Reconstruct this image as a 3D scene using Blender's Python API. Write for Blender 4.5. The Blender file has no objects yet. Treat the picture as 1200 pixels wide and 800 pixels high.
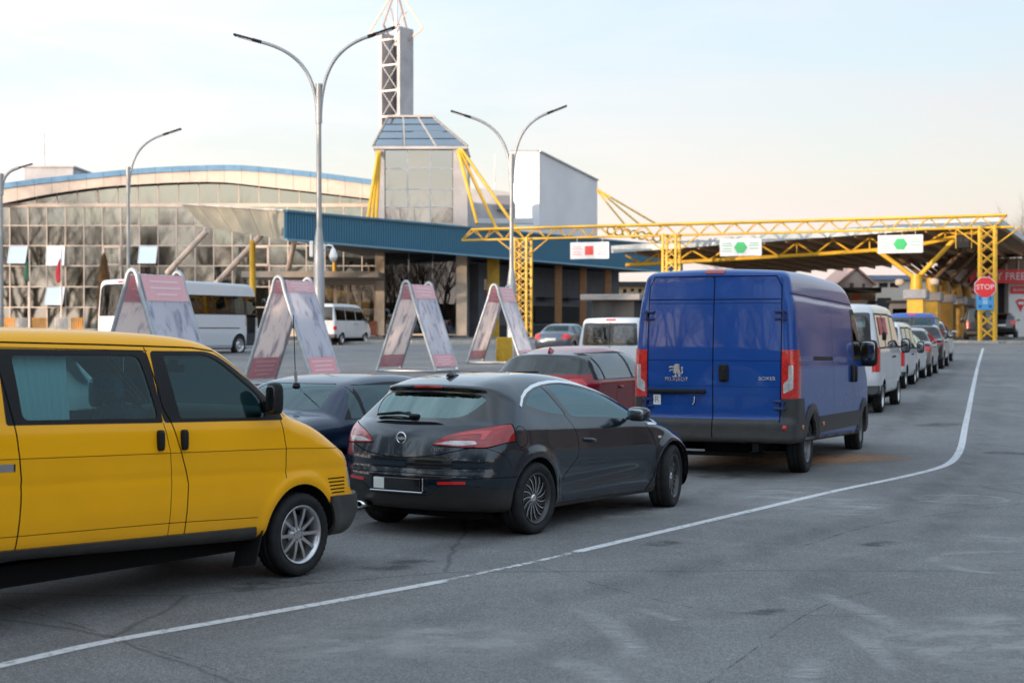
import bpy, bmesh, math, random
import numpy as np
from mathutils import Vector, Matrix

# ------------------------------------------------------------------ camera, sky, sun, exposure
SC = bpy.context.scene
COL = SC.collection
R = math.radians
FPX, CAM_H, HOR = 1850.0, 1.88, 387.0          # focal length in photo pixels, eye height, horizon row
PITCH = math.atan((400 - HOR) / FPX)

cam_data = bpy.data.cameras.new('camera')
cam_data.sensor_width = 36.0
cam_data.lens = FPX / 1200 * 36
cam_data.clip_start = 0.1
cam_data.clip_end = 3000
cam_data.dof.use_dof = True
cam_data.dof.focus_distance = 15.0
cam_data.dof.aperture_fstop = 2.8
cam = bpy.data.objects.new('camera', cam_data)
COL.objects.link(cam)
cam.location = (0, 0, CAM_H)
cam.rotation_euler = (R(90) - PITCH, 0, 0)
SC.camera = cam

SUN_AZ = R(233)        # clockwise from +Y: low evening sun behind the camera on its left
SUN_EL = R(5.0)
world = bpy.data.worlds.new('World')
SC.world = world
world.use_nodes = True
nt = world.node_tree
nt.nodes.clear()
w_out = nt.nodes.new('ShaderNodeOutputWorld')
w_bg = nt.nodes.new('ShaderNodeBackground')
sky = nt.nodes.new('ShaderNodeTexSky')
sky.sky_type = 'NISHITA'
sky.sun_disc = False
sky.sun_elevation = SUN_EL
sky.sun_rotation = SUN_AZ
sky.altitude = 100
sky.air_density = 1.0
sky.dust_density = 2.0
sky.ozone_density = 2.0
# thin high cloud veil, its sun side brightened to add light on the forecourt
w_tc = nt.nodes.new('ShaderNodeTexCoord')
w_map = nt.nodes.new('ShaderNodeMapping')
w_map.inputs['Scale'].default_value = (1.6, 1.6, 7.0)
w_map.inputs['Rotation'].default_value = (0.0, 0.12, 0.5)
w_noise = nt.nodes.new('ShaderNodeTexNoise')
w_noise.inputs['Scale'].default_value = 1.7
w_noise.inputs['Detail'].default_value = 7
w_noise.inputs['Roughness'].default_value = 0.6
w_noise.inputs['Distortion'].default_value = 0.5
w_ramp = nt.nodes.new('ShaderNodeValToRGB')
w_ramp.color_ramp.elements[0].position = 0.40
w_ramp.color_ramp.elements[0].color = (0.60, 0.60, 0.60, 1)
w_ramp.color_ramp.elements[1].position = 0.66
w_ramp.color_ramp.elements[1].color = (0.94, 0.94, 0.94, 1)
w_mix = nt.nodes.new('ShaderNodeMixRGB')
w_sep = nt.nodes.new('ShaderNodeSeparateXYZ')
w_el = nt.nodes.new('ShaderNodeValToRGB')      # veil colour over elevation: rosy haze low, pale blue-white high
cr = w_el.color_ramp
cr.elements[0].position = 0.0
cr.elements[0].color = (3.72, 3.10, 2.90, 1)
cr.elements[1].position = 0.30
cr.elements[1].color = (2.68, 3.18, 3.66, 1)
e = cr.elements.new(0.09); e.color = (3.58, 3.16, 3.02, 1)
e = cr.elements.new(0.17); e.color = (3.02, 3.14, 3.34, 1)
L = nt.links.new
L(w_tc.outputs['Generated'], w_map.inputs['Vector'])
L(w_map.outputs[0], w_noise.inputs['Vector'])
L(w_noise.outputs['Fac'], w_ramp.inputs[0])
L(w_tc.outputs['Generated'], w_sep.inputs[0])
L(w_sep.outputs['Z'], w_el.inputs[0])
L(sky.outputs[0], w_mix.inputs['Color1'])
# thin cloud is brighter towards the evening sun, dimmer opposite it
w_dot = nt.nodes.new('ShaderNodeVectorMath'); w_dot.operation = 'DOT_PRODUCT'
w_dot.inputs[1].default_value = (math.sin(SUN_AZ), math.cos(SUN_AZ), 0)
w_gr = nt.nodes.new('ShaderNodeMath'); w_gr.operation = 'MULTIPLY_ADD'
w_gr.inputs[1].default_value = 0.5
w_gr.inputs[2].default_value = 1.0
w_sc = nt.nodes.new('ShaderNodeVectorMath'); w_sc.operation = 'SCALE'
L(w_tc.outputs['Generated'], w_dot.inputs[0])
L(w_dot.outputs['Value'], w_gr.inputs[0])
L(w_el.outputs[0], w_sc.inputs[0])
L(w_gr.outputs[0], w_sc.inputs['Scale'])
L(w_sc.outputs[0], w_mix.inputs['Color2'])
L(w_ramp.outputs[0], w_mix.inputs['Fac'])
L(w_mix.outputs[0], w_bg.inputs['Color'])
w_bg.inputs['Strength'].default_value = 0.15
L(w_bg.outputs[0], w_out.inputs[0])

sun_data = bpy.data.lights.new('sun', 'SUN')
sun_data.energy = 2.2
sun_data.angle = R(0.53)
sun_data.color = (1.0, 0.78, 0.58)
sun = bpy.data.objects.new('sun', sun_data)
COL.objects.link(sun)
_sd = Vector((math.sin(SUN_AZ) * math.cos(SUN_EL), math.cos(SUN_AZ) * math.cos(SUN_EL), math.sin(SUN_EL)))
sun.rotation_euler = (-_sd).to_track_quat('-Z', 'Y').to_euler()

SC.view_settings.view_transform = 'Standard'
SC.view_settings.look = 'None'
SC.view_settings.exposure = 1.60
SC.view_settings.gamma = 1.0
SC.view_settings.use_curve_mapping = False
SC.cycles.max_bounces = 8
SC.cycles.transparent_max_bounces = 16
SC.cycles.caustics_reflective = False
SC.cycles.caustics_refractive = False

# ------------------------------------------------------------------ small helpers
rng = random.Random(7)


def zg(y):
    """ground height: level where the queue starts, then a gentle rise towards the terminal"""
    t = (y - 25) / 4.0
    if t > 40:
        z = 0.0155 * (y - 25)
    else:
        z = 0.062 * math.log1p(math.exp(t))
    return z if y < 112 else zg(111.99)


def at(px, py, d):
    """world point seen at photo pixel (px, py) at depth d"""
    c, s = math.cos(PITCH), math.sin(PITCH)
    a, b = (px - 600) / FPX, (400 - py) / FPX
    k = d / (c + b * s)
    return Vector((a * k, d, CAM_H + (-s + b * c) * k))


def gpt(px, py):
    lo, hi = 1.0, 500.0
    for _ in range(50):
        m = (lo + hi) / 2
        p = at(px, py, m)
        if p.z > zg(p.y):
            lo = m
        else:
            hi = m
    return at(px, py, lo)


def link(o, parent=None):
    COL.objects.link(o)
    if parent is not None:
        o.parent = parent
    return o


def tag(o, label=None, cat=None, group=None, kind=None):
    if label: o['label'] = label
    if cat: o['category'] = cat
    if group: o['group'] = group
    if kind: o['kind'] = kind
    return o


def thing(name, label, cat, loc=(0, 0, 0), rz=0.0, group=None):
    o = bpy.data.objects.new(name, None)
    o.empty_display_size = 0.2
    link(o)
    o.location = loc
    o.rotation_euler = (0, 0, rz)
    return tag(o, label, cat, group)


def empty(name, parent, loc=(0, 0, 0), rot=(0, 0, 0)):
    o = bpy.data.objects.new(name, None)
    o.empty_display_size = 0.1
    link(o, parent)
    o.location = loc
    o.rotation_euler = rot
    return o


def copy_tree(o, parent=None):
    c = o.copy()
    link(c)
    c.parent = parent
    for ch in list(o.children):
        copy_tree(ch, c)
    return c


class MB:
    """collects simple solids, then links them as one mesh object"""
    def __init__(s):
        s.v, s.f, s.sm = [], [], []

    def add(s, vs, fs, smooth=False):
        n = len(s.v)
        s.v += [tuple(p) for p in vs]
        s.f += [tuple(i + n for i in f) for f in fs]
        s.sm += [smooth] * len(fs)
        return s

    def box(s, c, d, rot=None):
        x, y, z = d[0] / 2, d[1] / 2, d[2] / 2
        vs = [Vector((a * x, b * y, e * z)) for e in (-1, 1) for b in (-1, 1) for a in (-1, 1)]
        if rot is not None: vs = [rot @ v for v in vs]
        c = Vector(c)
        return s.add([v + c for v in vs], [(0, 2, 3, 1), (4, 5, 7, 6), (0, 1, 5, 4), (2, 6, 7, 3), (0, 4, 6, 2), (1, 3, 7, 5)])

    def bb(s, lo, hi):
        return s.box([(a + b) / 2 for a, b in zip(lo, hi)], [b - a for a, b in zip(lo, hi)])

    def cbox(s, c, d, b=0.01, rot=None):
        """box with chamfered edges"""
        hx, hy, hz = [q / 2 for q in d]
        b = min(b, hx * .9, hy * .9, hz * .9)
        vs, idx = [], {}
        for sx in (-1, 1):
            for sy in (-1, 1):
                for sz in (-1, 1):
                    for k in range(3):
                        p = [sx * (hx - (b if k != 0 else 0)), sy * (hy - (b if k != 1 else 0)), sz * (hz - (b if k != 2 else 0))]
                        idx[(sx, sy, sz, k)] = len(vs)
                        vs.append(Vector(p))
        fs = []
        def q(*a): fs.append(tuple(idx[i] for i in a))
        for sg in (-1, 1):
            o = ((-1, -1), (1, -1), (1, 1), (-1, 1))
            for k in range(3):
                l = []
                for u, w in (o if sg > 0 else o[::-1]):
                    key = [0, 0, 0]; key[k] = sg; key[(k + 1) % 3] = u; key[(k + 2) % 3] = w
                    l.append((*key, k))
                q(*l)
        for k in range(3):
            k1, k2 = (k + 1) % 3, (k + 2) % 3
            for u in (-1, 1):
                for w in (-1, 1):
                    a = [0, 0, 0]; a[k1] = u; a[k2] = w
                    lo = list(a); hi = list(a); lo[k] = -1; hi[k] = 1
                    l = [(*lo, k1), (*hi, k1), (*hi, k2), (*lo, k2)]
                    q(*(l if u * w < 0 else l[::-1]))
        for sx in (-1, 1):
            for sy in (-1, 1):
                for sz in (-1, 1):
                    l = [(sx, sy, sz, 0), (sx, sy, sz, 1), (sx, sy, sz, 2)]
                    q(*(l if sx * sy * sz > 0 else l[::-1]))
        if rot is not None: vs = [rot @ v for v in vs]
        c = Vector(c)
        return s.add([v + c for v in vs], fs)

    def tube(s, pts, r, n=8, cap=True, smooth=True):
        pts = [Vector(p) for p in pts]
        rs = r if isinstance(r, (list, tuple)) else [r] * len(pts)
        vs, fs = [], []
        up = Vector((0, 0, 1))
        prev = None
        for i, p in enumerate(pts):
            t = (pts[min(i + 1, len(pts) - 1)] - pts[max(i - 1, 0)]).normalized()
            if prev is None:
                a = t.cross(up)
                if a.length < 1e-3: a = t.cross(Vector((1, 0, 0)))
            else:
                a = prev - t * prev.dot(t)
            a.normalize()
            prev = a
            b = t.cross(a)
            for k in range(n):
                w = 2 * math.pi * k / n
                vs.append(p + (a * math.cos(w) + b * math.sin(w)) * rs[i])
        for i in range(len(pts) - 1):
            for k in range(n):
                k2 = (k + 1) % n
                fs.append((i * n + k, (i + 1) * n + k, (i + 1) * n + k2, i * n + k2))
        s.add(vs, fs, smooth)
        if cap:
            s.add(vs[:n], [tuple(range(n))]); s.add(vs[-n:], [tuple(range(n))[::-1]])
        return s

    def bar(s, a, b, w, h=None, up=(0, 0, 1)):
        """square bar from a to b"""
        a, b = Vector(a), Vector(b)
        h = h or w
        t = (b - a).normalized()
        x = t.cross(Vector(up))
        if x.length < 1e-4: x = t.cross(Vector((1, 0, 0)))
        x.normalize()
        y = x.cross(t)
        x, y = x * w / 2, y * h / 2
        vs = [a - x - y, a + x - y, a + x + y, a - x + y, b - x - y, b + x - y, b + x + y, b - x + y]
        return s.add(vs, [(0, 3, 2, 1), (4, 5, 6, 7), (0, 1, 5, 4), (1, 2, 6, 5), (2, 3, 7, 6), (3, 0, 4, 7)][::1])

    def lathe(s, prof, n=32, axis='x', c=(0, 0, 0), smooth=True, closed=False):
        """prof: (axial, radius) pairs turned about an axis"""
        vs, fs = [], []
        m = len(prof)
        for k in range(n):
            w = 2 * math.pi * k / n
            cw, sw = math.cos(w), math.sin(w)
            for a, r in prof:
                p = {'x': (a, r * cw, r * sw), 'y': (r * sw, a, r * cw), 'z': (r * cw, r * sw, a)}[axis]
                vs.append(Vector(p) + Vector(c))
        for k in range(n):
            k2 = (k + 1) % n
            for j in range(m - (0 if closed else 1)):
                j2 = (j + 1) % m
                fs.append((k * m + j, k * m + j2, k2 * m + j2, k2 * m + j))
        return s.add(vs, fs, smooth)

    def prism(s, poly, lo, hi, axis='y'):
        """polygon extruded along an axis; poly in the other two coordinates in xyz order"""
        n = len(poly)
        def P(a, b, t):
            return {'x': (t, a, b), 'y': (a, t, b), 'z': (a, b, t)}[axis]
        vs = [P(a, b, lo) for a, b in poly] + [P(a, b, hi) for a, b in poly]
        fs = [tuple(range(n))[::-1], tuple(range(n, 2 * n))] + [(i, (i + 1) % n, n + (i + 1) % n, n + i) for i in range(n)]
        return s.add(vs, fs)

    def sup(s, c, r, e=0.5, nu=16, nv=10, rot=None):
        """superellipsoid (rounded box when e is small)"""
        def pw(v, k): return math.copysign(abs(v) ** k, v)
        vs, fs = [], []
        for i in range(nv + 1):
            ph = -math.pi / 2 + math.pi * i / nv
            for j in range(nu):
                th = 2 * math.pi * j / nu
                p = Vector((r[0] * pw(math.cos(ph), e) * pw(math.cos(th), e), r[1] * pw(math.cos(ph), e) * pw(math.sin(th), e), r[2] * pw(math.sin(ph), e)))
                if rot is not None: p = rot @ p
                vs.append(p + Vector(c))
        for i in range(nv):
            for j in range(nu):
                j2 = (j + 1) % nu
                fs.append((i * nu + j, i * nu + j2, (i + 1) * nu + j2, (i + 1) * nu + j))
        return s.add(vs, fs, True)

    def mesh(s, name):
        me = bpy.data.meshes.new(name)
        me.from_pydata(s.v, [], s.f)
        me.polygons.foreach_set('use_smooth', s.sm)
        bm = bmesh.new(); bm.from_mesh(me)
        bmesh.ops.recalc_face_normals(bm, faces=bm.faces)
        bm.to_mesh(me); bm.free()
        return me

    def build(s, name, m, parent=None, loc=None, rot=None):
        me = s.mesh(name)
        me.materials.append(m)
        o = link(bpy.data.objects.new(name, me), parent)
        if loc is not None: o.location = loc
        if rot is not None: o.rotation_euler = rot
        return o


# ------------------------------------------------------------------ materials
MATS = {}


def mat(name, col, rough=0.5, metal=0.0, coat=0.0, noise=0.0, nscale=8.0, bump=0.0, bscale=60.0, spec=0.5, emit=0.0, rvar=0.0,
        col2=None, dirt=0.0, dirt_col=(.16, .14, .12), dirt_z=0.6):
    """principled material with procedural colour variation, relief and road dirt"""
    if name in MATS: return MATS[name]
    m = bpy.data.materials.new(name)
    m.use_nodes = True
    t = m.node_tree
    b = t.nodes['Principled BSDF']
    b.inputs['Base Color'].default_value = (*col, 1)
    b.inputs['Roughness'].default_value = rough
    b.inputs['Metallic'].default_value = metal
    b.inputs['Coat Weight'].default_value = coat
    b.inputs['Coat Roughness'].default_value = 0.04
    b.inputs['Specular IOR Level'].default_value = spec
    if emit:
        b.inputs['Emission Color'].default_value = (*col, 1)
        b.inputs['Emission Strength'].default_value = emit
    ln = t.links.new
    tc = t.nodes.new('ShaderNodeTexCoord')
    src = None
    if noise or col2 or rvar:
        nz = t.nodes.new('ShaderNodeTexNoise')
        nz.inputs['Scale'].default_value = nscale
        nz.inputs['Detail'].default_value = 6
        ln(tc.outputs['Object'], nz.inputs['Vector'])
        mx = t.nodes.new('ShaderNodeMixRGB')
        c2 = col2 or tuple(c * (1 - noise) for c in col)
        c1 = col if col2 else tuple(min(1, c * (1 + noise)) for c in col)
        mx.inputs['Color1'].default_value = (*c1, 1)
        mx.inputs['Color2'].default_value = (*c2, 1)
        rp = t.nodes.new('ShaderNodeValToRGB')
        rp.color_ramp.elements[0].position = .32
        rp.color_ramp.elements[1].position = .68
        ln(nz.outputs['Fac'], rp.inputs[0])
        ln(rp.outputs[0], mx.inputs['Fac'])
        ln(mx.outputs[0], b.inputs['Base Color'])
        src = mx.outputs[0]
        if rvar:
            mr = t.nodes.new('ShaderNodeMapRange')
            mr.inputs['To Min'].default_value = max(0, rough - rvar)
            mr.inputs['To Max'].default_value = min(1, rough + rvar)
            ln(nz.outputs['Fac'], mr.inputs['Value'])
            ln(mr.outputs[0], b.inputs['Roughness'])
    if dirt:
        # splash dirt thrown up by the wheels: a mottled film that thins out with height
        sp = t.nodes.new('ShaderNodeSeparateXYZ')
        ln(tc.outputs['Object'], sp.inputs[0])
        mr = t.nodes.new('ShaderNodeMapRange')
        mr.inputs['From Min'].default_value = dirt_z
        mr.inputs['From Max'].default_value = 0.15
        mr.inputs['To Min'].default_value = 0.0
        mr.inputs['To Max'].default_value = 1.0
        ln(sp.outputs['Z'], mr.inputs['Value'])
        n2 = t.nodes.new('ShaderNodeTexNoise')
        n2.inputs['Scale'].default_value = 3.5
        n2.inputs['Detail'].default_value = 8
        n2.inputs['Roughness'].default_value = .65
        ln(tc.outputs['Object'], n2.inputs['Vector'])
        mm = t.nodes.new('ShaderNodeMath'); mm.operation = 'MULTIPLY'
        ln(mr.outputs[0], mm.inputs[0]); ln(n2.outputs['Fac'], mm.inputs[1])
        m2 = t.nodes.new('ShaderNodeMath'); m2.operation = 'MULTIPLY_ADD'
        m2.inputs[1].default_value = dirt * 1.6
        m2.inputs[2].default_value = dirt * .10
        m2.use_clamp = True
        ln(mm.outputs[0], m2.inputs[0])
        md = t.nodes.new('ShaderNodeMixRGB')
        md.inputs['Color1'].default_value = (*col, 1)
        md.inputs['Color2'].default_value = (*dirt_col, 1)
        if src: ln(src, md.inputs['Color1'])
        ln(m2.outputs[0], md.inputs['Fac'])
        ln(md.outputs[0], b.inputs['Base Color'])
        r2 = t.nodes.new('ShaderNodeMapRange')
        r2.inputs['To Min'].default_value = rough
        r2.inputs['To Max'].default_value = .8
        ln(m2.outputs[0], r2.inputs['Value'])
        ln(r2.outputs[0], b.inputs['Roughness'])
        if coat:
            r3 = t.nodes.new('ShaderNodeMapRange')
            r3.inputs['To Min'].default_value = coat
            r3.inputs['To Max'].default_value = 0
            ln(m2.outputs[0], r3.inputs['Value'])
            ln(r3.outputs[0], b.inputs['Coat Weight'])
    if bump:
        n3 = t.nodes.new('ShaderNodeTexNoise')
        n3.inputs['Scale'].default_value = bscale
        n3.inputs['Detail'].default_value = 5
        ln(tc.outputs['Object'], n3.inputs['Vector'])
        bp = t.nodes.new('ShaderNodeBump')
        bp.inputs['Strength'].default_value = bump
        bp.inputs['Distance'].default_value = .01
        ln(n3.outputs['Fac'], bp.inputs['Height'])
        ln(bp.outputs[0], b.inputs['Normal'])
    MATS[name] = m
    return m


def glass(name, tint=(.5, .6, .6), ior=1.5, rough=0.0, spec=(1, 1, 1)):
    """thin tinted pane: fresnel mirror over a tinted see-through sheet"""
    if name in MATS: return MATS[name]
    m = bpy.data.materials.new(name)
    m.use_nodes = True
    t = m.node_tree
    t.nodes.clear()
    out = t.nodes.new('ShaderNodeOutputMaterial')
    mx = t.nodes.new('ShaderNodeMixShader')
    tr = t.nodes.new('ShaderNodeBsdfTransparent')
    gl = t.nodes.new('ShaderNodeBsdfGlossy')
    fr = t.nodes.new('ShaderNodeFresnel')
    tr.inputs[0].default_value = (*tint, 1)
    gl.inputs['Color'].default_value = (*spec, 1)
    gl.inputs['Roughness'].default_value = rough
    fr.inputs['IOR'].default_value = ior
    t.links.new(fr.outputs[0], mx.inputs[0])
    t.links.new(tr.outputs[0], mx.inputs[1])
    t.links.new(gl.outputs[0], mx.inputs[2])
    t.links.new(mx.outputs[0], out.inputs[0])
    MATS[name] = m
    return m


def text_obj(body, size, m, parent, loc, rot, name='lettering', depth=0.004, align='CENTER', sx=1.0):
    cu = bpy.data.curves.new(name, 'FONT')
    cu.body = body
    cu.size = size
    cu.extrude = depth
    cu.align_x = align
    cu.align_y = 'CENTER'
    cu.resolution_u = 3
    tmp = link(bpy.data.objects.new('tmp_text', cu))
    me = bpy.data.meshes.new_from_object(tmp.evaluated_get(bpy.context.evaluated_depsgraph_get()))
    bpy.data.objects.remove(tmp)
    me.name = name
    me.materials.clear()
    me.materials.append(m)
    o = link(bpy.data.objects.new(name, me), parent)
    o.location = loc
    o.rotation_euler = rot
    o.scale = (sx, 1, 1)
    return o


# ------------------------------------------------------------------ vehicle shells
def fil(pts, n=5):
    """closed polygon with rounded corners: points (a, b, r), r = how far the rounding runs along each edge"""
    out = []
    m = len(pts)
    for i in range(m):
        a, p, c = pts[i - 1], pts[i], pts[(i + 1) % m]
        r = p[2] if len(p) > 2 else 0
        P = np.array(p[:2], float)
        da, dc = np.array(a[:2]) - P, np.array(c[:2]) - P
        la, lc = np.hypot(*da), np.hypot(*dc)
        if r <= 0 or la < 1e-6 or lc < 1e-6:
            out.append(P); continue
        A, C = P + da / la * min(r, la * .49), P + dc / lc * min(r, lc * .49)
        for k in range(n + 1):
            t = k / n
            out.append((1 - t) ** 2 * A + 2 * t * (1 - t) * P + t * t * C)
    return np.array(out)


def spl(pts):
    """smooth monotone interpolation through (x, y) pairs"""
    xs = np.array([p[0] for p in pts], float); ys = np.array([p[1] for p in pts], float)
    h = np.diff(xs); d = np.diff(ys) / h
    m = np.zeros(len(xs))
    m[0], m[-1] = d[0], d[-1]
    for i in range(1, len(xs) - 1):
        m[i] = 0 if d[i - 1] * d[i] <= 0 else 2 * d[i - 1] * d[i] / (d[i - 1] + d[i])
    def f(x):
        x = np.clip(x, xs[0], xs[-1])
        i = np.clip(np.searchsorted(xs, x) - 1, 0, len(h) - 1)
        t = (x - xs[i]) / h[i]
        return ((1 + 2 * t) * (1 - t) ** 2 * ys[i] + t * (1 - t) ** 2 * h[i] * m[i] + t * t * (3 - 2 * t) * ys[i + 1] + t * t * (t - 1) * h[i] * m[i + 1])
    return f


def inpoly(poly, a, b):
    c = np.zeros(a.shape, bool)
    n = len(poly)
    for i in range(n):
        (x1, y1), (x2, y2) = poly[i - 1], poly[i]
        if y1 == y2: continue
        k = ((y1 > b) != (y2 > b)) & (a < (x2 - x1) * (b - y1) / (y2 - y1) + x1)
        c ^= k
    return c


class Prof:
    """signed distance to a side silhouette, tabulated"""
    def __init__(s, pts, h=.015, pad=.4):
        P = fil(pts)
        s.h = h
        s.o = P.min(0) - pad
        n = np.ceil((P.max(0) + pad - s.o) / h).astype(int) + 1
        Y, Z = np.meshgrid(s.o[0] + h * np.arange(n[0]), s.o[1] + h * np.arange(n[1]), indexing='ij')
        d = np.full(Y.shape, 1e9)
        for i in range(len(P)):
            a, b = P[i - 1], P[i]
            e = b - a
            L2 = e @ e
            if L2 < 1e-12: continue
            t = np.clip(((Y - a[0]) * e[0] + (Z - a[1]) * e[1]) / L2, 0, 1)
            d = np.minimum(d, (Y - a[0] - t * e[0]) ** 2 + (Z - a[1] - t * e[1]) ** 2)
        d = np.sqrt(d)
        s.d = np.where(inpoly(P, Y, Z), -d, d)

    def __call__(s, y, z):
        u = np.clip((y - s.o[0]) / s.h, 0, s.d.shape[0] - 1.001); v = np.clip((z - s.o[1]) / s.h, 0, s.d.shape[1] - 1.001)
        i = u.astype(int); j = v.astype(int)
        u -= i; v -= j
        D = s.d
        return D[i, j] * (1 - u) * (1 - v) + D[i + 1, j] * u * (1 - v) + D[i, j + 1] * (1 - u) * v + D[i + 1, j + 1] * u * v


class Shell:
    """body surface as a level set of silhouette and half-width, cut into parts along drawn outlines"""
    def __init__(s, pts, W, L, wmax, H, h=.03, bulge_r=.08, bulge_f=.15, crown=.05, bp=2.4, k=.10, rake=0.0, pivot=0.0, y0=-.12):
        prof = Prof(pts)
        nx = int(math.ceil((wmax + .06) / h))
        xs = np.arange(-nx, nx + 1) * h
        ys = np.arange(y0, L + .12, h)
        zs = np.arange(.05, H + .12 + abs(rake) * L, h)
        X, Y, Z = np.meshgrid(xs, ys, zs, indexing='ij')
        Zr = Z + rake * (Y - pivot)                    # rake > 0: nose down
        u = np.abs(X) / wmax
        half = L / 2
        wt = np.clip((Y - half) / half, -1, 1)
        wr = np.clip((-wt - .25) / .5, 0, 1); wf = np.clip((wt - .1) / .5, 0, 1)
        yy = Y - bulge_r * u ** bp * wr + bulge_f * u ** bp * wf
        zz = Zr + crown * u ** 2 * np.clip((Zr - .7) / .3, 0, 1)
        a = prof(yy, zz)
        Y2, Z2 = Y[0], Zr[0]
        b = np.abs(X) - W(Y2, Z2)[None]
        kk = k(Y2, Z2)[None] if callable(k) else k
        hh = np.maximum(kk - np.abs(a - b), 0) / kk
        s.f = np.maximum(a, b) + hh * hh * kk * .25
        s.xs, s.ys, s.zs, s.h = xs, ys, zs, h
        s.rake, s.pivot = rake, pivot
        s._nets()
        s.names = ['body']
        s.lab = np.zeros(len(s.T), int)
        s.C = s.CN = None

    def rz(s, y, z):
        """height on the raked body of a point drawn at (y, z) on the level one"""
        return z - s.rake * (y - s.pivot)

    def _nets(s):
        f = s.f
        g = f < 0
        c = np.zeros(tuple(n - 1 for n in f.shape), np.int8)
        for dx in (0, 1):
            for dy in (0, 1):
                for dz in (0, 1):
                    c += g[dx:f.shape[0] - 1 + dx, dy:f.shape[1] - 1 + dy, dz:f.shape[2] - 1 + dz]
        act = (c > 0) & (c < 8)
        I = np.argwhere(act)
        idx = np.full(c.shape, -1)
        idx[act] = np.arange(len(I))
        acc = np.zeros((len(I), 3)); cnt = np.zeros(len(I))
        for ax in range(3):
            o = [q for q in range(3) if q != ax]
            for a0 in (0, 1):
                for b0 in (0, 1):
                    A = np.zeros(3, int); A[o[0]] = a0; A[o[1]] = b0
                    B = A.copy(); B[ax] = 1
                    fa = f[tuple((I + A).T)]; fb = f[tuple((I + B).T)]
                    m = (fa < 0) != (fb < 0)
                    t = fa[m] / (fa[m] - fb[m])
                    acc[m] += A + t[:, None] * (B - A); cnt[m] += 1
        s.V = np.array([s.xs[0], s.ys[0], s.zs[0]]) + (I + acc / cnt[:, None]) * s.h
        quads = []
        for ax in range(3):
            o = [(ax + 1) % 3, (ax + 2) % 3]
            sl0 = [slice(None)] * 3; sl1 = [slice(None)] * 3
            sl0[ax] = slice(0, -1); sl1[ax] = slice(1, None)
            ga, gb = g[tuple(sl0)], g[tuple(sl1)]
            E = np.argwhere(ga != gb)
            E = E[(E[:, o[0]] > 0) & (E[:, o[1]] > 0) & (E[:, o[0]] < c.shape[o[0]]) & (E[:, o[1]] < c.shape[o[1]])]
            fl = ga[tuple(E.T)]
            e0 = np.zeros(3, int); e0[o[0]] = 1
            e1 = np.zeros(3, int); e1[o[1]] = 1
            q = np.stack([idx[tuple((E - e0 - e1).T)], idx[tuple((E - e1).T)], idx[tuple(E.T)], idx[tuple((E - e0).T)]], 1)
            q[~fl] = q[~fl][:, ::-1]
            quads.append(q)
        q = np.concatenate(quads)
        q = q[(q >= 0).all(1)]
        s.T = np.concatenate([q[:, [0, 1, 2]], q[:, [0, 2, 3]]])
        G = np.stack([s.samp(s.V + d) - s.samp(s.V - d) for d in np.eye(3) * s.h * .9], 1)
        s.N = G / np.maximum(np.linalg.norm(G, axis=1, keepdims=True), 1e-9)

    def samp(s, P):
        u = [(P[:, k] - a[0]) / s.h for k, a in enumerate((s.xs, s.ys, s.zs))]
        u = [np.clip(q, 0, n - 1.001) for q, n in zip(u, s.f.shape)]
        i = [q.astype(int) for q in u]
        t = [q - j for q, j in zip(u, i)]
        r = 0
        for a in (0, 1):
            for b in (0, 1):
                for c in (0, 1):
                    r = r + s.f[i[0] + a, i[1] + b, i[2] + c] * (t[0] if a else 1 - t[0]) * (t[1] if b else 1 - t[1]) * (t[2] if c else 1 - t[2])
        return r

    def _hit(s, P0, d, n=400, span=1.3):
        """first surface point met from P0 along d"""
        P0 = np.array(P0, float); d = np.array(d, float)
        ts = np.linspace(0, span, n)
        v = s.samp(P0[None] + ts[:, None] * d[None])
        k = np.argmax(v < 0)
        if v[k] >= 0: return P0 + d * span * .5
        if k == 0: return P0
        t = ts[k - 1] + (ts[k] - ts[k - 1]) * v[k - 1] / (v[k - 1] - v[k])
        return P0 + t * d

    def sx(s, y, z, side=1):
        return float(s._hit((side * 1.3, y, z), (-side, 0, 0))[0])

    def sy(s, x, z, rear=True):
        p = s._hit((x, s.ys[0] if rear else s.ys[-1], z), (0, 1 if rear else -1, 0))
        return float(p[1])

    def sz(s, x, y):
        return float(s._hit((x, y, s.zs[-1]), (0, 0, -1))[2])

    def paint(s, label, poly, axis='x', side=1, thr=.12, only=None, raked=True, clip=None):
        """cut the outline into the surface and give what lies inside it to a part; clip = (axis, low, high) limits how deep it reaches"""
        poly = fil([tuple(q) for q in poly]) if any(len(q) > 2 for q in poly) else np.asarray(poly, float)
        if axis == 'x' and raked and s.rake:
            poly = np.array([(y, s.rz(y, z)) for y, z in poly])
        if axis == 'y' and raked and s.rake:
            y = 0 if side < 0 else s.ys[-1]
            poly = np.array([(x, s.rz(y, z)) for x, z in poly])
        ax = 'xyz'.index(axis)
        a, b = {'x': (1, 2), 'y': (0, 2), 'z': (0, 1)}[axis]
        if s.C is None:
            s.C = s.V[s.T].mean(1); s.CN = s.N[s.T].mean(1)
        mg = s.h * 1.6
        lo, hi = poly.min(0) - mg, poly.max(0) + mg
        C = s.C
        m = (C[:, a] > lo[0]) & (C[:, a] < hi[0]) & (C[:, b] > lo[1]) & (C[:, b] < hi[1]) & (s.CN[:, ax] * side > thr)
        if axis == 'x': m &= C[:, 0] * side > 0
        if clip is not None:
            ca = C[:, 'xyz'.index(clip[0])]
            m &= (ca > clip[1]) & (ca < clip[2])
        K = np.nonzero(m)[0]
        if label not in s.names: s.names.append(label)
        if len(K) == 0: return
        u, T = np.unique(s.T[K], return_inverse=True)
        T = T.reshape(-1, 3); n0 = len(u)
        V, N, lab = s.V[u], s.N[u], s.lab[K]
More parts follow.
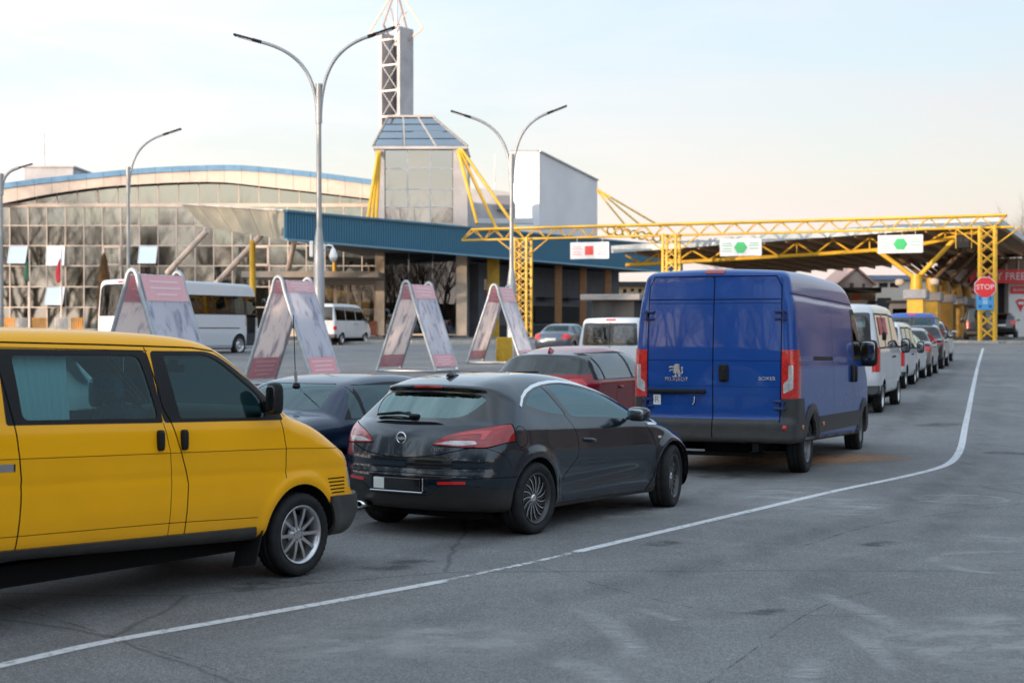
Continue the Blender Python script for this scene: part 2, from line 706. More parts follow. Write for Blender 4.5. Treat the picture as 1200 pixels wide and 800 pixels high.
        for i in range(len(poly)):
            p, q = poly[i - 1], poly[i]
            e = q - p
            l = math.hypot(e[0], e[1])
            if l < 1e-6: continue
            nx, nz = -e[1] / l, e[0] / l
            A, B = V[:, a][T], V[:, b][T]
            d = (A - p[0]) * nx + (B - p[1]) * nz
            k = np.nonzero((d.max(1) > 1e-5) & (d.min(1) < -1e-5) & (A.max(1) > min(p[0], q[0]) - 1e-4) & (A.min(1) < max(p[0], q[0]) + 1e-4)
                           & (B.max(1) > min(p[1], q[1]) - 1e-4) & (B.min(1) < max(p[1], q[1]) + 1e-4))[0]
            if len(k) == 0: continue
            d = d[k]
            pos = d > 0
            lone = np.where(pos.sum(1) == 1, pos.argmax(1), (~pos).argmax(1))
            r = np.arange(len(k))
            t0, t1, t2 = T[k, lone], T[k, (lone + 1) % 3], T[k, (lone + 2) % 3]
            d0, d1, d2 = d[r, lone], d[r, (lone + 1) % 3], d[r, (lone + 2) % 3]
            w1 = (d0 / (d0 - d1))[:, None]; w2 = (d0 / (d0 - d2))[:, None]
            nv = len(V)
            V = np.concatenate([V, V[t0] * (1 - w1) + V[t1] * w1, V[t0] * (1 - w2) + V[t2] * w2])
            N = np.concatenate([N, N[t0] * (1 - w1) + N[t1] * w1, N[t0] * (1 - w2) + N[t2] * w2])
            v1 = nv + r; v2 = nv + len(k) + r
            T[k] = np.stack([t0, v1, v2], 1)
            T = np.concatenate([T, np.stack([v1, t1, t2], 1), np.stack([v1, t2, v2], 1)])
            lab = np.concatenate([lab, lab[k], lab[k]])
        c = V[T].mean(1)
        m = inpoly(poly, c[:, a], c[:, b])
        if only is not None: m &= np.isin(lab, [s.names.index(o) for o in only if o in s.names])
        lab[m] = s.names.index(label)
        cn = N[T].mean(1)
        g = np.concatenate([u, len(s.V) + np.arange(len(V) - n0)])
        s.V = np.concatenate([s.V, V[n0:]]); s.N = np.concatenate([s.N, N[n0:]])
        T = g[T]; k = len(K)
        s.T[K] = T[:k]; s.lab[K] = lab[:k]; s.C[K] = c[:k]; s.CN[K] = cn[:k]
        s.T = np.concatenate([s.T, T[k:]]); s.lab = np.concatenate([s.lab, lab[k:]])
        s.C = np.concatenate([s.C, c[k:]]); s.CN = np.concatenate([s.CN, cn[k:]])

    def line(s, label, pts, w=.008, axis='x', side=1, thr=.12, closed=False, only=None, raked=True, clip=None):
        pts = [np.array(p, float) for p in pts]
        if closed: pts = pts + [pts[0]]
        for p, q in zip(pts[:-1], pts[1:]):
            e = (q - p); l = np.hypot(*e)
            if l < 1e-6: continue
            e = e / l
            n = np.array([-e[1], e[0]]) * w / 2
            p2, q2 = p - e * w * .4, q + e * w * .4
            s.paint(label, [tuple(p2 + n), tuple(q2 + n), tuple(q2 - n), tuple(p2 - n)], axis, side, thr, only=only, raked=raked, clip=clip)

    def part(s, label, m, parent, name=None, off=0.0, skirt=0.0, keep=None, split=False):
        if label not in s.names: return None
        k = s.lab == s.names.index(label)
        if keep is not None: k &= keep(s.V[s.T].mean(1))
        T = s.T[k]
        if len(T) == 0: return None
        u, inv = np.unique(T, return_inverse=True)
        V, N = s.V[u], s.N[u]
        _, fi, iv = np.unique(np.round(V * 20000).astype(np.int64), axis=0, return_index=True, return_inverse=True)
        V, N = V[fi], N[fi]
        T = iv.reshape(-1)[inv.reshape(-1)].reshape(-1, 3)
        T = T[(T[:, 0] != T[:, 1]) & (T[:, 1] != T[:, 2]) & (T[:, 0] != T[:, 2])]
        if split:
            # one object for each separate piece
            root = np.arange(len(V))
            while True:
                m0 = root[T].min(1)
                new = root.copy()
                np.minimum.at(new, T.reshape(-1), np.repeat(m0, 3))
                new = new[new]
                if (new == root).all(): break
                root = new
            cen = s.V[s.T[k]].mean(1)
            tr = root[iv.reshape(-1)[inv.reshape(-1)].reshape(-1, 3)[:, 0]]
            idx = np.nonzero(k)[0]
            for r_ in np.unique(tr):
                if (tr == r_).sum() < 6: continue
                lb = '%s|piece%d' % (label.split('|')[0], r_)
                s.names.append(lb)
                s.lab[idx[tr == r_]] = len(s.names) - 1
                s.part(lb, m, parent, name, off, skirt)
            return None
        N = N / np.maximum(np.linalg.norm(N, axis=1, keepdims=True), 1e-9)
        P = V + N * off
        faces = T.tolist()
        NN = N
        if skirt:
            E = np.concatenate([T[:, [0, 1]], T[:, [1, 2]], T[:, [2, 0]]])
            key = np.sort(E, 1)
            _, i1, ct = np.unique(key, axis=0, return_index=True, return_counts=True)
            B = E[i1[ct == 1]]
            n = len(P)
            en = np.cross(P[B[:, 1]] - P[B[:, 0]], N[B[:, 0]])
            en /= np.maximum(np.linalg.norm(en, axis=1, keepdims=True), 1e-9)
            k4 = len(B)
            P = np.concatenate([P, P[B[:, 0]], P[B[:, 1]], P[B[:, 1]] - N[B[:, 1]] * skirt, P[B[:, 0]] - N[B[:, 0]] * skirt])
            NN = np.concatenate([N, en, en, en, en])
            r = np.arange(k4)
            faces += np.stack([n + k4 + r, n + r, n + 3 * k4 + r, n + 2 * k4 + r], 1).tolist()
        nm = name or label.split('|')[0]
        me = bpy.data.meshes.new(nm)
        me.from_pydata(P.tolist(), [], faces)
        me.polygons.foreach_set('use_smooth', [True] * len(faces))
        me.normals_split_custom_set_from_vertices(NN.tolist())
        me.materials.append(m)
        return link(bpy.data.objects.new(nm, me), parent)

    def lining(s, skip, m, parent, off=.03):
        ids = [s.names.index(l) for l in skip if l in s.names]
        k = ~np.isin(s.lab, ids)
        T = s.T[k]
        u, inv = np.unique(T, return_inverse=True)
        P = s.V[u] - s.N[u] * off
        T = inv.reshape(-1, 3)[:, ::-1]
        me = bpy.data.meshes.new('interior_lining')
        me.from_pydata(P.tolist(), [], T.tolist())
        me.materials.append(m)
        return link(bpy.data.objects.new('interior_lining', me), parent)


def circ(y, z, r, n=28, a0=0, a1=360):
    return [(y + r * math.cos(R(a0 + (a1 - a0) * i / n)), z + r * math.sin(R(a0 + (a1 - a0) * i / n))) for i in range(n + (a1 - a0 < 360))]


def arch_poly(y, z, r, n=24, low=-.3, grow=1.0):
    """wheel arch outline: half round on top, straight legs below"""
    p = [(y + r * math.cos(R(180 * i / n)), z + grow * r * math.sin(R(180 * i / n))) for i in range(n + 1)]
    return p + [(y - r, low), (y + r, low)]


def wheel_well(sh, y, z, r, side, m, parent, grow=1.0, lip=.0, low=.33):
    """liner that runs in from the cut edge of the arch"""
    b = MB()
    vs, fs = [], []
    arc = [(y + r * math.cos(R(180 * i / 22)), z + grow * r * math.sin(R(180 * i / 22))) for i in range(23)]
    arc = [(y + r, low)] + arc + [(y - r, low)]
    n = len(arc) - 1
    for yy, zz in arc:
        z2 = sh.rz(yy, zz)
        x = sh.sx(yy, z2, side)
        if abs(x) < .7: x = side * .7
        xo = x + side * lip
        vs += [(xo, yy, z2), (x - side * .03, yy, z2), (side * .5, yy, z2)]
    for i in range(n):
        for k in (0, 1):
            a = i * 3 + k
            fs.append((a, a + 1, a + 4, a + 3))
    k = len(vs)
    vs.append((side * .5, y, z))
    for i in range(n):
        fs.append((i * 3 + 2, k, i * 3 + 5))
    b.add(vs, fs, True)
    return b.build('wheel_arch_liner', m, parent)


def make_wheel(Rt, width, Rr, style, M):
    """wheel > tyre, rim, spokes ...; axle along x, outer face towards +x"""
    w = bpy.data.objects.new('wheel', None)
    w.empty_display_size = .1
    link(w)
    hw = width / 2
    b = MB()
    n = 80 if style in ('tenspoke', 'blade') else 40
    prof = [(-hw * .80, Rr - .01), (-hw * .95, Rr + (Rt - Rr) * .25), (-hw, Rr + (Rt - Rr) * .55), (-hw * .93, Rt - .022), (-hw * .80, Rt - .006), (-hw * .3, Rt), (-hw * .27, Rt - .008), (-hw * .2, Rt - .008), (-hw * .17, Rt),
            (hw * .17, Rt), (hw * .2, Rt - .008), (hw * .27, Rt - .008), (hw * .3, Rt), (hw * .80, Rt - .006), (hw * .93, Rt - .022), (hw, Rr + (Rt - Rr) * .55), (hw * .985, Rr + (Rt - Rr) * .40), (hw * .95, Rr + (Rt - Rr) * .25), (hw * .85, Rr + .006), (hw * .80, Rr - .01)]
    vs, fs = [], []
    m = len(prof)
    for k in range(n):
        a = 2 * math.pi * k / n
        for j, (x, r) in enumerate(prof):
            if 3 <= j <= 5 or 12 <= j <= 14 or 8 <= j <= 9:
                if k % 2: r -= .007
            vs.append((x, r * math.cos(a), r * math.sin(a)))
    for k in range(n):
        for j in range(m - 1):
            k2 = (k + 1) % n
            fs.append((k * m + j, k * m + j + 1, k2 * m + j + 1, k2 * m + j))
    b.add(vs, fs, True)
    b.build('tyre', M['tyre'], w)
    b = MB()
    b.lathe([(hw * .80, Rr - .008), (hw * .88, Rr + .004), (hw * .90, Rr - .004), (hw * .80, Rr - .016), (hw * .55, Rr - .03), (-hw * .6, Rr - .045), (-hw * .8, Rr - .008)], 48)
    b.build('rim', M['rim_' + style] if 'rim_' + style in M else M['rim'], w)
    b = MB()
    b.lathe([(-hw * .1, .03), (-hw * .1, Rr * .72), (-hw * .22, Rr * .72), (-hw * .22, .03)], 32)
    b.build('brake_disc', M['disc'], w)
    b = MB()
    if style == 'plain':
        # pressed steel wheel with round holes suggested by a dished cover and raised ribs
        b.lathe([(hw * .45, .0), (hw * .45, .05), (hw * .62, .07), (hw * .68, .10), (hw * .40, .14), (hw * .35, Rr * .78), (hw * .62, Rr * .95), (hw * .62, Rr - .012)], 40)
        b.build('wheel_cover', M['rim'], w)
        for k in range(9):
            a = 2 * math.pi * k / 9
            c = MB()
            c.sup((hw * .40, Rr * .72 * math.cos(a), Rr * .72 * math.sin(a)), (.012, .028, .028), .9, 10, 6)
            c.build('vent_hole', M['seam'], w)
        return w
    if style == 'tenspoke':
        b.lathe([(hw * .55, 0), (hw * .60, .025), (hw * .55, .06), (hw * .2, .075)], 32); b.build('hub_cap', M['rim'], w)
        c0 = MB()
        def spk(a0, w0, w1, x0, x1, d, r0, r1, tw):
            vs = []
            for r, ww, x, da in ((r0, w0, x0, 0), ((r0 + r1) / 2, (w0 + w1) / 2 * .9, (x0 + x1) / 2 + .006, tw / 2), (r1, w1, x1, tw)):
                for sx_, sgn in ((0, -1), (0, 1), (-d, 1), (-d, -1)):
                    a = a0 + da + sgn * (ww * (1.0 if sx_ == 0 else .7)) / r
                    vs.append((x + sx_, r * math.cos(a), r * math.sin(a)))
            fs = []
            for i in range(2):
                for k in range(4):
                    fs.append((i * 4 + k, i * 4 + (k + 1) % 4, (i + 1) * 4 + (k + 1) % 4, (i + 1) * 4 + k))
            fs += [(0, 1, 2, 3), (8, 11, 10, 9)]
            return vs, fs
        vs, fs = spk(0, .014, .013, hw * .60, hw * .70, .03, .05, Rr - .010, 0)
        me = MB().add(vs, fs).mesh('spoke'); me.materials.append(M['rim'])
        for k in range(10):
            o = link(bpy.data.objects.new('spoke', me), w); o.rotation_euler = (2 * math.pi * k / 10, 0, 0)
        for k in range(5):
            a = 2 * math.pi * (k + .5) / 5
            MB().lathe([(hw * .58, 0), (hw * .58, .009), (hw * .5, .011)], 8, c=(0, .045 * math.cos(a), .045 * math.sin(a))).build('wheel_bolt', M['seam'], w)
    else:
        b.lathe([(hw * .62, 0), (hw * .66, .02), (hw * .60, .035), (hw * .3, .06)], 32); b.build('hub_cap', M['chrome'], w)
        def blade(tw, wid, x):
            vs, fs = [], []
            for i in range(5):
                t = i / 4
                r = .035 + (Rr - .018 - .035) * t
                a = tw * t * t
                for sgn, dx in ((-1, 0), (1, 0), (1, -.02), (-1, -.02)):
                    q = a + sgn * wid * (.6 + .5 * t) / max(r, .06)
                    vs.append((x + dx, r * math.cos(q), r * math.sin(q)))
            for i in range(4):
                for k in range(4):
                    fs.append((i * 4 + k, i * 4 + (k + 1) % 4, (i + 1) * 4 + (k + 1) % 4, (i + 1) * 4 + k))
            fs += [(0, 1, 2, 3), (16, 19, 18, 17)]
            return vs, fs
        me = MB().add(*blade(.34, .0075, hw * .62)).mesh('spoke'); me.materials.append(M['rim_cut'])
        me2 = MB().add(*blade(.34, .011, hw * .56)).mesh('spoke'); me2.materials.append(M['rim_dark'])
        for k in range(15):
            o = link(bpy.data.objects.new('spoke', me if k % 3 else me), w); o.rotation_euler = (2 * math.pi * k / 15, 0, 0)
            o = link(bpy.data.objects.new('spoke', me2), w); o.rotation_euler = (2 * math.pi * (k + .5) / 15, 0, 0)
    return w


def put_wheels(proto, parent, places):
    """places: (x, y, z, steer); the first uses the prototype itself"""
    for i, (x, y, z, st) in enumerate(places):
        w = proto if i == 0 else copy_tree(proto)
        w.parent = parent
        w.location = (x, y, z)
        w.rotation_euler = (0.37 * i, 0, (0 if x > 0 else math.pi) + R(st))


def seat(parent, x, y, z, m, w=.24, h=.62, head=True, recline=.18):
    rot = Matrix.Rotation(recline, 3, 'X')
    b = MB()
    b.sup((x, y, z + h / 2), (w, .07, h / 2), .45, 16, 10, rot)
    b.sup((x, y + .27, z + .02), (w, .27, .08), .5, 16, 8)
    if head:
        b.sup((x, y - .10 - h * .06, z + h + .12), (w * .55, .05, .10), .6, 14, 8, rot)
        b.bar((x - .06, y - h * .1, z + h - .05), (x - .06, y - h * .12, z + h + .08), .012)
        b.bar((x + .06, y - h * .1, z + h - .05), (x + .06, y - h * .12, z + h + .08), .012)
    return b.build('seat', m, parent)


def steering(parent, x, y, z, m):
    b = MB()
    rot = Matrix.Rotation(R(-62), 3, 'X')
    b.tube([Vector((x, y, z)) + rot @ Vector((.18 * math.cos(2 * math.pi * k / 24), .18 * math.sin(2 * math.pi * k / 24), 0)) for k in range(25)], .014, 6, False)
    b.sup((x, y, z), (.06, .05, .05), .6, 10, 6)
    b.bar((x - .17, y, z), (x + .17, y, z), .02)
    return b.build('steering_wheel', m, parent)


def ring_pts(cx, cz, r, n=24):
    return [(cx + r * math.cos(2 * math.pi * k / n), cz + r * math.sin(2 * math.pi * k / n)) for k in range(n)]

# ------------------------------------------------------------------ vehicle materials
TEAL = (.55, .86, .88)
VM = {
    'tyre': mat('tyre_rubber', (.018, .018, .019), .78, bump=.35, bscale=90, noise=.3, nscale=14, spec=.3),
    'rim': mat('alloy_silver', (.58, .58, .60), .30, .9, noise=.10, nscale=25),
    'rim_dark': mat('wheel_black', (.015, .015, .017), .35, coat=.3),
    'rim_blade': mat('wheel_black_rim', (.03, .03, .033), .35, coat=.3),
    'rim_cut': mat('alloy_machined', (.62, .62, .63), .22, 1.0),
    'disc': mat('brake_disc_steel', (.20, .19, .18), .5, .8),
    'seam': mat('panel_gap', (.008, .008, .009), .9, spec=.1),
    'chrome': mat('chrome', (.80, .81, .82), .12, 1.0),
    'plastic': mat('black_plastic', (.022, .023, .025), .55, noise=.25, nscale=9, bump=.08, bscale=200, dirt=.5, dirt_z=.7),
    'rubber': mat('black_rubber', (.012, .012, .013), .55, spec=.25),
    'mirror': mat('mirror_silver', (.30, .32, .33), .08, 1.0),
    'gloss_black': mat('gloss_black', (.010, .010, .012), .12, coat=.6),
    'lining': mat('cabin_lining', (.10, .105, .11), .9),
    'liner': mat('arch_liner', (.012, .012, .012), .95, spec=.1),
    'seat_grey': mat('seat_cloth_grey', (.07, .09, .11), .9, noise=.2, nscale=30),
    'seat_dark': mat('seat_cloth_dark', (.035, .037, .04), .9),
    'red_lens': mat('red_lens', (.30, .006, .009), .12, coat=.7, noise=.30, nscale=9),
    'red_bright': mat('red_reflector', (.62, .018, .02), .2, coat=.6, noise=.3, nscale=120),
    'clear_lens': mat('clear_lens', (.52, .50, .50), .15, .2, coat=.8, noise=.25, nscale=35),
    'amber': mat('amber_lens', (.55, .16, .02), .2, coat=.6),
    'white_text': mat('badge_silver', (.78, .79, .80), .25, .85),
    'plate': mat('number_plate_white', (.70, .72, .70), .45, noise=.05),
}
GL_CAR = glass('car_glass_teal', TEAL, 1.50, spec=(.85, 1, 1))
GL_SIDE = glass('car_glass_sky', (.42, .66, .70), 2.5, spec=(.72, .95, 1))
GL_DARK = glass('car_glass_dark', (.10, .13, .14), 1.7)
GL_REAR = glass('car_glass_rear', (.30, .48, .49), 2.5, spec=(.75, 1, .98))
HEAD = lambda deg: -R(deg)          # heading clockwise from +Y -> rotation about z

# ------------------------------------------------------------------ ground, road paint
def asphalt():
    m = bpy.data.materials.new('asphalt')
    m.use_nodes = True
    t = m.node_tree
    b = t.nodes['Principled BSDF']
    ln = t.links.new
    tc = t.nodes.new('ShaderNodeTexCoord')
    def noise(scale, detail=6, rough=.6, vec=None, dist=0.0):
        n = t.nodes.new('ShaderNodeTexNoise')
        n.inputs['Scale'].default_value = scale; n.inputs['Detail'].default_value = detail; n.inputs['Roughness'].default_value = rough; n.inputs['Distortion'].default_value = dist
        ln(vec or tc.outputs['Object'], n.inputs['Vector'])
        return n.outputs['Fac']
    def ramp(src, p0, p1, c0=(0, 0, 0, 1), c1=(1, 1, 1, 1)):
        r = t.nodes.new('ShaderNodeValToRGB')
        r.color_ramp.elements[0].position = p0; r.color_ramp.elements[1].position = p1
        r.color_ramp.elements[0].color = c0; r.color_ramp.elements[1].color = c1
        ln(src, r.inputs[0])
        return r.outputs[0]
    def mix(fac, a, c, mode='MIX'):
        x = t.nodes.new('ShaderNodeMixRGB'); x.blend_type = mode
        for s_, v in ((x.inputs['Fac'], fac), (x.inputs['Color1'], a), (x.inputs['Color2'], c)):
            if isinstance(v, (float, int)): s_.default_value = v
            elif isinstance(v, tuple): s_.default_value = v
            else: ln(v, s_)
        return x.outputs[0]
    big = ramp(noise(.16, 5, .55), .35, .68)
    base = mix(big, (.158, .155, .156, 1), (.212, .208, .208, 1))
    mid = ramp(noise(1.3, 8, .7, dist=.6), .42, .66)
    base = mix(mid, base, mix(.5, base, (.26, .255, .25, 1)))
    # stones in the binder
    v = t.nodes.new('ShaderNodeTexVoronoi'); v.inputs['Scale'].default_value = 95
    ln(tc.outputs['Object'], v.inputs['Vector'])
    sp = ramp(v.outputs['Color'], .15, .95)
    base = mix(.38, base, mix(1.0, base, sp, 'OVERLAY'))
    fine = ramp(noise(160, 3, .7), .38, .66)
    base = mix(.24, base, mix(1.0, base, fine, 'OVERLAY'))
    # pale dusty drifts
    mp = t.nodes.new('ShaderNodeMapping'); mp.inputs['Scale'].default_value = (1.0, .38, 1); mp.inputs['Rotation'].default_value = (0, 0, -.55)
    ln(tc.outputs['Object'], mp.inputs['Vector'])
    dust = ramp(noise(.42, 9, .72, mp.outputs[0], .8), .57, .74)
    base = mix(dust, base, mix(.55, base, (.36, .35, .335, 1)))
    # dark rolled tracks and oily spots
    oil = ramp(noise(.75, 7, .65, mp.outputs[0]), .62, .75)
    base = mix(oil, base, mix(.5, base, (.095, .095, .098, 1)))
    ln(base, b.inputs['Base Color'])
    # cracks
    vc = t.nodes.new('ShaderNodeTexVoronoi'); vc.feature = 'DISTANCE_TO_EDGE'; vc.inputs['Scale'].default_value = .17
    wv = t.nodes.new('ShaderNodeMixRGB'); wv.inputs['Fac'].default_value = .18
    nz = t.nodes.new('ShaderNodeTexNoise'); nz.inputs['Scale'].default_value = 1.2; nz.inputs['Detail'].default_value = 6
    ln(tc.outputs['Object'], nz.inputs['Vector']); ln(tc.outputs['Object'], wv.inputs['Color1']); ln(nz.outputs['Color'], wv.inputs['Color2'])
    ln(wv.outputs[0], vc.inputs['Vector'])
    crack = ramp(vc.outputs['Distance'], .0, .0022, (0, 0, 0, 1), (1, 1, 1, 1))
    fin = mix(.45, base, mix(1.0, base, crack, 'MULTIPLY'))
    ln(fin, b.inputs['Base Color'])
    b.inputs['Roughness'].default_value = .82
    b.inputs['Specular IOR Level'].default_value = .35
    bp = t.nodes.new('ShaderNodeBump'); bp.inputs['Strength'].default_value = .55; bp.inputs['Distance'].default_value = .012
    hsum = t.nodes.new('ShaderNodeMath'); hsum.operation = 'ADD'
    ln(v.outputs['Distance'], hsum.inputs[0]); ln(noise(220, 3), hsum.inputs[1])
    ln(hsum.outputs[0], bp.inputs['Height'])
    ln(bp.outputs[0], b.inputs['Normal'])
    return m


def soft_sheet(name, col, lo, hi, scale, stretch=(1, 1, 1), rot=0.0, rough=.85, maxa=1.0):
    """worn paint or dust: opaque where the noise says so, bare asphalt elsewhere"""
    m = bpy.data.materials.new(name)
    m.use_nodes = True
    t = m.node_tree
    b = t.nodes['Principled BSDF']
    b.inputs['Base Color'].default_value = (*col, 1)
    b.inputs['Roughness'].default_value = rough
    tc = t.nodes.new('ShaderNodeTexCoord')
    mp = t.nodes.new('ShaderNodeMapping'); mp.inputs['Scale'].default_value = stretch; mp.inputs['Rotation'].default_value = (0, 0, rot)
    n = t.nodes.new('ShaderNodeTexNoise'); n.inputs['Scale'].default_value = scale; n.inputs['Detail'].default_value = 9; n.inputs['Roughness'].default_value = .7
    r = t.nodes.new('ShaderNodeValToRGB')
    r.color_ramp.elements[0].position = lo; r.color_ramp.elements[1].position = hi
    r.color_ramp.elements[1].color = (maxa, maxa, maxa, 1)
    at_ = t.nodes.new('ShaderNodeVertexColor'); at_.layer_name = 'fade'
    mu = t.nodes.new('ShaderNodeMath'); mu.operation = 'MULTIPLY'
    t.links.new(tc.outputs['Object'], mp.inputs[0]); t.links.new(mp.outputs[0], n.inputs['Vector']); t.links.new(n.outputs['Fac'], r.inputs[0])
    t.links.new(r.outputs[0], mu.inputs[0]); t.links.new(at_.outputs['Color'], mu.inputs[1])
    t.links.new(mu.outputs[0], b.inputs['Alpha'])
    return m


ASPHALT = asphalt()
_ys = [-400, -120, -40, 0, 10, 16] + [18 + 1.5 * i for i in range(20)] + [50 + 5 * i for i in range(13)] + [112, 140, 250, 500, 900]
_b = MB()
_b.add([(x, y, zg(y)) for y in _ys for x in (-500, -60, 0, 60, 500)],
       [(5 * i + k, 5 * i + k + 1, 5 * i + k + 6, 5 * i + k + 5) for i in range(len(_ys) - 1) for k in range(4)], True)
tag(_b.build('ground', ASPHALT), 'wide grey asphalt forecourt of the border crossing', None, None, 'structure')


def ribbon(name, pts, widths, m, z=.004, kind='structure', label=None, parent=None, fade=None, sub=6):
    """flat strip along ground points, lying just above the asphalt; soft edges through a fade attribute"""
    P = []
    for i in range(len(pts) - 1):
        for k in range(sub):
            t_ = k / sub
            a, b_, c, d = pts[max(i - 1, 0)], pts[i], pts[i + 1], pts[min(i + 2, len(pts) - 1)]
            P.append(tuple(.5 * ((2 * b_[j]) + (c[j] - a[j]) * t_ + (2 * a[j] - 5 * b_[j] + 4 * c[j] - d[j]) * t_ * t_ + (3 * b_[j] - a[j] - 3 * c[j] + d[j]) * t_ ** 3) for j in (0, 1)))
    P.append(pts[-1][:2])
    n = len(P)
    vs, fs, fa = [], [], []
    cols = 5 if fade else 2
    for i, p in enumerate(P):
        q0, q1 = P[max(i - 1, 0)], P[min(i + 1, n - 1)]
        d = Vector((q1[0] - q0[0], q1[1] - q0[1])).normalized()
        nn = Vector((-d.y, d.x))
        w = widths[0] + (widths[1] - widths[0]) * i / (n - 1)
        for c in range(cols):
            u = c / (cols - 1) * 2 - 1
            x, y = p[0] + nn.x * w / 2 * u, p[1] + nn.y * w / 2 * u
            vs.append((x, y, zg(y) + z))
            if fade:
                e = min(1, min(i, n - 1 - i) / (n * .22))
                fa.append((1 - abs(u) ** 2) * e)
            else: fa.append(1.0)
    for i in range(n - 1):
        for c in range(cols - 1):
            fs.append((i * cols + c, i * cols + c + 1, (i + 1) * cols + c + 1, (i + 1) * cols + c))
    me = bpy.data.meshes.new(name)
    me.from_pydata(vs, [], fs)
    ca = me.color_attributes.new('fade', 'FLOAT_COLOR', 'POINT')
    for i, f in enumerate(fa): ca.data[i].color = (f, f, f, 1)
    me.materials.append(m)
    o = link(bpy.data.objects.new(name, me), parent)
    return tag(o, label, None, None, kind)


LINE_A = soft_sheet('line_paint_worn', (.62, .62, .63), .30, .47, 14, maxa=.90)
LINE_B = soft_sheet('line_paint_thin', (.66, .66, .67), .40, .58, 9, maxa=.85)
g2 = lambda L_: [tuple(gpt(*q))[:2] for q in L_]
ribbon('lane_line', g2([(-60, 793), (0, 780), (120, 753), (260, 728), (400, 703), (520, 681)]), (.105, .105), LINE_A, .004, label='worn white lane line curving across the asphalt')
ribbon('lane_line', g2([(515, 681.5), (600, 664), (682, 645.5)]), (.06, .065), LINE_B, .0043, label='thin faded stretch of the white lane line')
ribbon('lane_line', g2([(676, 646.5), (780, 622), (880, 598.5), (980, 575), (1050, 560.5), (1092, 550.5), (1112, 543), (1122, 533), (1127, 521), (1131, 500), (1136, 476), (1142, 446), (1147, 425), (1152, 408)]), (.105, .11), LINE_A, .004, label='white lane line bending towards the yellow gantry')
SCUFF = soft_sheet('pale_tyre_scuff', (.46, .45, .44), .34, .64, 5, (1, 4, 1), .4, maxa=.64)
for L_, w in (([(680, 712), (715, 733), (738, 755), (748, 775)], .26), ([(745, 712), (775, 722), (800, 728)], .13), ([(955, 694), (1010, 715), (1060, 740)], .22), ([(985, 735), (1030, 765), (1050, 790)], .16), ([(960, 770), (945, 790), (935, 815)], .22), ([(640, 770), (700, 790), (740, 830)], .3)):
    ribbon('tyre_scuff', g2(L_), (w, w * 1.2), SCUFF, .0035, 'structure', 'pale curved tyre scuff on the asphalt', fade=True)
DUST = soft_sheet('dust_drift', (.46, .45, .435), .40, .68, 2.2, (1, 1.5, 1), .3, maxa=.66)
for L_, w in (([(1040, 752), (1120, 738), (1230, 722)], .9), ([(1100, 770), (1200, 750), (1300, 740)], 1.1), ([(1000, 745), (1080, 760), (1200, 790)], .7), ([(880, 560), (960, 590), (1060, 600)], 2.0), ([(1130, 628), (1170, 632), (1240, 634)], .5), ([(300, 770), (480, 750), (640, 760)], 1.4), ([(520, 560), (680, 600), (830, 590)], 1.2)):
    ribbon('dust_patch', g2(L_), (w, w), DUST, .0028, 'structure', 'pale dusty patch on the asphalt', fade=True)
TRACK = soft_sheet('dark_tyre_track', (.085, .085, .088), .40, .70, 1.6, (1, .25, 1), -.6, maxa=.30)
def offs(L_, k):
    out = []
    for i, q in enumerate(L_):
        a_, c_ = Vector(L_[max(i - 1, 0)]), Vector(L_[min(i + 1, len(L_) - 1)])
        d_ = (c_ - a_).normalized(); out.append((q[0] - d_.y * k, q[1] + d_.x * k))
    return out
_path = [(-9.0, 3.5), (-4.6, 9.0), (-1.2, 14.0), (2.2, 19.5), (5.0, 26.0), (7.6, 33.0), (12.4, 48.0), (17.0, 62.0), (22.5, 80.0)]
for k in (.72, -.72):
    ribbon('tyre_track', offs(_path, k), (.55, .6), TRACK, .0024, 'structure', 'dark rolled tyre track along the queue', fade=True)
for L_, w in (([(140, 800), (420, 742), (700, 690), (900, 640), (1060, 590), (1150, 520), (1168, 440)], .6), ([(560, 800), (760, 740), (960, 680), (1120, 610), (1190, 520)], .6)):
    ribbon('tyre_track', g2(L_), (w, w), TRACK, .0022, 'structure', 'dark rolled tyre track on the open lane', fade=True)
OIL = soft_sheet('oil_stain', (.045, .045, .048), .36, .60, 4.0, maxa=.6)
for L_, w in (([(520, 622), (560, 618), (600, 612)], .5), ([(820, 560), (850, 558), (880, 556)], .7), ([(430, 668), (470, 662), (500, 655)], .45), ([(760, 640), (775, 637), (795, 634)], .3), ([(1010, 640), (1030, 637), (1050, 634)], .28), ([(880, 720), (900, 716), (925, 714)], .22), ([(260, 690), (320, 684), (380, 676)], .5), ([(1080, 500), (1100, 498), (1118, 496)], .8), ([(1150, 530), (1180, 531), (1215, 532)], .6)):
    ribbon('oil_stain', g2(L_), (w, w), OIL, .0026, 'structure', 'dark oil stain on the asphalt', fade=True)
SEAM_T = soft_sheet('tar_seam', (.06, .06, .062), .42, .58, 5.0, maxa=.55)
for L_, w in (([(830, 800), (960, 712), (1060, 690), (1230, 694)], .014), ([(620, 660), (720, 690), (840, 716), (1000, 722)], .012), ([(-20, 700), (120, 742), (300, 800)], .012), ([(940, 640), (1040, 612), (1200, 590)], .018)):
    ribbon('tar_seam', g2(L_), (w, w), SEAM_T, .0030, 'structure', 'thin tarred crack in the asphalt')
SAND = soft_sheet('sand_spill', (.42, .21, .10), .25, .50, 2.6, (1, 1, 1), 0, maxa=.85)
ribbon('sand_spill', g2([(800, 536), (880, 540), (960, 538), (1060, 533)]), (2.2, 1.6), SAND, .003, 'structure', 'brown sand spilled under the blue van', fade=True)
PATCH = soft_sheet('road_patch', (.17, .165, .16), .30, .55, 3.0, maxa=.7)
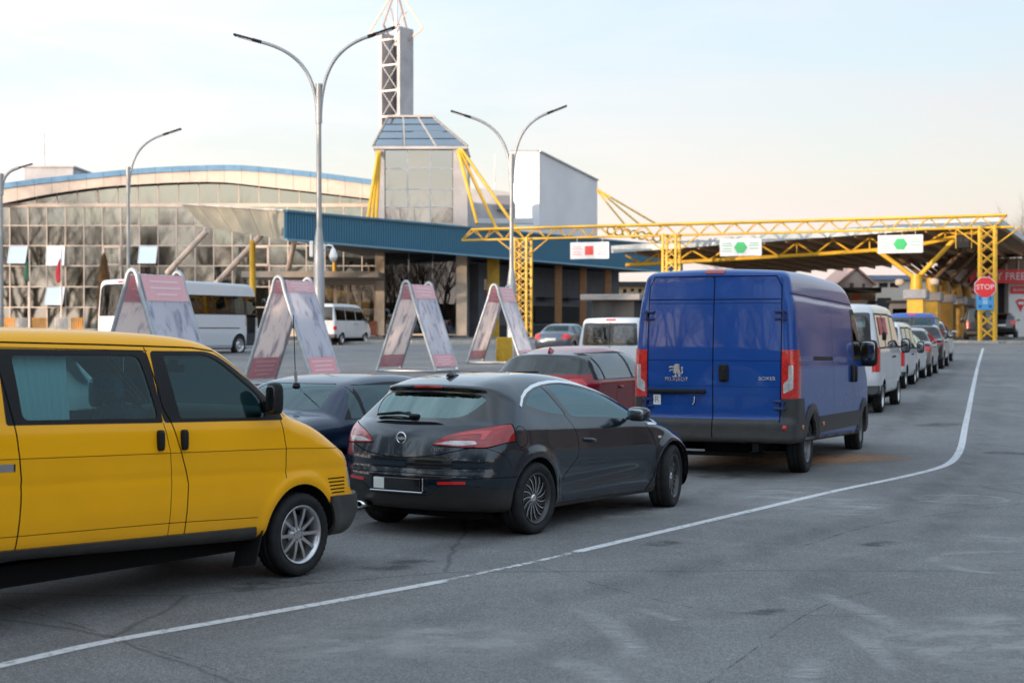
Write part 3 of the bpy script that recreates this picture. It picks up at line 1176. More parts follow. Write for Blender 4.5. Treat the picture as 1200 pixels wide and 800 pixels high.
for (px, py, r) in ((1127, 585, .55), (1190, 660, .75)):
    c = gpt(px, py)
    me = bpy.data.meshes.new('manhole_patch')
    vs = [(c.x, c.y, zg(c.y) + .0046)]; fa = [.35]
    for rr, f in ((.72, .3), (.86, 1.0), (1.0, .0)):
        for k in range(28):
            a = 2 * math.pi * k / 28
            vs.append((c.x + r * rr * math.cos(a), c.y + r * rr * math.sin(a), zg(c.y) + .0046)); fa.append(f)
    fs = [(0, 1 + k, 1 + (k + 1) % 28) for k in range(28)]
    for j in (0, 1):
        fs += [(1 + 28 * j + k, 29 + 28 * j + k, 29 + 28 * j + (k + 1) % 28, 1 + 28 * j + (k + 1) % 28) for k in range(28)]
    me.from_pydata(vs, [], fs)
    ca = me.color_attributes.new('fade', 'FLOAT_COLOR', 'POINT')
    for i, f in enumerate(fa): ca.data[i].color = (f, f, f, 1)
    me.materials.append(DUST)
    tag(link(bpy.data.objects.new('manhole_patch', me)), 'round worn patch round a manhole', None, None, 'structure')

PAVE = mat('paving', (.30, .26, .22), .9, noise=.2, nscale=3, bump=.2, bscale=30)
KERB = mat('kerb_concrete', (.34, .33, .31), .85, noise=.15, nscale=6)


def slab(name, poly, z0, z1, m, label=None):
    b = MB(); b.prism(poly, z0, z1, 'z')
    return tag(b.build(name, m), label, None, None, 'structure')


def kerb_line(p, q, n, z):
    """row of kerb stones between two plan points"""
    p, q = Vector(p), Vector(q)
    d = (q - p) / n
    rot = Matrix.Rotation(math.atan2(d.y, d.x), 3, 'Z')
    me = MB().cbox((0, 0, 0), (d.length - .02, .18, .22), .02).mesh('kerb_stone'); me.materials.append(KERB)
    for i in range(n):
        o = link(bpy.data.objects.new('kerb_stone', me), KERB_ROOT)
        o.location = (*(p + d * (i + .5)), z + .06)
        o.rotation_euler = (0, 0, math.atan2(d.y, d.x))


# pavement in front of the terminal and island at the gantry
slab('pavement', [(-42, 91.5), (-6, 93.5), (6, 100), (14, 118), (14, 175), (-70, 175)], .9, zg(95) + .14, PAVE, 'tan pavement in front of the terminal')
slab('traffic_island', [(27.2, 97.0), (29.9, 95.9), (60, 94), (60, 128), (36, 126)], .9, zg(96) + .10, PAVE, 'tan paved island behind the gantry post')
KERB_ROOT = bpy.data.objects.new('kerb', None); link(KERB_ROOT); tag(KERB_ROOT, 'low concrete kerb along the pavement edge', None, None, 'structure')
kerb_line((-42, 91.4), (-6, 93.4), 30, zg(92.5)); kerb_line((-6, 93.4), (6, 99.9), 12, zg(96))
kerb_line((27.1, 97.0), (29.9, 95.8), 3, zg(96)); kerb_line((29.9, 95.8), (44, 94.9), 14, zg(95.5))


# ------------------------------------------------------------------ terminal: arched glass hall
M_MULL = mat('mullion_paint', (.62, .50, .42), .5, noise=.08, nscale=4)
M_FASCIA = mat('fascia_cladding', (.66, .53, .44), .55, noise=.06, nscale=2)
M_BLUE_ROOF = mat('roof_edge_blue', (.16, .30, .45), .35, .3, noise=.12, nscale=1.5)
M_CONC = mat('light_concrete', (.42, .41, .42), .85, noise=.16, nscale=.7, bump=.1, bscale=20)
M_BEIGE = mat('beige_render', (.60, .50, .40), .8, noise=.08, nscale=2)
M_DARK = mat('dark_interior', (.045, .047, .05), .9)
M_GREY = mat('grey_render', (.20, .21, .24), .85, noise=.1, nscale=1)
M_YEL = mat('yellow_steel', (.72, .41, .022), .42, noise=.10, nscale=2.0, rvar=.1)
M_YEL_D = mat('yellow_steel_dark', (.56, .33, .02), .5, noise=.18, nscale=2.0)  # darker, rougher and more mottled than the plain yellow steel
M_CORR = mat('corrugated_blue', (.045, .17, .27), .38, .15, noise=.10, nscale=.8)
M_WHITE = mat('white_paint', (.78, .78, .77), .5, noise=.04, nscale=3)
M_STEEL = mat('galvanised_steel', (.40, .41, .43), .38, .75, noise=.12, nscale=3)
GL_BLD = glass('facade_glass', (.24, .27, .24), 3.8, rough=.028, spec=(.92, .96, .88))
GL_TOWER = glass('tower_glass', (.20, .22, .20), 3.8, spec=(.93, .96, .94))
GL_COAT = glass('coated_glass', (.16, .18, .18), 14.0)
GL_SKY = glass('roof_glass', (.22, .32, .42), 5.0, spec=(.85, .93, 1))
FD = 130.0                       # depth of the hall's front
ZB = zg(FD) + .14


def fx(px, d=FD): return (px - 600) / FPX * d
def fz(py, d=FD): return CAM_H + (HOR - py) * d / FPX


hall = thing('glass_hall', 'long arched terminal hall with a gridded glass front and pale blue roof rim', 'building', (0, 0, 0))
x0, x1 = fx(-75), fx(446)
nc = 24
cw = (x1 - x0) / nc
rows = [ZB + .5, fz(360), fz(336), fz(311.5), fz(288), fz(264.5), fz(242)]
roof_top = spl([(x0, fz(233)), (fx(0), fz(217.5)), (fx(100), fz(205.5)), (fx(200), fz(197)), (fx(270), fz(195)), (fx(350), fz(201)), (fx(446), fz(213))])
fas_bot = spl([(x0, fz(252)), (fx(0), fz(241)), (fx(60), fz(229)), (fx(147), fz(218.5)), (fx(250), fz(214.5)), (fx(320), fz(221)), (fx(446), fz(235.5))])
fl = lambda f_, x: float(f_(np.array(x)))
pane = MB().bb((-cw / 2 + .03, -.012, -.5), (cw / 2 - .03, .012, .5)).mesh('window_pane'); pane.materials.append(GL_BLD)
pane_c = pane.copy(); pane_c.materials.clear(); pane_c.materials.append(GL_COAT)
def cell(px, py):
    i = int((fx(px) - x0) / cw)
    zc = fz(py)
    j = max(k for k in range(len(rows)) if rows[k] <= zc)
    return (i, j)
opened = {cell(17, 301), cell(171, 299), cell(61, 348), cell(62, 301)}
framed = {cell(127, 301), cell(308, 299)}
prng = random.Random(3)
for i in range(nc):
    for j in range(len(rows) - 1):
        h = rows[j + 1] - rows[j]
        o = link(bpy.data.objects.new('window_pane', pane), hall)
        xc, zc = x0 + cw * (i + .5), (rows[j] + rows[j + 1]) / 2
        o.scale = (1, 1, h - .06)
        o.rotation_euler = (prng.gauss(0, .006), 0, prng.gauss(0, .008))
        o.location = (xc, FD + .05, zc)
        if (i, j) in opened:
            ang = R(26) if (i, j) != cell(62, 301) else R(9)
            s_ = empty('open_window', hall, (xc, FD - .12, zc + h * .5 - .05), (-ang, 0, 0))
            o.parent = s_; o.data = pane_c; o.location = (0, 0, -(h - .06) / 2); o.rotation_euler = (0, 0, 0)
            b = MB()
            for a_, c_ in (((-cw / 2 + .04, 0), (cw / 2 - .04, 0)), ((-cw / 2 + .04, -h + .06), (cw / 2 - .04, -h + .06)), ((-cw / 2 + .04, 0), (-cw / 2 + .04, -h + .06)), ((cw / 2 - .04, 0), (cw / 2 - .04, -h + .06))):
                b.bar((a_[0], -.02, a_[1]), (c_[0], -.02, c_[1]), .06, .05, (0, 1, 0))
            b.build('window_frame', M_WHITE, s_)
        if (i, j) in framed:
            b = MB()
            for a_, c_ in (((-1, -1), (1, -1)), ((-1, 1), (1, 1)), ((-1, -1), (-1, 1)), ((1, -1), (1, 1))):
                b.bar((xc + a_[0] * (cw / 2 - .1), FD - .09, zc + a_[1] * (h / 2 - .1)), (xc + c_[0] * (cw / 2 - .1), FD - .09, zc + c_[1] * (h / 2 - .1)), .14, .08, (0, 1, 0))
            b.build('window_frame', M_MULL, hall)
for i in range(nc + 1):
    x = x0 + cw * i
    top = min(fl(fas_bot, x) + .3, fz(236)) if i % 1 == 0 else 0
    b = MB(); b.bb((x - .04, FD - .05, ZB), (x + .04, FD + .09, rows[-1])); b.build('mullion', M_MULL, hall)
for z in rows[:-1]:
    b = MB(); b.bb((x0, FD - .03, z - .04), (x1, FD + .08, z + .04)); b.build('transom', M_MULL, hall)
b = MB(); b.bb((x0, FD - .14, rows[-1] - .06), (x1, FD + .12, rows[-1] + .24)); b.build('cornice', M_FASCIA, hall)
b = MB(); b.bb((x0, FD - .08, ZB - .1), (x1, FD + .15, ZB + .5)); b.build('plinth', M_BEIGE, hall)
# lunette glass between cornice and curved fascia
npn = 22
for i in range(npn):
    a, c = x0 + (x1 - x0) * i / npn, x0 + (x1 - x0) * (i + 1) / npn
    za, zc = fl(fas_bot, a) + .1, fl(fas_bot, c) + .1
    zl = rows[-1] + .24
    if max(za, zc) < zl + .12: continue
    za, zc = max(za, zl + .02), max(zc, zl + .02)
    b = MB(); b.prism([(a + .04, zl), (c - .04, zl), (c - .04, zc), (a + .04, za)], FD + .03, FD + .06, 'y')
    o = b.build('lunette_pane', GL_BLD, hall)
    b = MB(); b.bb((a - .04, FD - .03, zl), (a + .04, FD + .08, za)); b.build('lunette_bar', M_MULL, hall)
# curved fascia boards and roof rim, one board per bay
nb = 26
for i in range(nb):
    a, c = x0 + (x1 - x0) * i / nb, x0 + (x1 - x0) * (i + 1) / nb
    g_ = .012
    b = MB(); b.prism([(a + g_, fl(fas_bot, a)), (c - g_, fl(fas_bot, c)), (c - g_, fl(roof_top, c) - .42), (a + g_, fl(roof_top, a) - .42)], FD - .95, FD - .80, 'y')
    b.build('fascia_board', M_FASCIA, hall)
    b = MB(); b.prism([(a, fl(roof_top, a) - .45), (c - .02, fl(roof_top, c) - .45), (c - .02, fl(roof_top, c)), (a, fl(roof_top, a))], FD - 1.10, FD - .78, 'y')
    b.build('roof_rim', M_BLUE_ROOF, hall)
b = MB()
rp = [(x0 + (x1 - x0) * i / 26) for i in range(27)]
b.prism([(x, fl(roof_top, x) - .08) for x in rp] + [(x, fl(fas_bot, x) + .12) for x in rp[::-1]], FD - .79, FD + 24, 'y')
b.build('roof', mat('roof_sheet', (.22, .27, .33), .5, .3), hall)
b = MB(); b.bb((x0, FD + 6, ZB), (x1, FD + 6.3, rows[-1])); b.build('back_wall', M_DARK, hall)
b = MB(); b.bb((x0 - .3, FD - .05, ZB - .1), (x0, FD + 24, rows[-1] + .3)); b.build('end_wall', M_BEIGE, hall)
b = MB(); b.bb((fx(29, FD + 8), FD + 8, fz(216, FD + 8)), (fx(86, FD + 8), FD + 14, fz(196.5, FD + 8))); b.bb((fx(27, FD + 8), FD + 7.8, fz(196.5, FD + 8)), (fx(88, FD + 8), FD + 14.2, fz(194.5, FD + 8))); b.build('roof_house', M_CONC, hall)
b = MB(); b.tube([(fx(52, FD + 9), FD + 9, fz(197, FD + 9)), (fx(52, FD + 9), FD + 9, fz(150, FD + 9))], [.09, .03], 6); b.build('roof_mast', M_STEEL, hall)

# ------------------------------------------------------------------ stair tower with glass lantern, and the mast on it
TD = 125.0
tw = thing('lantern_tower', 'square glass stair tower with a sloping glass lantern roof and yellow struts', 'building', (0, 0, 0))

zb_, zt = zg(TD), fz(173, TD)
dep = 7.0
for (px0, px1) in ((440, 451), (531, 548)):
    b = MB(); b.bb((fx(px0, TD), TD - .25, zb_), (fx(px1, TD), TD + dep, zt)); b.build('corner_pier', M_CONC, tw)
gx0, gx1 = fx(451, TD), fx(531, TD)
zs = [fz(262, TD), fz(243, TD), fz(222, TD), fz(198, TD), fz(174, TD)]
zs = [fz(300, TD), fz(281, TD)] + zs
for i in range(3):
    for j in range(len(zs) - 1):
        a, c = gx0 + (gx1 - gx0) * i / 3 + .05, gx0 + (gx1 - gx0) * (i + 1) / 3 - .05
        b = MB(); b.bb((-(c - a) / 2, -.012, -(zs[j + 1] - zs[j]) / 2 + .04), ((c - a) / 2, .012, (zs[j + 1] - zs[j]) / 2 - .04))
        b.build('window_pane', GL_TOWER, tw, ((a + c) / 2, TD, (zs[j] + zs[j + 1]) / 2), (prng.gauss(0, .006), 0, prng.gauss(0, .006)))
for i in range(1, 3):
    x = gx0 + (gx1 - gx0) * i / 3
    b = MB(); b.bb((x - .05, TD - .06, zs[0]), (x + .05, TD + .05, zt)); b.build('mullion', M_STEEL, tw)
for z in zs[1:-1]:
    b = MB(); b.bb((gx0, TD - .05, z - .045), (gx1, TD + .05, z + .045)); b.build('transom', M_STEEL, tw)
b = MB(); b.bb((gx0, TD + 3.0, zb_), (gx1, TD + 3.2, zt)); b.build('inner_wall', M_GREY, tw)
# lantern roof: truncated pyramid of glass strips
lx0, lx1 = fx(438, TD), fx(548, TD)
ux0, ux1 = fx(455, TD + 2), fx(508, TD + 2)
zl, zu = zt + .05, fz(138, TD + 2)
y0l, y1l, y0u, y1u = TD - .5, TD + dep + .3, TD + 1.9, TD + dep - 2
b = MB(); b.bb((lx0, y0l, zt - .18), (lx1, y1l, zl)); b.build('lantern_cornice', M_CONC, tw)
def lerp(a, c, t_): return tuple(p + (q - p) * t_ for p, q in zip(a, c))
A0, B0, C0, D0 = (lx0, y0l, zl), (lx1, y0l, zl), (lx1, y1l, zl), (lx0, y1l, zl)
A1, B1, C1, D1 = (ux0, y0u, zu), (ux1, y0u, zu), (ux1, y1u, zu), (ux0, y1u, zu)
M_RIB = mat('lantern_rib', (.46, .43, .41), .45, .2)
for (p0, q0, p1, q1, nst) in ((A0, B0, A1, B1, 3), (B0, C0, B1, C1, 3), (D0, A0, D1, A1, 3), (C0, D0, C1, D1, 3)):
    for i in range(nst):
        for j in range(4):
            c4 = [lerp(lerp(p0, q0, (i + .04) / nst), lerp(p1, q1, (i + .04) / nst), (j + .06) / 4), lerp(lerp(p0, q0, (i + .96) / nst), lerp(p1, q1, (i + .96) / nst), (j + .06) / 4),
                  lerp(lerp(p0, q0, (i + .96) / nst), lerp(p1, q1, (i + .96) / nst), (j + .94) / 4), lerp(lerp(p0, q0, (i + .04) / nst), lerp(p1, q1, (i + .04) / nst), (j + .94) / 4)]
            n_ = (Vector(c4[1]) - Vector(c4[0])).cross(Vector(c4[3]) - Vector(c4[0])).normalized() * .04
            b = MB(); b.add(c4 + [tuple(Vector(q) - n_) for q in c4], [(0, 1, 2, 3), (4, 7, 6, 5), (0, 4, 5, 1), (1, 5, 6, 2), (2, 6, 7, 3), (3, 7, 4, 0)]); b.build('lantern_pane', GL_SKY, tw)
    for i in range(nst + 1):
        b = MB(); b.bar(lerp(p0, q0, i / nst), lerp(p1, q1, i / nst), .14 if i in (0, nst) else .10, .14); b.build('lantern_rib', M_RIB, tw)
b = MB(); b.bb((ux0 - .1, y0u - .1, zu), (ux1 + .1, y1u + .1, zu + .16)); b.build('lantern_cap', M_RIB, tw)
for (p, q) in ((at(443, 178, TD - .4), at(431, 256, TD - 5)), (at(444, 178, TD - .4), at(436, 256, TD - 4)), (at(445, 178, TD - .4), at(441, 256, TD - 3)),
               (at(537, 176, TD - .4), at(559, 262, TD - 4)), (at(538, 175, TD - .4), at(582, 268, TD - 3)), (at(540, 174, TD - .4), at(608, 272, TD - 2))):
    b = MB(); b.tube([p, q], .13, 8); b.build('support_strut', M_YEL, tw)

mast = thing('concrete_mast', 'tall concrete mast with crossed bracing and a diamond frame on top', 'mast', (0, 0, 0))
MD = TD + 4
mrot = Matrix.Rotation(R(-33), 3, 'Z')
mc = Vector((fx(464.5, MD), MD, 0))
mw = .92
mz0, mz1 = fz(138, MD), fz(40, MD)
def mp(x, y, z): return mc + mrot @ Vector((x, y, 0)) + Vector((0, 0, z))
for sx_ in (-1, 1):
    b = MB()
    vs = [mp(sx_ * mw - .12 * (sx_ + 0), -mw, z) for z in (0,)]
    pl = [(sx_ * mw - .14, -mw), (sx_ * mw + .14, -mw), (sx_ * mw + .14, mw), (sx_ * mw - .14, mw)]
    top = mz1 + (0 if sx_ < 0 else .35)
    b.add([mp(x, y, mz0 - 3) for x, y in pl] + [mp(x, y, top) for x, y in pl], [(0, 3, 2, 1), (4, 5, 6, 7), (0, 1, 5, 4), (1, 2, 6, 5), (2, 3, 7, 6), (3, 0, 4, 7)])
    b.build('side_slab', M_CONC, mast)
b = MB(); b.add([mp(x, y, mz0 - 3) for x, y in ((-mw + .14, mw - .3), (mw - .14, mw - .3), (mw - .14, mw - .2), (-mw + .14, mw - .2))] + [mp(x, y, mz1 - .3) for x, y in ((-mw + .14, mw - .3), (mw - .14, mw - .3), (mw - .14, mw - .2), (-mw + .14, mw - .2))], [(0, 3, 2, 1), (4, 5, 6, 7), (0, 1, 5, 4), (1, 2, 6, 5), (2, 3, 7, 6), (3, 0, 4, 7)]); b.build('back_slab', mat('mast_back', (.13, .135, .15), .85), mast)
nz_ = 3
zz = [mz0 + (mz1 - .6 - mz0) * i / nz_ for i in range(nz_ + 1)]
for yy in (-mw + .06,):
    for i in range(nz_):
        for s2 in (1, -1):
            b = MB(); b.bar(mp(-s2 * (mw - .14), yy, zz[i]), mp(s2 * (mw - .14), yy, zz[i + 1]), .055); b.build('cross_brace', M_CONC, mast)
    for i in range(nz_ + 1):
        b = MB(); b.bar(mp(-(mw - .14), yy, zz[i]), mp(mw - .14, yy, zz[i]), .12, .14); b.build('crossbar', M_RIB, mast)
M_FRAME = mat('mast_frame', (.48, .30, .20), .5, .3)
zc_, za_ = fz(36, MD), fz(-14, MD)
rr_ = 2.4
for k in range(4):
    a = R(33 + 90 * k) * -1 + R(12)
    o_ = Vector((math.cos(a) * rr_, math.sin(a) * rr_, 0))
    b = MB()
    b.bar(mc + o_ * .45 + Vector((0, 0, mz1 - .6)), mc + o_ + Vector((0, 0, zc_)), .10); b.build('frame_stay', M_FRAME, mast)
    b = MB(); b.bar(mc + o_ + Vector((0, 0, zc_)), mc + Vector((0, 0, za_)), .10); b.build('frame_stay', M_FRAME, mast)
    b = MB(); b.bar(mc + o_ * .42 + Vector((0, 0, fz(13, MD))), mc + Vector((0, 0, mz1 + .2)), .05); b.build('frame_tie', M_FRAME, mast)
b = MB(); b.tube([mc + Vector((0, 0, mz1 - 1)), mc + Vector((0, 0, za_ + .2))], .12, 8); b.build('centre_pole', M_WHITE, mast)
for dx_, dz_ in ((-.75, .5), (.65, .6)):
    b = MB(); b.tube([mp(dx_, -.6, mz1 - .4), mp(dx_, -.6, mz1 + dz_)], .025, 6); b.sup(mp(dx_, -.6, mz1 + dz_), (.12, .12, .10), .9, 10, 8); b.build('mast_lamp', M_STEEL, mast)

# ------------------------------------------------------------------ white block behind, with its annex
WD = 152.0
blk = thing('white_block', 'tall white windowless block with a sloping roofline behind the blue canopy', 'building', (0, 0, 0))
pL, pC, pR_ = at(600, 178, WD + 5.5), at(632, 178, WD), at(700, 212, WD + 9.5)
M_BLK = mat('white_render', (.68, .68, .70), .85, noise=.07, nscale=.35, col2=(.60, .605, .63), bump=.1, bscale=8)
b = MB()
zA, zR = fz(178, WD), fz(212, WD + 9.5)
p4 = [Vector((pL.x, pL.y, 0)), Vector((pC.x, pC.y, 0)), Vector((pR_.x, pR_.y, 0)), Vector((pL.x + pR_.x - pC.x, pL.y + pR_.y - pC.y, 0))]
tz = [fz(177.5, WD + 5.5), zA, zR, zR]
b.add([(p.x, p.y, 0) for p in p4] + [(p.x, p.y, z) for p, z in zip(p4, tz)], [(0, 3, 2, 1), (4, 5, 6, 7), (0, 1, 5, 4), (1, 2, 6, 5), (2, 3, 7, 6), (3, 0, 4, 7)])
b.build('wall', M_BLK, blk)
b = MB(); b.bar((p4[1].x, p4[1].y, tz[1] + .06), (p4[2].x, p4[2].y, tz[2] + .06), .35, .14); b.build('roof_flashing', M_STEEL, blk)
b = MB(); b.bar((p4[0].x, p4[0].y, tz[0] + .06), (p4[1].x, p4[1].y, tz[1] + .06), .35, .12); b.build('roof_flashing', M_STEEL, blk)
ann = thing('annex_block', 'low grey annex with a slanted parapet between tower and white block', 'building', (0, 0, 0))
b = MB(); b.prism([(fx(548, 142), fz(285, 142)), (fx(604, 142), fz(285, 142)), (fx(604, 142), fz(240, 142)), (fx(596, 142), fz(225, 142)), (fx(566, 142), fz(221, 142)), (fx(548, 142), fz(221, 142))], 142, 149, 'y'); b.build('wall', M_CONC, ann)
b = MB(); b.bb((fx(582, 141), 141, fz(246, 141)), (fx(597, 141), 142.2, fz(229, 141))); b.build('roof_unit', M_GREY, ann)
b = MB(); b.bb((fx(560, 140), 140, fz(262, 140)), (fx(625, 140), 141, fz(256, 140))); b.build('parapet', M_BLK, ann)
b = MB(); b.tube([at(580, 222, 142.5), at(580, 180, 142.5)], [.05, .02], 5); b.build('aerial', M_STEEL, ann)

# ------------------------------------------------------------------ main canopy
can = thing('blue_canopy', 'broad canopy with corrugated blue fascia and a beige prow over the terminal entrance', 'canopy', (0, 0, 0))
cA = Vector((-14.4, 100.0)); cB = Vector((16.0, 148.0)); cL = Vector((-22.0, 105.0))
ztA, zbA = fz(246.5, 100), fz(281, 100)
ztB, zbB = fz(289, 148), fz(321, 148)
ztL, zbL = fz(239, 105), fz(267, 105)
dAB = (cB - cA)
nAB = Vector((dAB.y, -dAB.x)).normalized()
n = 210
me = MB().bb((-.06, -.03, 0), (.06, .03, 1)).mesh('fascia_rib'); me.materials.append(M_CORR)
b = MB()
q = [cA, cB, cB - nAB * .08, cA - nAB * .08]
b.add([(p.x, p.y, z) for p, z in zip(q, (zbA, zbB, zbB, zbA))] + [(p.x, p.y, z) for p, z in zip(q, (ztA, ztB, ztB, ztA))], [(0, 3, 2, 1), (4, 5, 6, 7), (0, 1, 5, 4), (1, 2, 6, 5), (2, 3, 7, 6), (3, 0, 4, 7)])
b.build('blue_fascia', M_CORR, can)
for i in range(n):
    t_ = (i + .5) / n
    p = cA + dAB * t_ + nAB * .025
    o = link(bpy.data.objects.new('fascia_rib', me), can)
    zl_, zh_ = zbA + (zbB - zbA) * t_, ztA + (ztB - ztA) * t_
    o.location = (p.x, p.y, zl_ + .12); o.scale = (1, 1, zh_ - zl_ - .28)
    o.rotation_euler = (0, 0, math.atan2(dAB.y, dAB.x))
for (za1, za2, hh, mm) in ((ztA, ztB, .14, M_CORR), (zbA + .06, zbB + .06, .13, mat('fascia_lip', (.14, .30, .42), .4, .2))):
    b = MB(); b.bar((*(cA + nAB * .10), za1 - .04), (*(cB + nAB * .10), za2 - .04), .22, hh); b.build('fascia_edge', mm, can)
# prow: beige boarded face leaning outwards, cut off at a slant on the left
M_PROW = mat('prow_cladding', (.40, .36, .28), .6, noise=.05, nscale=1)
dL = (cL - cA); nL = Vector((-dL.y, dL.x)).normalized()
if nL.y > 0: nL = -nL
np_ = 6
for i in range(np_):
    t0_, t1_ = i / np_ + .002, (i + 1) / np_ - .002
    def pr(t_, top):
        if top: p = cA + dL * t_ * 1.0
        else: p = cA + dL * (t_ * .80) - dL.normalized() * 0.4 * 0 - nL * .35
        return (p.x, p.y, (ztA + (ztL - ztA) * t_) if top else (zbA + (zbL - zbA) * t_))
    c4 = [pr(t0_, 0), pr(t1_, 0), pr(t1_, 1), pr(t0_, 1)]
    nn = Vector((nL.x, nL.y, 0)) * .06
    b = MB(); b.add(c4 + [tuple(Vector(v_) - nn) for v_ in c4], [(0, 1, 2, 3), (4, 7, 6, 5), (0, 4, 5, 1), (1, 5, 6, 2), (2, 6, 7, 3), (3, 7, 4, 0)]); b.build('prow_board', M_PROW, can)
b = MB(); b.bar((cA.x, cA.y, ztA), (cL.x, cL.y, ztL), .25, .10); b.build('prow_edge', M_STEEL, can)
b = MB()
back = [cA - nAB * 9, cB - nAB * 9]
rf = [cA - nAB * .1, cB - nAB * .1, cB - nAB * 17, Vector((-12, 128)), cL + Vector((3, 5))]
zr = [(zbA + .25), (zbB + .25), (zbB + .25), zbA + .25, zbL + .3]
b.add([(p.x, p.y, z) for p, z in zip(rf, zr)] + [(p.x, p.y, z + .5) for p, z in zip(rf, zr)], [(4, 3, 2, 1, 0), (5, 6, 7, 8, 9)] + [(i, (i + 1) % 5, 5 + (i + 1) % 5, 5 + i) for i in range(5)])
b.build('canopy_roof', mat('canopy_soffit', (.16, .16, .17), .8, noise=.15, nscale=1), can)
def pier(px, d, w, z1, m, name='column', n8=10):
    x = fx(px, d); b = MB(); b.tube([(x, d, zg(d)), (x, d, z1)], w / 2, n8); return b.build(name, m, can)
pier(296, 106, .42, zbA + .3, M_YEL); b = MB(); b.tube([(fx(392, 116), 116, fz(318, 115)), (fx(392, 116), 116, zbA + .3)], .16, 10); b.build('column', M_YEL, can)
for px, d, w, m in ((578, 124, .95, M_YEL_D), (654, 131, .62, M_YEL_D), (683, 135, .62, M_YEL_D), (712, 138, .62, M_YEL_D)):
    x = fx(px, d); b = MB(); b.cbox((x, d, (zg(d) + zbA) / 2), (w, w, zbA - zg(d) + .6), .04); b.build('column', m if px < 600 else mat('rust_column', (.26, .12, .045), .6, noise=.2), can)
for (p, q) in ((at(196, 320, 108), at(243, 270, 105)), (at(250, 336, 110), at(306, 276, 105.5)), (at(330, 350, 122), at(345, 284, 112))):
    b = MB(); b.tube([p, q], .20, 8); b.build('raking_strut', M_MULL, can)
for (p, q) in ((at(700, 222, 150), at(752, 265, 140)), (at(700, 222, 150), at(775, 266, 139)), (at(700, 224, 150), at(733, 264, 141))):
    b = MB(); b.tube([p, q], .09, 6); b.build('tie_rod', M_YEL_D, can)
b = MB(); 
for k in range(9):
    p = at(716 + 9 * k, 270 + 1.5 * k, 141 + .5 * k); b = MB(); b.lathe([(-.3, .40), (-.3, .28), (.3, .28), (.3, .40)], 14, 'y', (p.x, p.y, p.z), closed=True); b.build('roof_ring', M_YEL, can)

# ------------------------------------------------------------------ entrance pavilion under the canopy
pav = thing('entrance_pavilion', 'beige framed entrance pavilion with a large dark shop window', 'building', (0, 0, 0))
PD = 121.0
zp = zg(PD) + .14
zpt = fz(284, PD)
for (a, c) in ((440.5, 451), (535, 547)):
    b = MB(); b.bb((fx(a, PD), PD - .5, zp), (fx(c, PD), PD + .6, zpt)); b.build('column', M_BEIGE, pav)
b = MB(); b.bb((fx(451, PD), PD - .35, zp), (fx(535, PD), PD + .2, fz(391, PD))); b.build('window_sill', M_BEIGE, pav)
ps = [451, 479, 507, 535]
for i in range(3):
    b = MB(); b.bb((fx(ps[i], PD) + .04, PD - .01, fz(390.5, PD)), (fx(ps[i + 1], PD) - .04, PD + .01, zpt)); b.build('window_pane', glass('shop_glass', (.30, .33, .34), 1.9), pav)
    if i:
        b = MB(); b.bb((fx(ps[i], PD) - .04, PD - .05, fz(391, PD)), (fx(ps[i], PD) + .04, PD + .05, zpt)); b.build('mullion', M_GREY, pav)
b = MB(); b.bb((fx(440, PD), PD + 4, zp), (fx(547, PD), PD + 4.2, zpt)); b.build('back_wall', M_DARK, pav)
for k, px in enumerate((487, 494, 501, 509)):
    p = at(px, 316 + 2 * (k % 2), PD + 1.5); b = MB(); b.lathe([(-.35, .10), (.35, .10)], 10, 'z', tuple(p)); b.sup(tuple(p), (.10, .10, .30), .5, 10, 8); b.build('hanging_lamp', mat('brass_lamp', (.62, .38, .08), .35, .4), pav)
for px, col in ((500, 'white'), (514, 'red'), (528, 'red')):
    p = at(px, 372, PD + 1.2); b = MB(); b.cbox(tuple(p), (.5, .3, 1.1), .08); b.build('display_stand', mat('display_' + col, (.6, .05, .06) if col == 'red' else (.6, .6, .6), .5), pav)
for px in (468, 522):
    p = at(px, 385, PD + .9); b = MB(); b.sup(tuple(p), (.9, .5, .35), .5, 16, 8); b.build('display_table', mat('display_teal', (.06, .20, .24), .6), pav)
# door bay to the left with its slab roof
b = MB(); b.bb((fx(284, 115), 114.6, fz(325, 115)), (fx(444, 115), 121.5, fz(318, 115))); b.build('porch_slab', mat('porch_concrete', (.46, .40, .34), .8, noise=.1, nscale=1), pav)
b = MB(); b.bb((fx(372, 121), 121, fz(334, 121)), (fx(441, 121), 121.3, fz(324, 121))); b.build('door_lintel', M_BEIGE, pav)
for px in (374, 393, 408, 421, 440):
    b = MB(); b.bb((fx(px, 121) - .11, 120.95, zp), (fx(px, 121) + .11, 121.2, fz(330, 121))); b.build('door_post', M_BEIGE, pav)
for a, c in ((374, 393), (393, 408), (408, 421), (421, 440)):
    b = MB(); b.bb((fx(a, 121) + .12, 121.05, zp + .9), (fx(c, 121) - .12, 121.08, fz(333.5, 121))); b.build('door_glass', glass('door_glass', (.45, .42, .34), 1.7), pav)
b = MB(); b.bb((fx(366, 121), 124, zp), (fx(445, 121), 124.2, fz(322, 121))); b.build('lobby_wall', mat('lobby_cream', (.62, .52, .36), .8, noise=.2, nscale=1.2), pav)
for a, c in ((380, 393), (421, 441)):
    b = MB(); b.bb((fx(a, 120), 120.4, zp), (fx(c, 120), 120.8, zp + 1.1)); b.build('brick_apron', mat('brick_red', (.30, .11, .07), .85, noise=.25, nscale=6), pav)
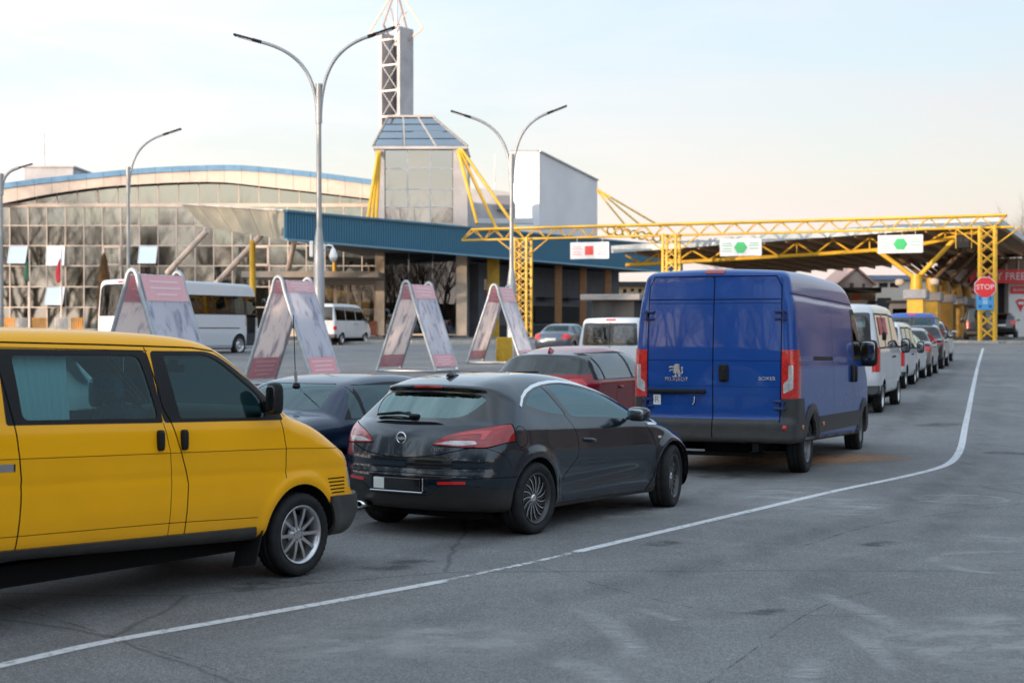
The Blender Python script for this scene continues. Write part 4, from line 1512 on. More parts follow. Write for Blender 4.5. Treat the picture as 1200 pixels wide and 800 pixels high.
# side wing under the canopy
wing = thing('side_wing', 'shaded grey wing with small windows under the blue canopy', 'building', (0, 0, 0))
w0, w1 = cA + dAB * .55 - nAB * 6, cA + dAB * .975 - nAB * 6
WU = (w1 - w0).normalized(); WL = (w1 - w0).length
def wp(t_, n_, z): q = w0 + WU * t_ + nAB * n_; return (q.x, q.y, z)
def wbox(t0, t1, n0, n1, z0, z1):
    vs = [wp(t, n, z) for z in (z0, z1) for n in (n0, n1) for t in (t0, t1)]
    return MB().add(vs, [(0, 2, 3, 1), (4, 5, 7, 6), (0, 1, 5, 4), (2, 6, 7, 3), (0, 4, 6, 2), (1, 3, 7, 5)])
wbox(0, WL, -4, 0, zg(104), zbB + .2).build('wall', M_GREY, wing)
for t_, z in ((1.0, 5.2), (1.0, 3.0), (7.0, 2.6), (7.0, 4.8)):
    wbox(t_ - .3, t_ + .3, .01, .06, z, z + .9).build('window_pane', glass('dark_pane', (.05, .06, .06), 2.0), wing)
for t_ in (10.0, 14.0):
    wbox(t_ - 1, t_ + 1, .01, .9, 4.6, 4.75).build('window_awning', M_DARK, wing)
wbox(8.5, 16.0, .01, .3, 2.6, 4.0).build('counter_window', M_DARK, wing)
wbox(0, WL, .01, .08, zg(104), 2.3).build('dark_dado', mat('dado_grey', (.075, .08, .09), .8), wing)


def slot(sh, y0, z0, y1, z1, side, m, parent, name, out=.012, th=.03, w=.03):
    """small bar lying on the body side between two drawn points"""
    b = MB()
    a = Vector((sh.sx(y0, sh.rz(y0, z0), side) + side * out, y0, sh.rz(y0, z0)))
    c = Vector((sh.sx(y1, sh.rz(y1, z1), side) + side * out, y1, sh.rz(y1, z1)))
    mid, d = (a + c) / 2, (c - a)
    rot = d.to_track_quat('Y', 'Z').to_matrix()
    b.cbox(mid, (th, d.length, w), min(th, w) * .35, rot)
    return b.build(name, m, parent)


# ------------------------------------------------------------------ yellow passenger van, nearest on the left
def yellow_van():
    paint = mat('yellow_paint', (.97, .44, .0008), .26, coat=.32, spec=.18, noise=.03, nscale=2.0, dirt=.30, dirt_z=.70, dirt_col=(.20, .15, .08), bump=.015, bscale=5)
    g = gpt(344, 674)
    th = R(35)
    lx, ly = .82, 3.85
    t = thing('passenger_van', 'bright yellow passenger van with curtained side window, nearest vehicle on the left', 'van',
              (g.x - lx * math.cos(th) - ly * math.sin(th), g.y + lx * math.sin(th) - ly * math.cos(th), 0), -th)
    pts = [(-.40, .36, .05), (-.45, .55, .12), (-.43, 1.2, .4), (-.36, 1.60, .2), (-.31, 1.70, .12), (.4, 1.80, .3), (1.8, 1.838, .9), (2.8, 1.832, .5), (3.17, 1.765, .16),
           (3.55, 1.50, .3), (3.90, 1.255, .10), (4.18, 1.18, .2), (4.54, .965, .10), (4.60, .80, .1), (4.63, .64, .05), (4.69, .60, .04), (4.71, .46, .06), (4.60, .30, .10), (4.2, .30, .05)]
    wz = spl([(.2, .885), (.42, .905), (.62, .922), (.96, .922), (1.12, .915), (1.22, .893), (1.45, .845), (1.72, .765), (1.95, .66)])
    py = spl([(-.1, .94), (.3, .985), (1.0, 1.0), (3.2, 1.0), (3.9, .99), (4.4, .95), (4.75, .86)])
    def W(y, z):
        w = wz(z) * py(y)
        for yc in (3.85, .53):       # lips round the wheel arches
            r = np.hypot(y - yc, z - .33)
            w = w + .018 * np.exp(-((r - .42) / .045) ** 2) * (z > .2)
        w = w - .008 * np.exp(-((z - .815) / .016) ** 2) + .004 * np.exp(-((z - .99) / .02) ** 2)
        return w
    s = Shell(pts, W, 4.72, .93, 1.90, .024, .06, .13, .05, 2.6, .13, .034, 3.85, y0=-.58)
    S, P = 'seam', s.paint
    glassy = []
    for sd in (1, -1):
        # black window surrounds and panes
        P('window_frame|f%d' % sd, [(2.47, 1.195, .02), (2.44, 1.30, .1), (2.44, 1.69, .04), (3.05, 1.70, .12), (3.50, 1.42, .1), (3.64, 1.28, .03), (3.66, 1.20, .02)], 'x', sd)
        P('window_frame|r%d' % sd, [(1.16, 1.195, .02), (1.16, 1.675, .05), (2.41, 1.688, .05), (2.455, 1.195, .02)], 'x', sd)
        P('window_frame|q%d' % sd, [(.28, 1.20, .03), (.25, 1.69, .06), (1.10, 1.70, .05), (1.10, 1.20, .03)], 'x', sd)
        P('window_pane|f%d' % sd, [(2.62, 1.222, .03), (2.55, 1.665, .04), (3.02, 1.675, .12), (3.44, 1.38, .06), (3.47, 1.222, .03)], 'x', sd)
        P('window_pane|r%d' % sd, [(1.29, 1.225, .05), (1.27, 1.64, .06), (2.33, 1.652, .06), (2.42, 1.225, .05)], 'x', sd)
        P('window_pane|q%d' % sd, [(.38, 1.23, .05), (.36, 1.65, .06), (1.03, 1.665, .06), (1.05, 1.225, .05)], 'x', sd)
        glassy += ['window_pane|%s%d' % (q, sd) for q in 'frq']
        # doors
        P('front_door|%d' % sd, [(2.53, 1.20), (2.67, .80, .1), (2.64, .40), (3.37, .40), (3.44, .60, .1), (3.66, .76, .04), (3.665, .98), (3.62, 1.20)], 'x', sd, only=['body'])
        P('sliding_door|%d' % sd, [(1.22, 1.195), (1.26, .85, .2), (1.22, .38), (2.49, .38), (2.515, .80, .1), (2.495, 1.195)], 'x', sd, only=['body'])
        P('front_wing|%d' % sd, [(3.665, 1.26), (3.67, .74), (3.45, .60), (3.36, .30), (4.20, .30), (4.22, .60), (4.75, .60), (4.75, .965), (4.5, .99), (4.18, 1.19), (3.93, 1.26)], 'x', sd, .35, only=['body'])
        s.line(S, [(2.40, 1.71), (2.47, 1.30), (2.53, 1.195), (2.66, .82), (2.67, .76), (2.645, .40)], .010, 'x', sd)
        s.line(S, [(2.455, 1.195), (2.50, 1.0), (2.515, .80), (2.49, .38)], .006, 'x', sd)
        s.line(S, [(1.13, 1.71), (1.22, 1.195), (1.255, .85), (1.25, .70), (1.215, .35)], .011, 'x', sd)
        s.line(S, [(3.63, 1.20), (3.665, .99), (3.665, .765)], .008, 'x', sd)
        s.line(S, [(-.3, 1.705), (2.0, 1.722), (2.85, 1.722), (3.08, 1.702), (3.30, 1.57), (3.62, 1.315), (3.70, 1.23)], .012, 'x', sd, .05)
        s.line(S, [(-.3, 1.675), (2.42, 1.69)], .006, 'x', sd, .05)
        s.line(S, [(.0, .985), (2.5, .985), (3.66, .985), (4.6, .965)], .0045, 'x', sd)
        s.line(S, [(.0, .50), (2.5, .50), (3.37, .485)], .005, 'x', sd)
        s.line(S, [(.1, .415), (3.36, .415)], .004, 'x', sd)
        P('sliding_rail|%d' % sd, [(-.1, .905), (-.1, .955), (1.21, .955), (1.21, .905)], 'x', sd)
        # sill, bumper, lamps, arches
        P('sill|%d' % sd, [(.1, .25), (.1, .412), (3.36, .412), (3.42, .25)], 'x', sd)
        P('bumper|%d' % sd, [(4.17, .20), (4.17, .60), (4.8, .60), (4.8, .20)], 'x', sd, .02, clip=('y', 4.1, 9))
        P('headlight|%d' % sd, [(4.44, .775), (4.415, .945), (4.7, .955), (4.7, .76)], 'x', sd, .04, clip=('y', 4.36, 9))
        P('arch', arch_poly(3.85, .315, .395, low=.0), 'x', sd)
        P('arch', arch_poly(.53, .315, .395, low=.0), 'x', sd)
        for k in range(5):
            s.line(S, [(4.16 + .008 * k, .735 - .028 * k), (4.37, .738 - .028 * k)], .011, 'x', sd)
    P('bumper|0', [(-1, .2), (-1, .6), (1, .6), (1, .2)], 'y', 1, .02, clip=('y', 4.30, 9), only=['body', 'front_wing|1', 'front_wing|-1'])
    P('radiator_grille', [(-.5, .66), (-.5, .93, .02), (.5, .93, .02), (.5, .66)], 'y', 1, .02)
    P('headlight|1', [(.53, .68, .02), (.53, .945, .03), (.9, .945), (.9, .68)], 'y', 1, .05, only=['body', 'front_wing|1'], clip=('y', 4.42, 9))
    P('headlight|-1', [(-.53, .68), (-.53, .945), (-.9, .945), (-.9, .68)], 'y', 1, .05, only=['body', 'front_wing|-1'], clip=('y', 4.42, 9))
    P('windscreen', [(-.74, 1.25, .05), (-.62, 1.73, .08), (.62, 1.73, .08), (.74, 1.25, .05)], 'y', 1, .1, only=['body'])
    P('rear_window', [(-.62, 1.2, .05), (-.55, 1.66, .08), (.55, 1.66, .08), (.62, 1.2, .05)], 'y', -1, .1, only=['body'])
    P('tail_light|1', [(.70, .68), (.70, 1.16), (.93, 1.16), (.93, .68)], 'y', -1, .1)
    P('tail_light|-1', [(-.70, .68), (-.70, 1.16), (-.93, 1.16), (-.93, .68)], 'y', -1, .1)
    s.part('body', paint, t)
    for sd in (1, -1):
        s.part('front_door|%d' % sd, paint, t); s.part('sliding_door|%d' % sd, paint, t); s.part('front_wing|%d' % sd, paint, t)
        for q in 'frq':
            f = s.part('window_frame|%s%d' % (q, sd), VM['rubber'], t, off=.002)
            s.part('window_pane|%s%d' % (q, sd), GL_CAR, t, off=-.004)
        s.part('sill|%d' % sd, VM['plastic'], t, off=.006, skirt=.03)
        s.part('headlight|%d' % sd, VM['clear_lens'], t, off=.004, skirt=.02)
        s.part('tail_light|%d' % sd, VM['red_lens'], t, off=.01, skirt=.03)
        s.part('sliding_rail|%d' % sd, VM['rim_cut'], t, off=-.008)
        wheel_well(s, 3.85, .315, .395, sd, VM['liner'], t); wheel_well(s, .53, .315, .395, sd, VM['liner'], t)
    for q in ('bumper|1', 'bumper|-1', 'bumper|0'):
        s.part(q, VM['plastic'], t, off=.028, skirt=.06)
    s.part('radiator_grille', VM['plastic'], t); s.part('windscreen', GL_CAR, t); s.part('rear_window', GL_CAR, t)
    s.part(S, VM['seam'], t, 'panel_gap', off=-.005)
    s.lining(glassy + ['windscreen', 'rear_window', 'arch'], VM['lining'], t)
    # handles, mirrors, flaps
    for sd in (1, -1):
        for y in (2.405, 2.625):
            b = MB()
            z = s.rz(y, 1.075)
            x = s.sx(y, z, sd)
            b.sup((x + sd * .012, y, z), (.024, .026, .072), .45, 14, 10)
            b.build('door_handle', VM['rubber'], t)
        b = MB()
        zc = s.rz(3.44, 1.36)
        b.sup((sd * .985, 3.47, zc), (.058, .05, .118), .5, 18, 12)
        b.bar((sd * .84, 3.50, zc - .06), (sd * .96, 3.48, zc - .05), .05, .07)
        mr = b.build('door_mirror', VM['rubber'], t)
        MB().sup((sd * .985, 3.428, zc), (.045, .012, .098), .45, 16, 8).build('mirror_glass', VM['gloss_black'], mr)
        b = MB()
        b.add([(sd * .68, 3.43, .40), (sd * .91, 3.43, .40), (sd * .90, 3.36, .15), (sd * .70, 3.33, .12), (sd * .68, 3.415, .40), (sd * .91, 3.415, .40), (sd * .90, 3.345, .15), (sd * .70, 3.315, .12)],
              [(0, 1, 2, 3), (4, 7, 6, 5), (0, 4, 5, 1), (1, 5, 6, 2), (2, 6, 7, 3), (3, 7, 4, 0)])
        b.build('mud_flap', VM['rubber'], t)
    # cabin
    MB().bb((-.8, .3, .42), (.8, 3.6, .46)).build('cabin_floor', VM['lining'], t)
    b = MB(); b.sup((0, 3.68, 1.14), (.74, .30, .16), .45, 24, 8); b.build('dashboard', VM['seat_dark'], t)
    steering(t, -.38, 3.24, 1.27, VM['rubber'])
    seat(t, -.42, 2.52, .78, VM['seat_grey'], .25, .58); seat(t, .42, 2.52, .78, VM['seat_grey'], .25, .58)
    for x in (-.5, .0, .5):
        seat(t, x, 1.62, .80, VM['seat_grey'], .24, .56)
    for sd in (1, -1):
        b = MB()
        n = 40
        vs = [(sd * (.80 - .02 * j + .012 * math.sin(i * 1.35) - (.10 if j else 0)), 1.28 + .52 * i / n * (1 - .12 * (1 - j)), 1.66 if j else 1.22) for i in range(n + 1) for j in (0, 1)]
        vs = [(x, y, s.rz(y, z)) for x, y, z in vs]
        b.add(vs, [(2 * i, 2 * i + 2, 2 * i + 3, 2 * i + 1) for i in range(n)], True)
        b.build('window_curtain', mat('curtain_cloth', (.42, .50, .52), .9), t)
    b = MB(); b.bb((.02, 3.32, 1.60), (.10, 3.34, 1.66)); b.bb((-.06, 3.33, 1.56), (.16, 3.35, 1.62)); b.build('rear_view_mirror', VM['rubber'], t)
    w = make_wheel(.322, .215, .222, 'tenspoke', VM)
    put_wheels(w, t, [(.805, 3.85, .322, 0), (-.805, 3.85, .322, 0), (.80, .53, .322, 0), (-.80, .53, .322, 0)])
    MB().bb((-.62, .5, .22), (.62, 3.6, .36)).build('underbody', VM['liner'], t)
    return t


yellow_van()


# ------------------------------------------------------------------ dark three-door hatchback
def dark_hatchback():
    paint = mat('midnight_paint', (.005, .014, .025), .20, .25, coat=1.0, spec=.3, dirt=.12, dirt_z=.5)
    g = gpt(622, 625)
    th = R(34)
    lx, ly = .85, .86
    t = thing('hatchback_car', 'dark navy three-door hatchback with chrome window arc, in front of the yellow van', 'car',
              (g.x - lx * math.cos(th) - ly * math.sin(th), g.y + lx * math.sin(th) - ly * math.cos(th), 0), -th)
    pts = [(.16, .25, .05), (.02, .30, .08), (-.05, .46, .06), (-.055, .58, .05), (-.03, .63, .03), (-.035, .72, .05), (-.005, .83, .06), (.035, .95, .05), (.10, 1.045, .04), (.155, 1.075, .03),
           (.30, 1.185, .12), (.47, 1.325, .02), (.405, 1.345, .012), (.415, 1.375, .02), (.70, 1.435, .16), (1.15, 1.475, .30), (1.65, 1.472, .30), (2.10, 1.420, .25), (2.55, 1.290, .25), (2.98, 1.12, .2),
           (3.22, 1.035, .12), (3.55, .975, .2), (3.95, .875, .2), (4.22, .745, .15), (4.37, .60, .1), (4.42, .45, .1), (4.40, .28, .08), (4.30, .20, .05), (3.9, .19, .05), (.6, .20, .1)]
    plan = spl([(-.1, .80), (.1, .86), (.35, .905), (.75, .925), (1.2, .905), (1.9, .885), (2.6, .89), (3.3, .910), (3.7, .905), (4.1, .84), (4.45, .66)])
    slope = spl([(-.1, .66), (.4, .62), (.9, .52), (1.6, .46), (2.4, .46), (2.9, .50), (3.4, .9), (4.4, 1.6)])
    belt = spl([(-.1, .98), (.4, 1.00), (1.0, .97), (2.0, .93), (3.0, .90), (3.6, .84), (4.4, .66)])
    def W(y, z):
        zb = belt(y)
        w = plan(y)
        up = np.clip(z - zb, 0, None)
        dn = np.clip(zb - z, 0, None)
        w = w - .035 * np.clip(1 - np.abs(z - zb) / .10, 0, 1) ** 2 * .0 - slope(y) * up - .25 * up ** 2
        w = w - .055 * np.clip(dn - .22, 0, 1) ** 1.6 * 2.2
        w = w - .030 * np.clip(1 - dn / .20, 0, 1) * (z <= zb) * 1.0 - .030 * (z > zb)
        # blade crease low on the door, arch lips
        zc = .475 + .045 * np.clip((y - 1.3) / 1.4, 0, 1)
        mask = 1 / (1 + np.exp(-(y - 1.25) / .06)) / (1 + np.exp((y - 2.85) / .06))
        w = w - .014 * mask * np.exp(-((z - zc + .06) / .05) ** 2)
        for yc in (.86, 3.53):
            r = np.hypot(y - yc, z - .335)
            w = w + .020 * np.exp(-((r - .40) / .06) ** 2)
        return w
    kf = lambda y, z: .10 + .10 * np.clip((z - 1.0) / .3, 0, 1)
    s = Shell(pts, W, 4.45, .93, 1.5, .021, .34, .52, .055, 2.5, kf, 0, 0)
    P, S = s.paint, 'seam'
    chrome_arc = [(.80, 1.185), (.90, 1.255), (1.03, 1.305), (1.20, 1.345), (1.38, 1.368), (1.58, 1.378), (1.78, 1.376), (1.98, 1.358), (2.18, 1.325), (2.40, 1.272), (2.62, 1.207), (2.84, 1.135), (3.04, 1.063), (3.20, .995), (3.285, .945), (3.27, .915), (3.20, .905), (3.05, .915)]
    for sd in (1, -1):
        P('side_window_trim|%d' % sd, [(.80, 1.18)] + [(y, z) for y, z in chrome_arc[1:15]] + [(3.22, .925), (2.95, .93), (2.4, .985), (1.72, 1.03), (1.3, 1.065), (.98, 1.10)], 'x', sd, .05)
        P('quarter_window|%d' % sd, [(.90, 1.195, .02), (1.10, 1.30, .1), (1.36, 1.345, .02), (1.545, 1.075, .02), (1.25, 1.10, .1)], 'x', sd, .05)
        P('door_window|%d' % sd, [(1.455, 1.352, .03), (1.62, 1.36, .1), (1.85, 1.352, .1), (2.2, 1.295, .2), (2.62, 1.175, .1), (2.79, 1.10, .03), (2.80, .975, .02), (2.3, 1.012, .2), (1.64, 1.055, .02)], 'x', sd, .05)
        s.line('chrome_trim|%d' % sd, chrome_arc, .024, 'x', sd, .05)
        P('door|%d' % sd, [(1.545, 1.055), (1.65, .90, .08), (1.66, .70, .15), (1.36, .50, .15), (1.34, .40, .1), (1.42, .26), (3.0, .24), (3.12, .40, .1), (3.16, .70, .1), (3.02, .918)], 'x', sd, only=['body'])
        s.line(S, [(1.52, 1.07), (1.60, .96), (1.645, .87), (1.655, .74), (1.62, .66), (1.52, .59), (1.40, .52), (1.345, .45), (1.35, .36), (1.42, .26)], .007, 'x', sd)
        s.line(S, [(2.98, .925), (3.10, .80), (3.155, .65), (3.15, .48), (3.10, .36), (3.02, .245)], .007, 'x', sd)
        s.line(S, ring_pts(.62, .915, .095, 24), .006, 'x', sd, closed=True)
        s.line(S, [(.22, .83), (.38, .75), (.46, .66)], .005, 'x', sd)
        s.line(S, [(3.10, .985), (3.40, .93), (3.75, .86), (4.05, .77)], .006, 'x', sd)
        P('sill|%d' % sd, [(1.2, .12), (1.2, .245), (3.2, .225), (3.2, .12)], 'x', sd)
        P('arch', arch_poly(.86, .335, .380, low=.05), 'x', sd)
        P('arch', arch_poly(3.53, .335, .380, low=.05), 'x', sd)
        P('front_bumper|%d' % sd, [(3.92, .1), (3.92, .55), (4.1, .62), (4.6, .62), (4.6, .1)], 'x', sd, .02, only=['body'])
        P('headlight|%d' % sd, [(3.88, .80, .05), (4.05, .70, .05), (4.5, .60), (4.5, .76), (4.2, .80)], 'x', sd, .02, only=['body'])
    P('rear_window_trim', [(-.80, 1.07, .05), (-.62, 1.36, .02), (.62, 1.36, .02), (.80, 1.07, .05), (.6, 1.062, .2), (-.6, 1.062, .2)], 'y', -1, .10, only=['body'])
    P('rear_window', [(-.545, 1.135, .10), (-.60, 1.245, .03), (-.50, 1.298, .04), (.50, 1.298, .04), (.60, 1.245, .03), (.545, 1.135, .10), (.46, 1.085, .12), (-.46, 1.085, .12)], 'y', -1, .10)
    P('spoiler', [(-.9, 1.335), (-.9, 1.42), (.9, 1.42), (.9, 1.335)], 'y', -1, .02, only=['body', 'rear_window_trim'])
    P('high_brake_light', [(-.165, 1.345, .01), (-.165, 1.368, .01), (.165, 1.368, .01), (.165, 1.345, .01)], 'y', -1, -.2, clip=('y', -1, .6))
    for sd in (1, -1):
        lamp = [(sd * x, z, r) for x, z, r in ((.335, .855, .03), (.46, .945, .10), (.66, .992, .10), (.86, 1.030, .04), (.96, 1.035, .01), (.95, .90, .06), (.80, .832, .06), (.60, .838, .1))]
        cx_, cz_ = sd * .66, .93
        P(S, [(cx_ + (x - cx_) * 1.035, cz_ + (z - cz_) * 1.10, r) for x, z, r in lamp], 'y', -1, -.15, clip=('y', -1, .54))
        P('tail_light|%d' % sd, lamp, 'y', -1, -.15, clip=('y', -1, .52))
        P('tail_light_clear|%d' % sd, [(sd * x, z, r) for x, z, r in ((.37, .862, .02), (.50, .893, .04), (.70, .892, .03), (.72, .862, .02), (.60, .850, .05))], 'y', -1, -.15, clip=('y', -1, .52))
        P('tail_light_bar|%d' % sd, [(sd * x, z, r) for x, z, r in ((.44, .925, .02), (.62, .968, .05), (.80, .985, .03), (.76, .90, .02), (.73, .90, .02), (.74, .955, .03), (.60, .945, .03))], 'y', -1, -.15, clip=('y', -1, .52))
        P('rear_reflector|%d' % sd, [(sd * x, z, .008) for x, z in ((.42, .505), (.42, .530), (.66, .535), (.66, .510))], 'y', -1, .05)
    s.line(S, [(-.70, .838), (-.55, .80), (-.40, .765), (-.2, .742), (0, .735), (.2, .742), (.40, .765), (.55, .80), (.70, .838)], .009, 'y', -1, .05)
    P('hatch_handle_recess', [(-.40, 1.028, .02), (-.3, 1.052, .08), (.3, 1.052, .08), (.40, 1.028, .02), (0, 1.018, .3)], 'y', -1, .02)
    P('number_plate_recess', [(-.31, .425, .02), (-.30, .565, .02), (.30, .565, .02), (.31, .425, .02)], 'y', -1, .05)
    P('rear_valance', [(-.95, .18), (-.95, .46), (-.62, .50, .05), (-.42, .485, .05), (-.34, .40, .05), (.34, .40, .05), (.42, .485, .05), (.62, .50, .05), (.95, .46), (.95, .18)], 'y', -1, .05, only=['body'])
    s.line(S, [(-.93, .56), (-.6, .585), (0, .60), (.6, .585), (.93, .56)], .006, 'y', -1, .05, only=['body'])
    P('windscreen', [(-.80, 1.02, .05), (-.52, 1.37, .1), (.52, 1.37, .1), (.80, 1.02, .05), (0, 1.035, .4)], 'y', 1, .15, only=['body'])
    P('bonnet', [(-.70, 3.2), (-.55, 4.2, .2), (.55, 4.2, .2), (.70, 3.2)], 'z', 1, .3, only=['body'])
    P('number_plate', [(-.30, .435), (-.30, .555), (.30, .555), (.30, .435)], 'y', -1, .02, only=['_'])
    s.part('body', paint, t)
    for q in ('spoiler', 'bonnet'):
        s.part(q, paint, t)
    s.part('rear_valance', mat('hatch_valance', (.008, .009, .011), .42, noise=.2, dirt=.35, dirt_z=.5), t, off=.004, split=True)
    for sd in (1, -1):
        s.part('door|%d' % sd, paint, t)
        s.part('side_window_trim|%d' % sd, VM['gloss_black'], t)
        s.part('quarter_window|%d' % sd, GL_SIDE, t, 'window_pane', off=-.003); s.part('door_window|%d' % sd, GL_SIDE, t, 'window_pane', off=-.003)
        s.part('chrome_trim|%d' % sd, mat('satin_chrome', (.88, .89, .90), .34, .85), t, off=.006, skirt=.01)
        tl = s.part('tail_light|%d' % sd, VM['red_lens'], t, off=.006, skirt=.02)
        s.part('tail_light_clear|%d' % sd, VM['clear_lens'], tl, 'clear_lens', off=.008, skirt=.01)
        s.part('tail_light_bar|%d' % sd, mat('red_light_bar', (.55, .03, .035), .25, coat=.8), tl, 'light_bar', off=.009, skirt=.01)
        s.part('rear_reflector|%d' % sd, VM['red_bright'], t, off=.008, skirt=.012)
        s.part('sill|%d' % sd, VM['plastic'], t, off=.004)
        s.part('front_bumper|%d' % sd, paint, t); s.part('headlight|%d' % sd, VM['clear_lens'], t, off=.003)
        wheel_well(s, .86, .335, .380, sd, VM['liner'], t, lip=.004); wheel_well(s, 3.53, .335, .380, sd, VM['liner'], t, lip=.004)
    s.part('rear_window_trim', VM['gloss_black'], t)
    s.part('rear_window', GL_REAR, t, off=-.004)
    s.part('windscreen', GL_CAR, t)
    s.part('high_brake_light', VM['red_lens'], t, off=.004, skirt=.01)
    s.part('hatch_handle_recess', VM['seam'], t, off=-.012)
    rc = s.part('number_plate_recess', VM['gloss_black'], t, off=-.012)
    s.part(S, VM['seam'], t, 'panel_gap', off=-.004)
    s.lining(['rear_window', 'windscreen', 'arch'] + ['%s|%d' % (q, sd) for q in ('quarter_window', 'door_window') for sd in (1, -1)], VM['lining'], t)
    y0 = s.sy(0, .49) - .012
    pl = MB().cbox((0, y0 + .006, .495), (.53, .012, .112), .004).build('number_plate', VM['gloss_black'], t)
    MB().cbox((-.20, y0 - .004, .495), (.12, .006, .10), .002).build('plate_patch', VM['plate'], pl)
    b = MB(); b.cbox((0, y0 - .006, .428), (.60, .02, .012), .004); b.cbox((.302, y0 - .004, .495), (.012, .02, .12), .004)
    b.build('plate_frame', VM['rim_cut'], t)
    # emblem: ring with a lightning bar
    ye = s.sy(0, .905) - .006
    b = MB()
    b.lathe([(-.006, .043), (-.010, .049), (-.006, .056), (.006, .056), (.006, .043)], 36, 'y', (0, ye, .905), closed=True)
    b.prism([(-.062, .006), (.006, .004), (-.012, .016), (.062, -.004), (.062, -.012), (-.006, -.012), (.012, -.022), (-.062, -.002)], ye - .009, ye, 'y')
    o = b.build('emblem', VM['white_text'], t)
    me = o.data
    for v in me.vertices:
        if abs(v.co.z) < .2: v.co.z += .905
    ys = s.sy(.42, .80)
    text_obj('GTC', .036, VM['white_text'], t, (.41, ys - .004, .815), (R(90), 0, R(8)), depth=.003, sx=1.3)
    # wiper, exhaust, antenna, mirrors, handles
    b = MB()
    b.sup((.03, .17, 1.098), (.05, .04, .018), .6, 12, 8)
    b.tube([(.03, .155, 1.105), (-.15, .165, 1.128), (-.42, .20, 1.102)], [.014, .011, .007], 8)
    b.bar((-.02, .17, 1.125), (-.44, .215, 1.095), .012, .02)
    b.build('rear_wiper', VM['rubber'], t)
    b = MB()
    b.lathe([(-.06, .034), (-.06, .038), (.10, .038), (.10, .034)], 20, 'y', (0, 0, 0), closed=True)
    o = b.build('exhaust_pipe', VM['chrome'], t, (-.48, .03, .275)); o.scale = (1.45, 1, .85)
    b = MB()
    za = s.sz(0, .80)
    b.add([(-.022, .72, za - .004), (.022, .72, za - .004), (.018, .92, za - .004), (-.018, .92, za - .004), (0, .735, za + .055), (0, .765, za + .062), (0, .80, za + .035)],
          [(0, 4, 3), (3, 4, 5), (3, 5, 6), (1, 2, 4), (2, 5, 4), (2, 6, 5), (3, 6, 2), (0, 1, 4), (0, 3, 2, 1)], True)
    b.build('roof_antenna', VM['gloss_black'], t)
    for sd in (1, -1):
        b = MB()
        b.sup((sd * 1.00, 2.62, 1.035), (.115, .075, .072), .6, 20, 12)
        b.bar((sd * .84, 2.66, .985), (sd * .95, 2.64, 1.0), .04, .03)
        mr = b.build('door_mirror', paint, t)
        MB().sup((sd * 1.00, 2.552, 1.035), (.092, .014, .055), .5, 16, 8).build('mirror_glass', VM['mirror'], mr)
        b = MB()
        for k in range(7):
            pass
        z0 = .815
        xh = s.sx(1.86, z0, sd)
        b.tube([(xh - sd * .004, 1.755, z0 + .012), (xh + sd * .03, 1.80, z0 + .008), (xh + sd * .034, 1.88, z0), (xh + sd * .024, 1.94, z0 - .008), (xh - sd * .005, 1.965, z0 - .012)], [.014, .017, .017, .016, .012], 8)
        b.build('door_handle', paint, t)
        b = MB(); b.sup((s.sx(3.24, .765, sd) + sd * .004, 3.24, .765), (.008, .03, .016), .6, 10, 6); b.build('side_indicator', VM['clear_lens'], t)
    MB().bb((-.75, .4, .26), (.75, 3.3, .30)).build('cabin_floor', VM['lining'], t)
    b = MB(); b.sup((0, 3.02, .86), (.72, .26, .12), .45, 24, 8); b.build('dashboard', VM['seat_dark'], t)
    steering(t, -.37, 2.66, .92, VM['rubber'])
    for x, y in ((-.37, 1.95), (.37, 1.95)):
        seat(t, x, y, .42, VM['seat_dark'], .25, .62)
    for x in (-.35, .35):
        seat(t, x, .98, .46, VM['seat_dark'], .28, .50)
    w = make_wheel(.336, .235, .232, 'blade', VM)
    put_wheels(w, t, [(.815, .86, .336, 0), (-.815, .86, .336, 0), (.805, 3.53, .336, 14), (-.805, 3.53, .336, 14)])
    MB().bb((-.6, .35, .17), (.6, 3.9, .24)).build('underbody', VM['liner'], t)
    return t


dark_hatchback()


# ------------------------------------------------------------------ blue panel van
LION = [(-.30, -.50), (-.10, -.46), (-.05, -.30), (-.22, -.12), (-.12, .0), (-.40, -.02), (-.46, -.12), (-.52, -.02), (-.40, .10), (-.12, .12), (-.14, .22), (-.42, .26), (-.50, .18), (-.54, .30), (-.40, .38), (-.14, .34),
        (-.12, .50), (.08, .58), (.30, .50), (.32, .40), (.16, .36), (.30, .28), (.26, .10), (.36, .0), (.30, -.14), (.40, -.20), (.48, -.02), (.40, .14), (.46, .34), (.56, .30), (.50, .10), (.58, -.06), (.50, -.28), (.34, -.30), (.36, -.44), (.48, -.50), (.16, -.52), (.20, -.36), (.06, -.16), (.02, -.34), (.10, -.54), (-.20, -.58)]


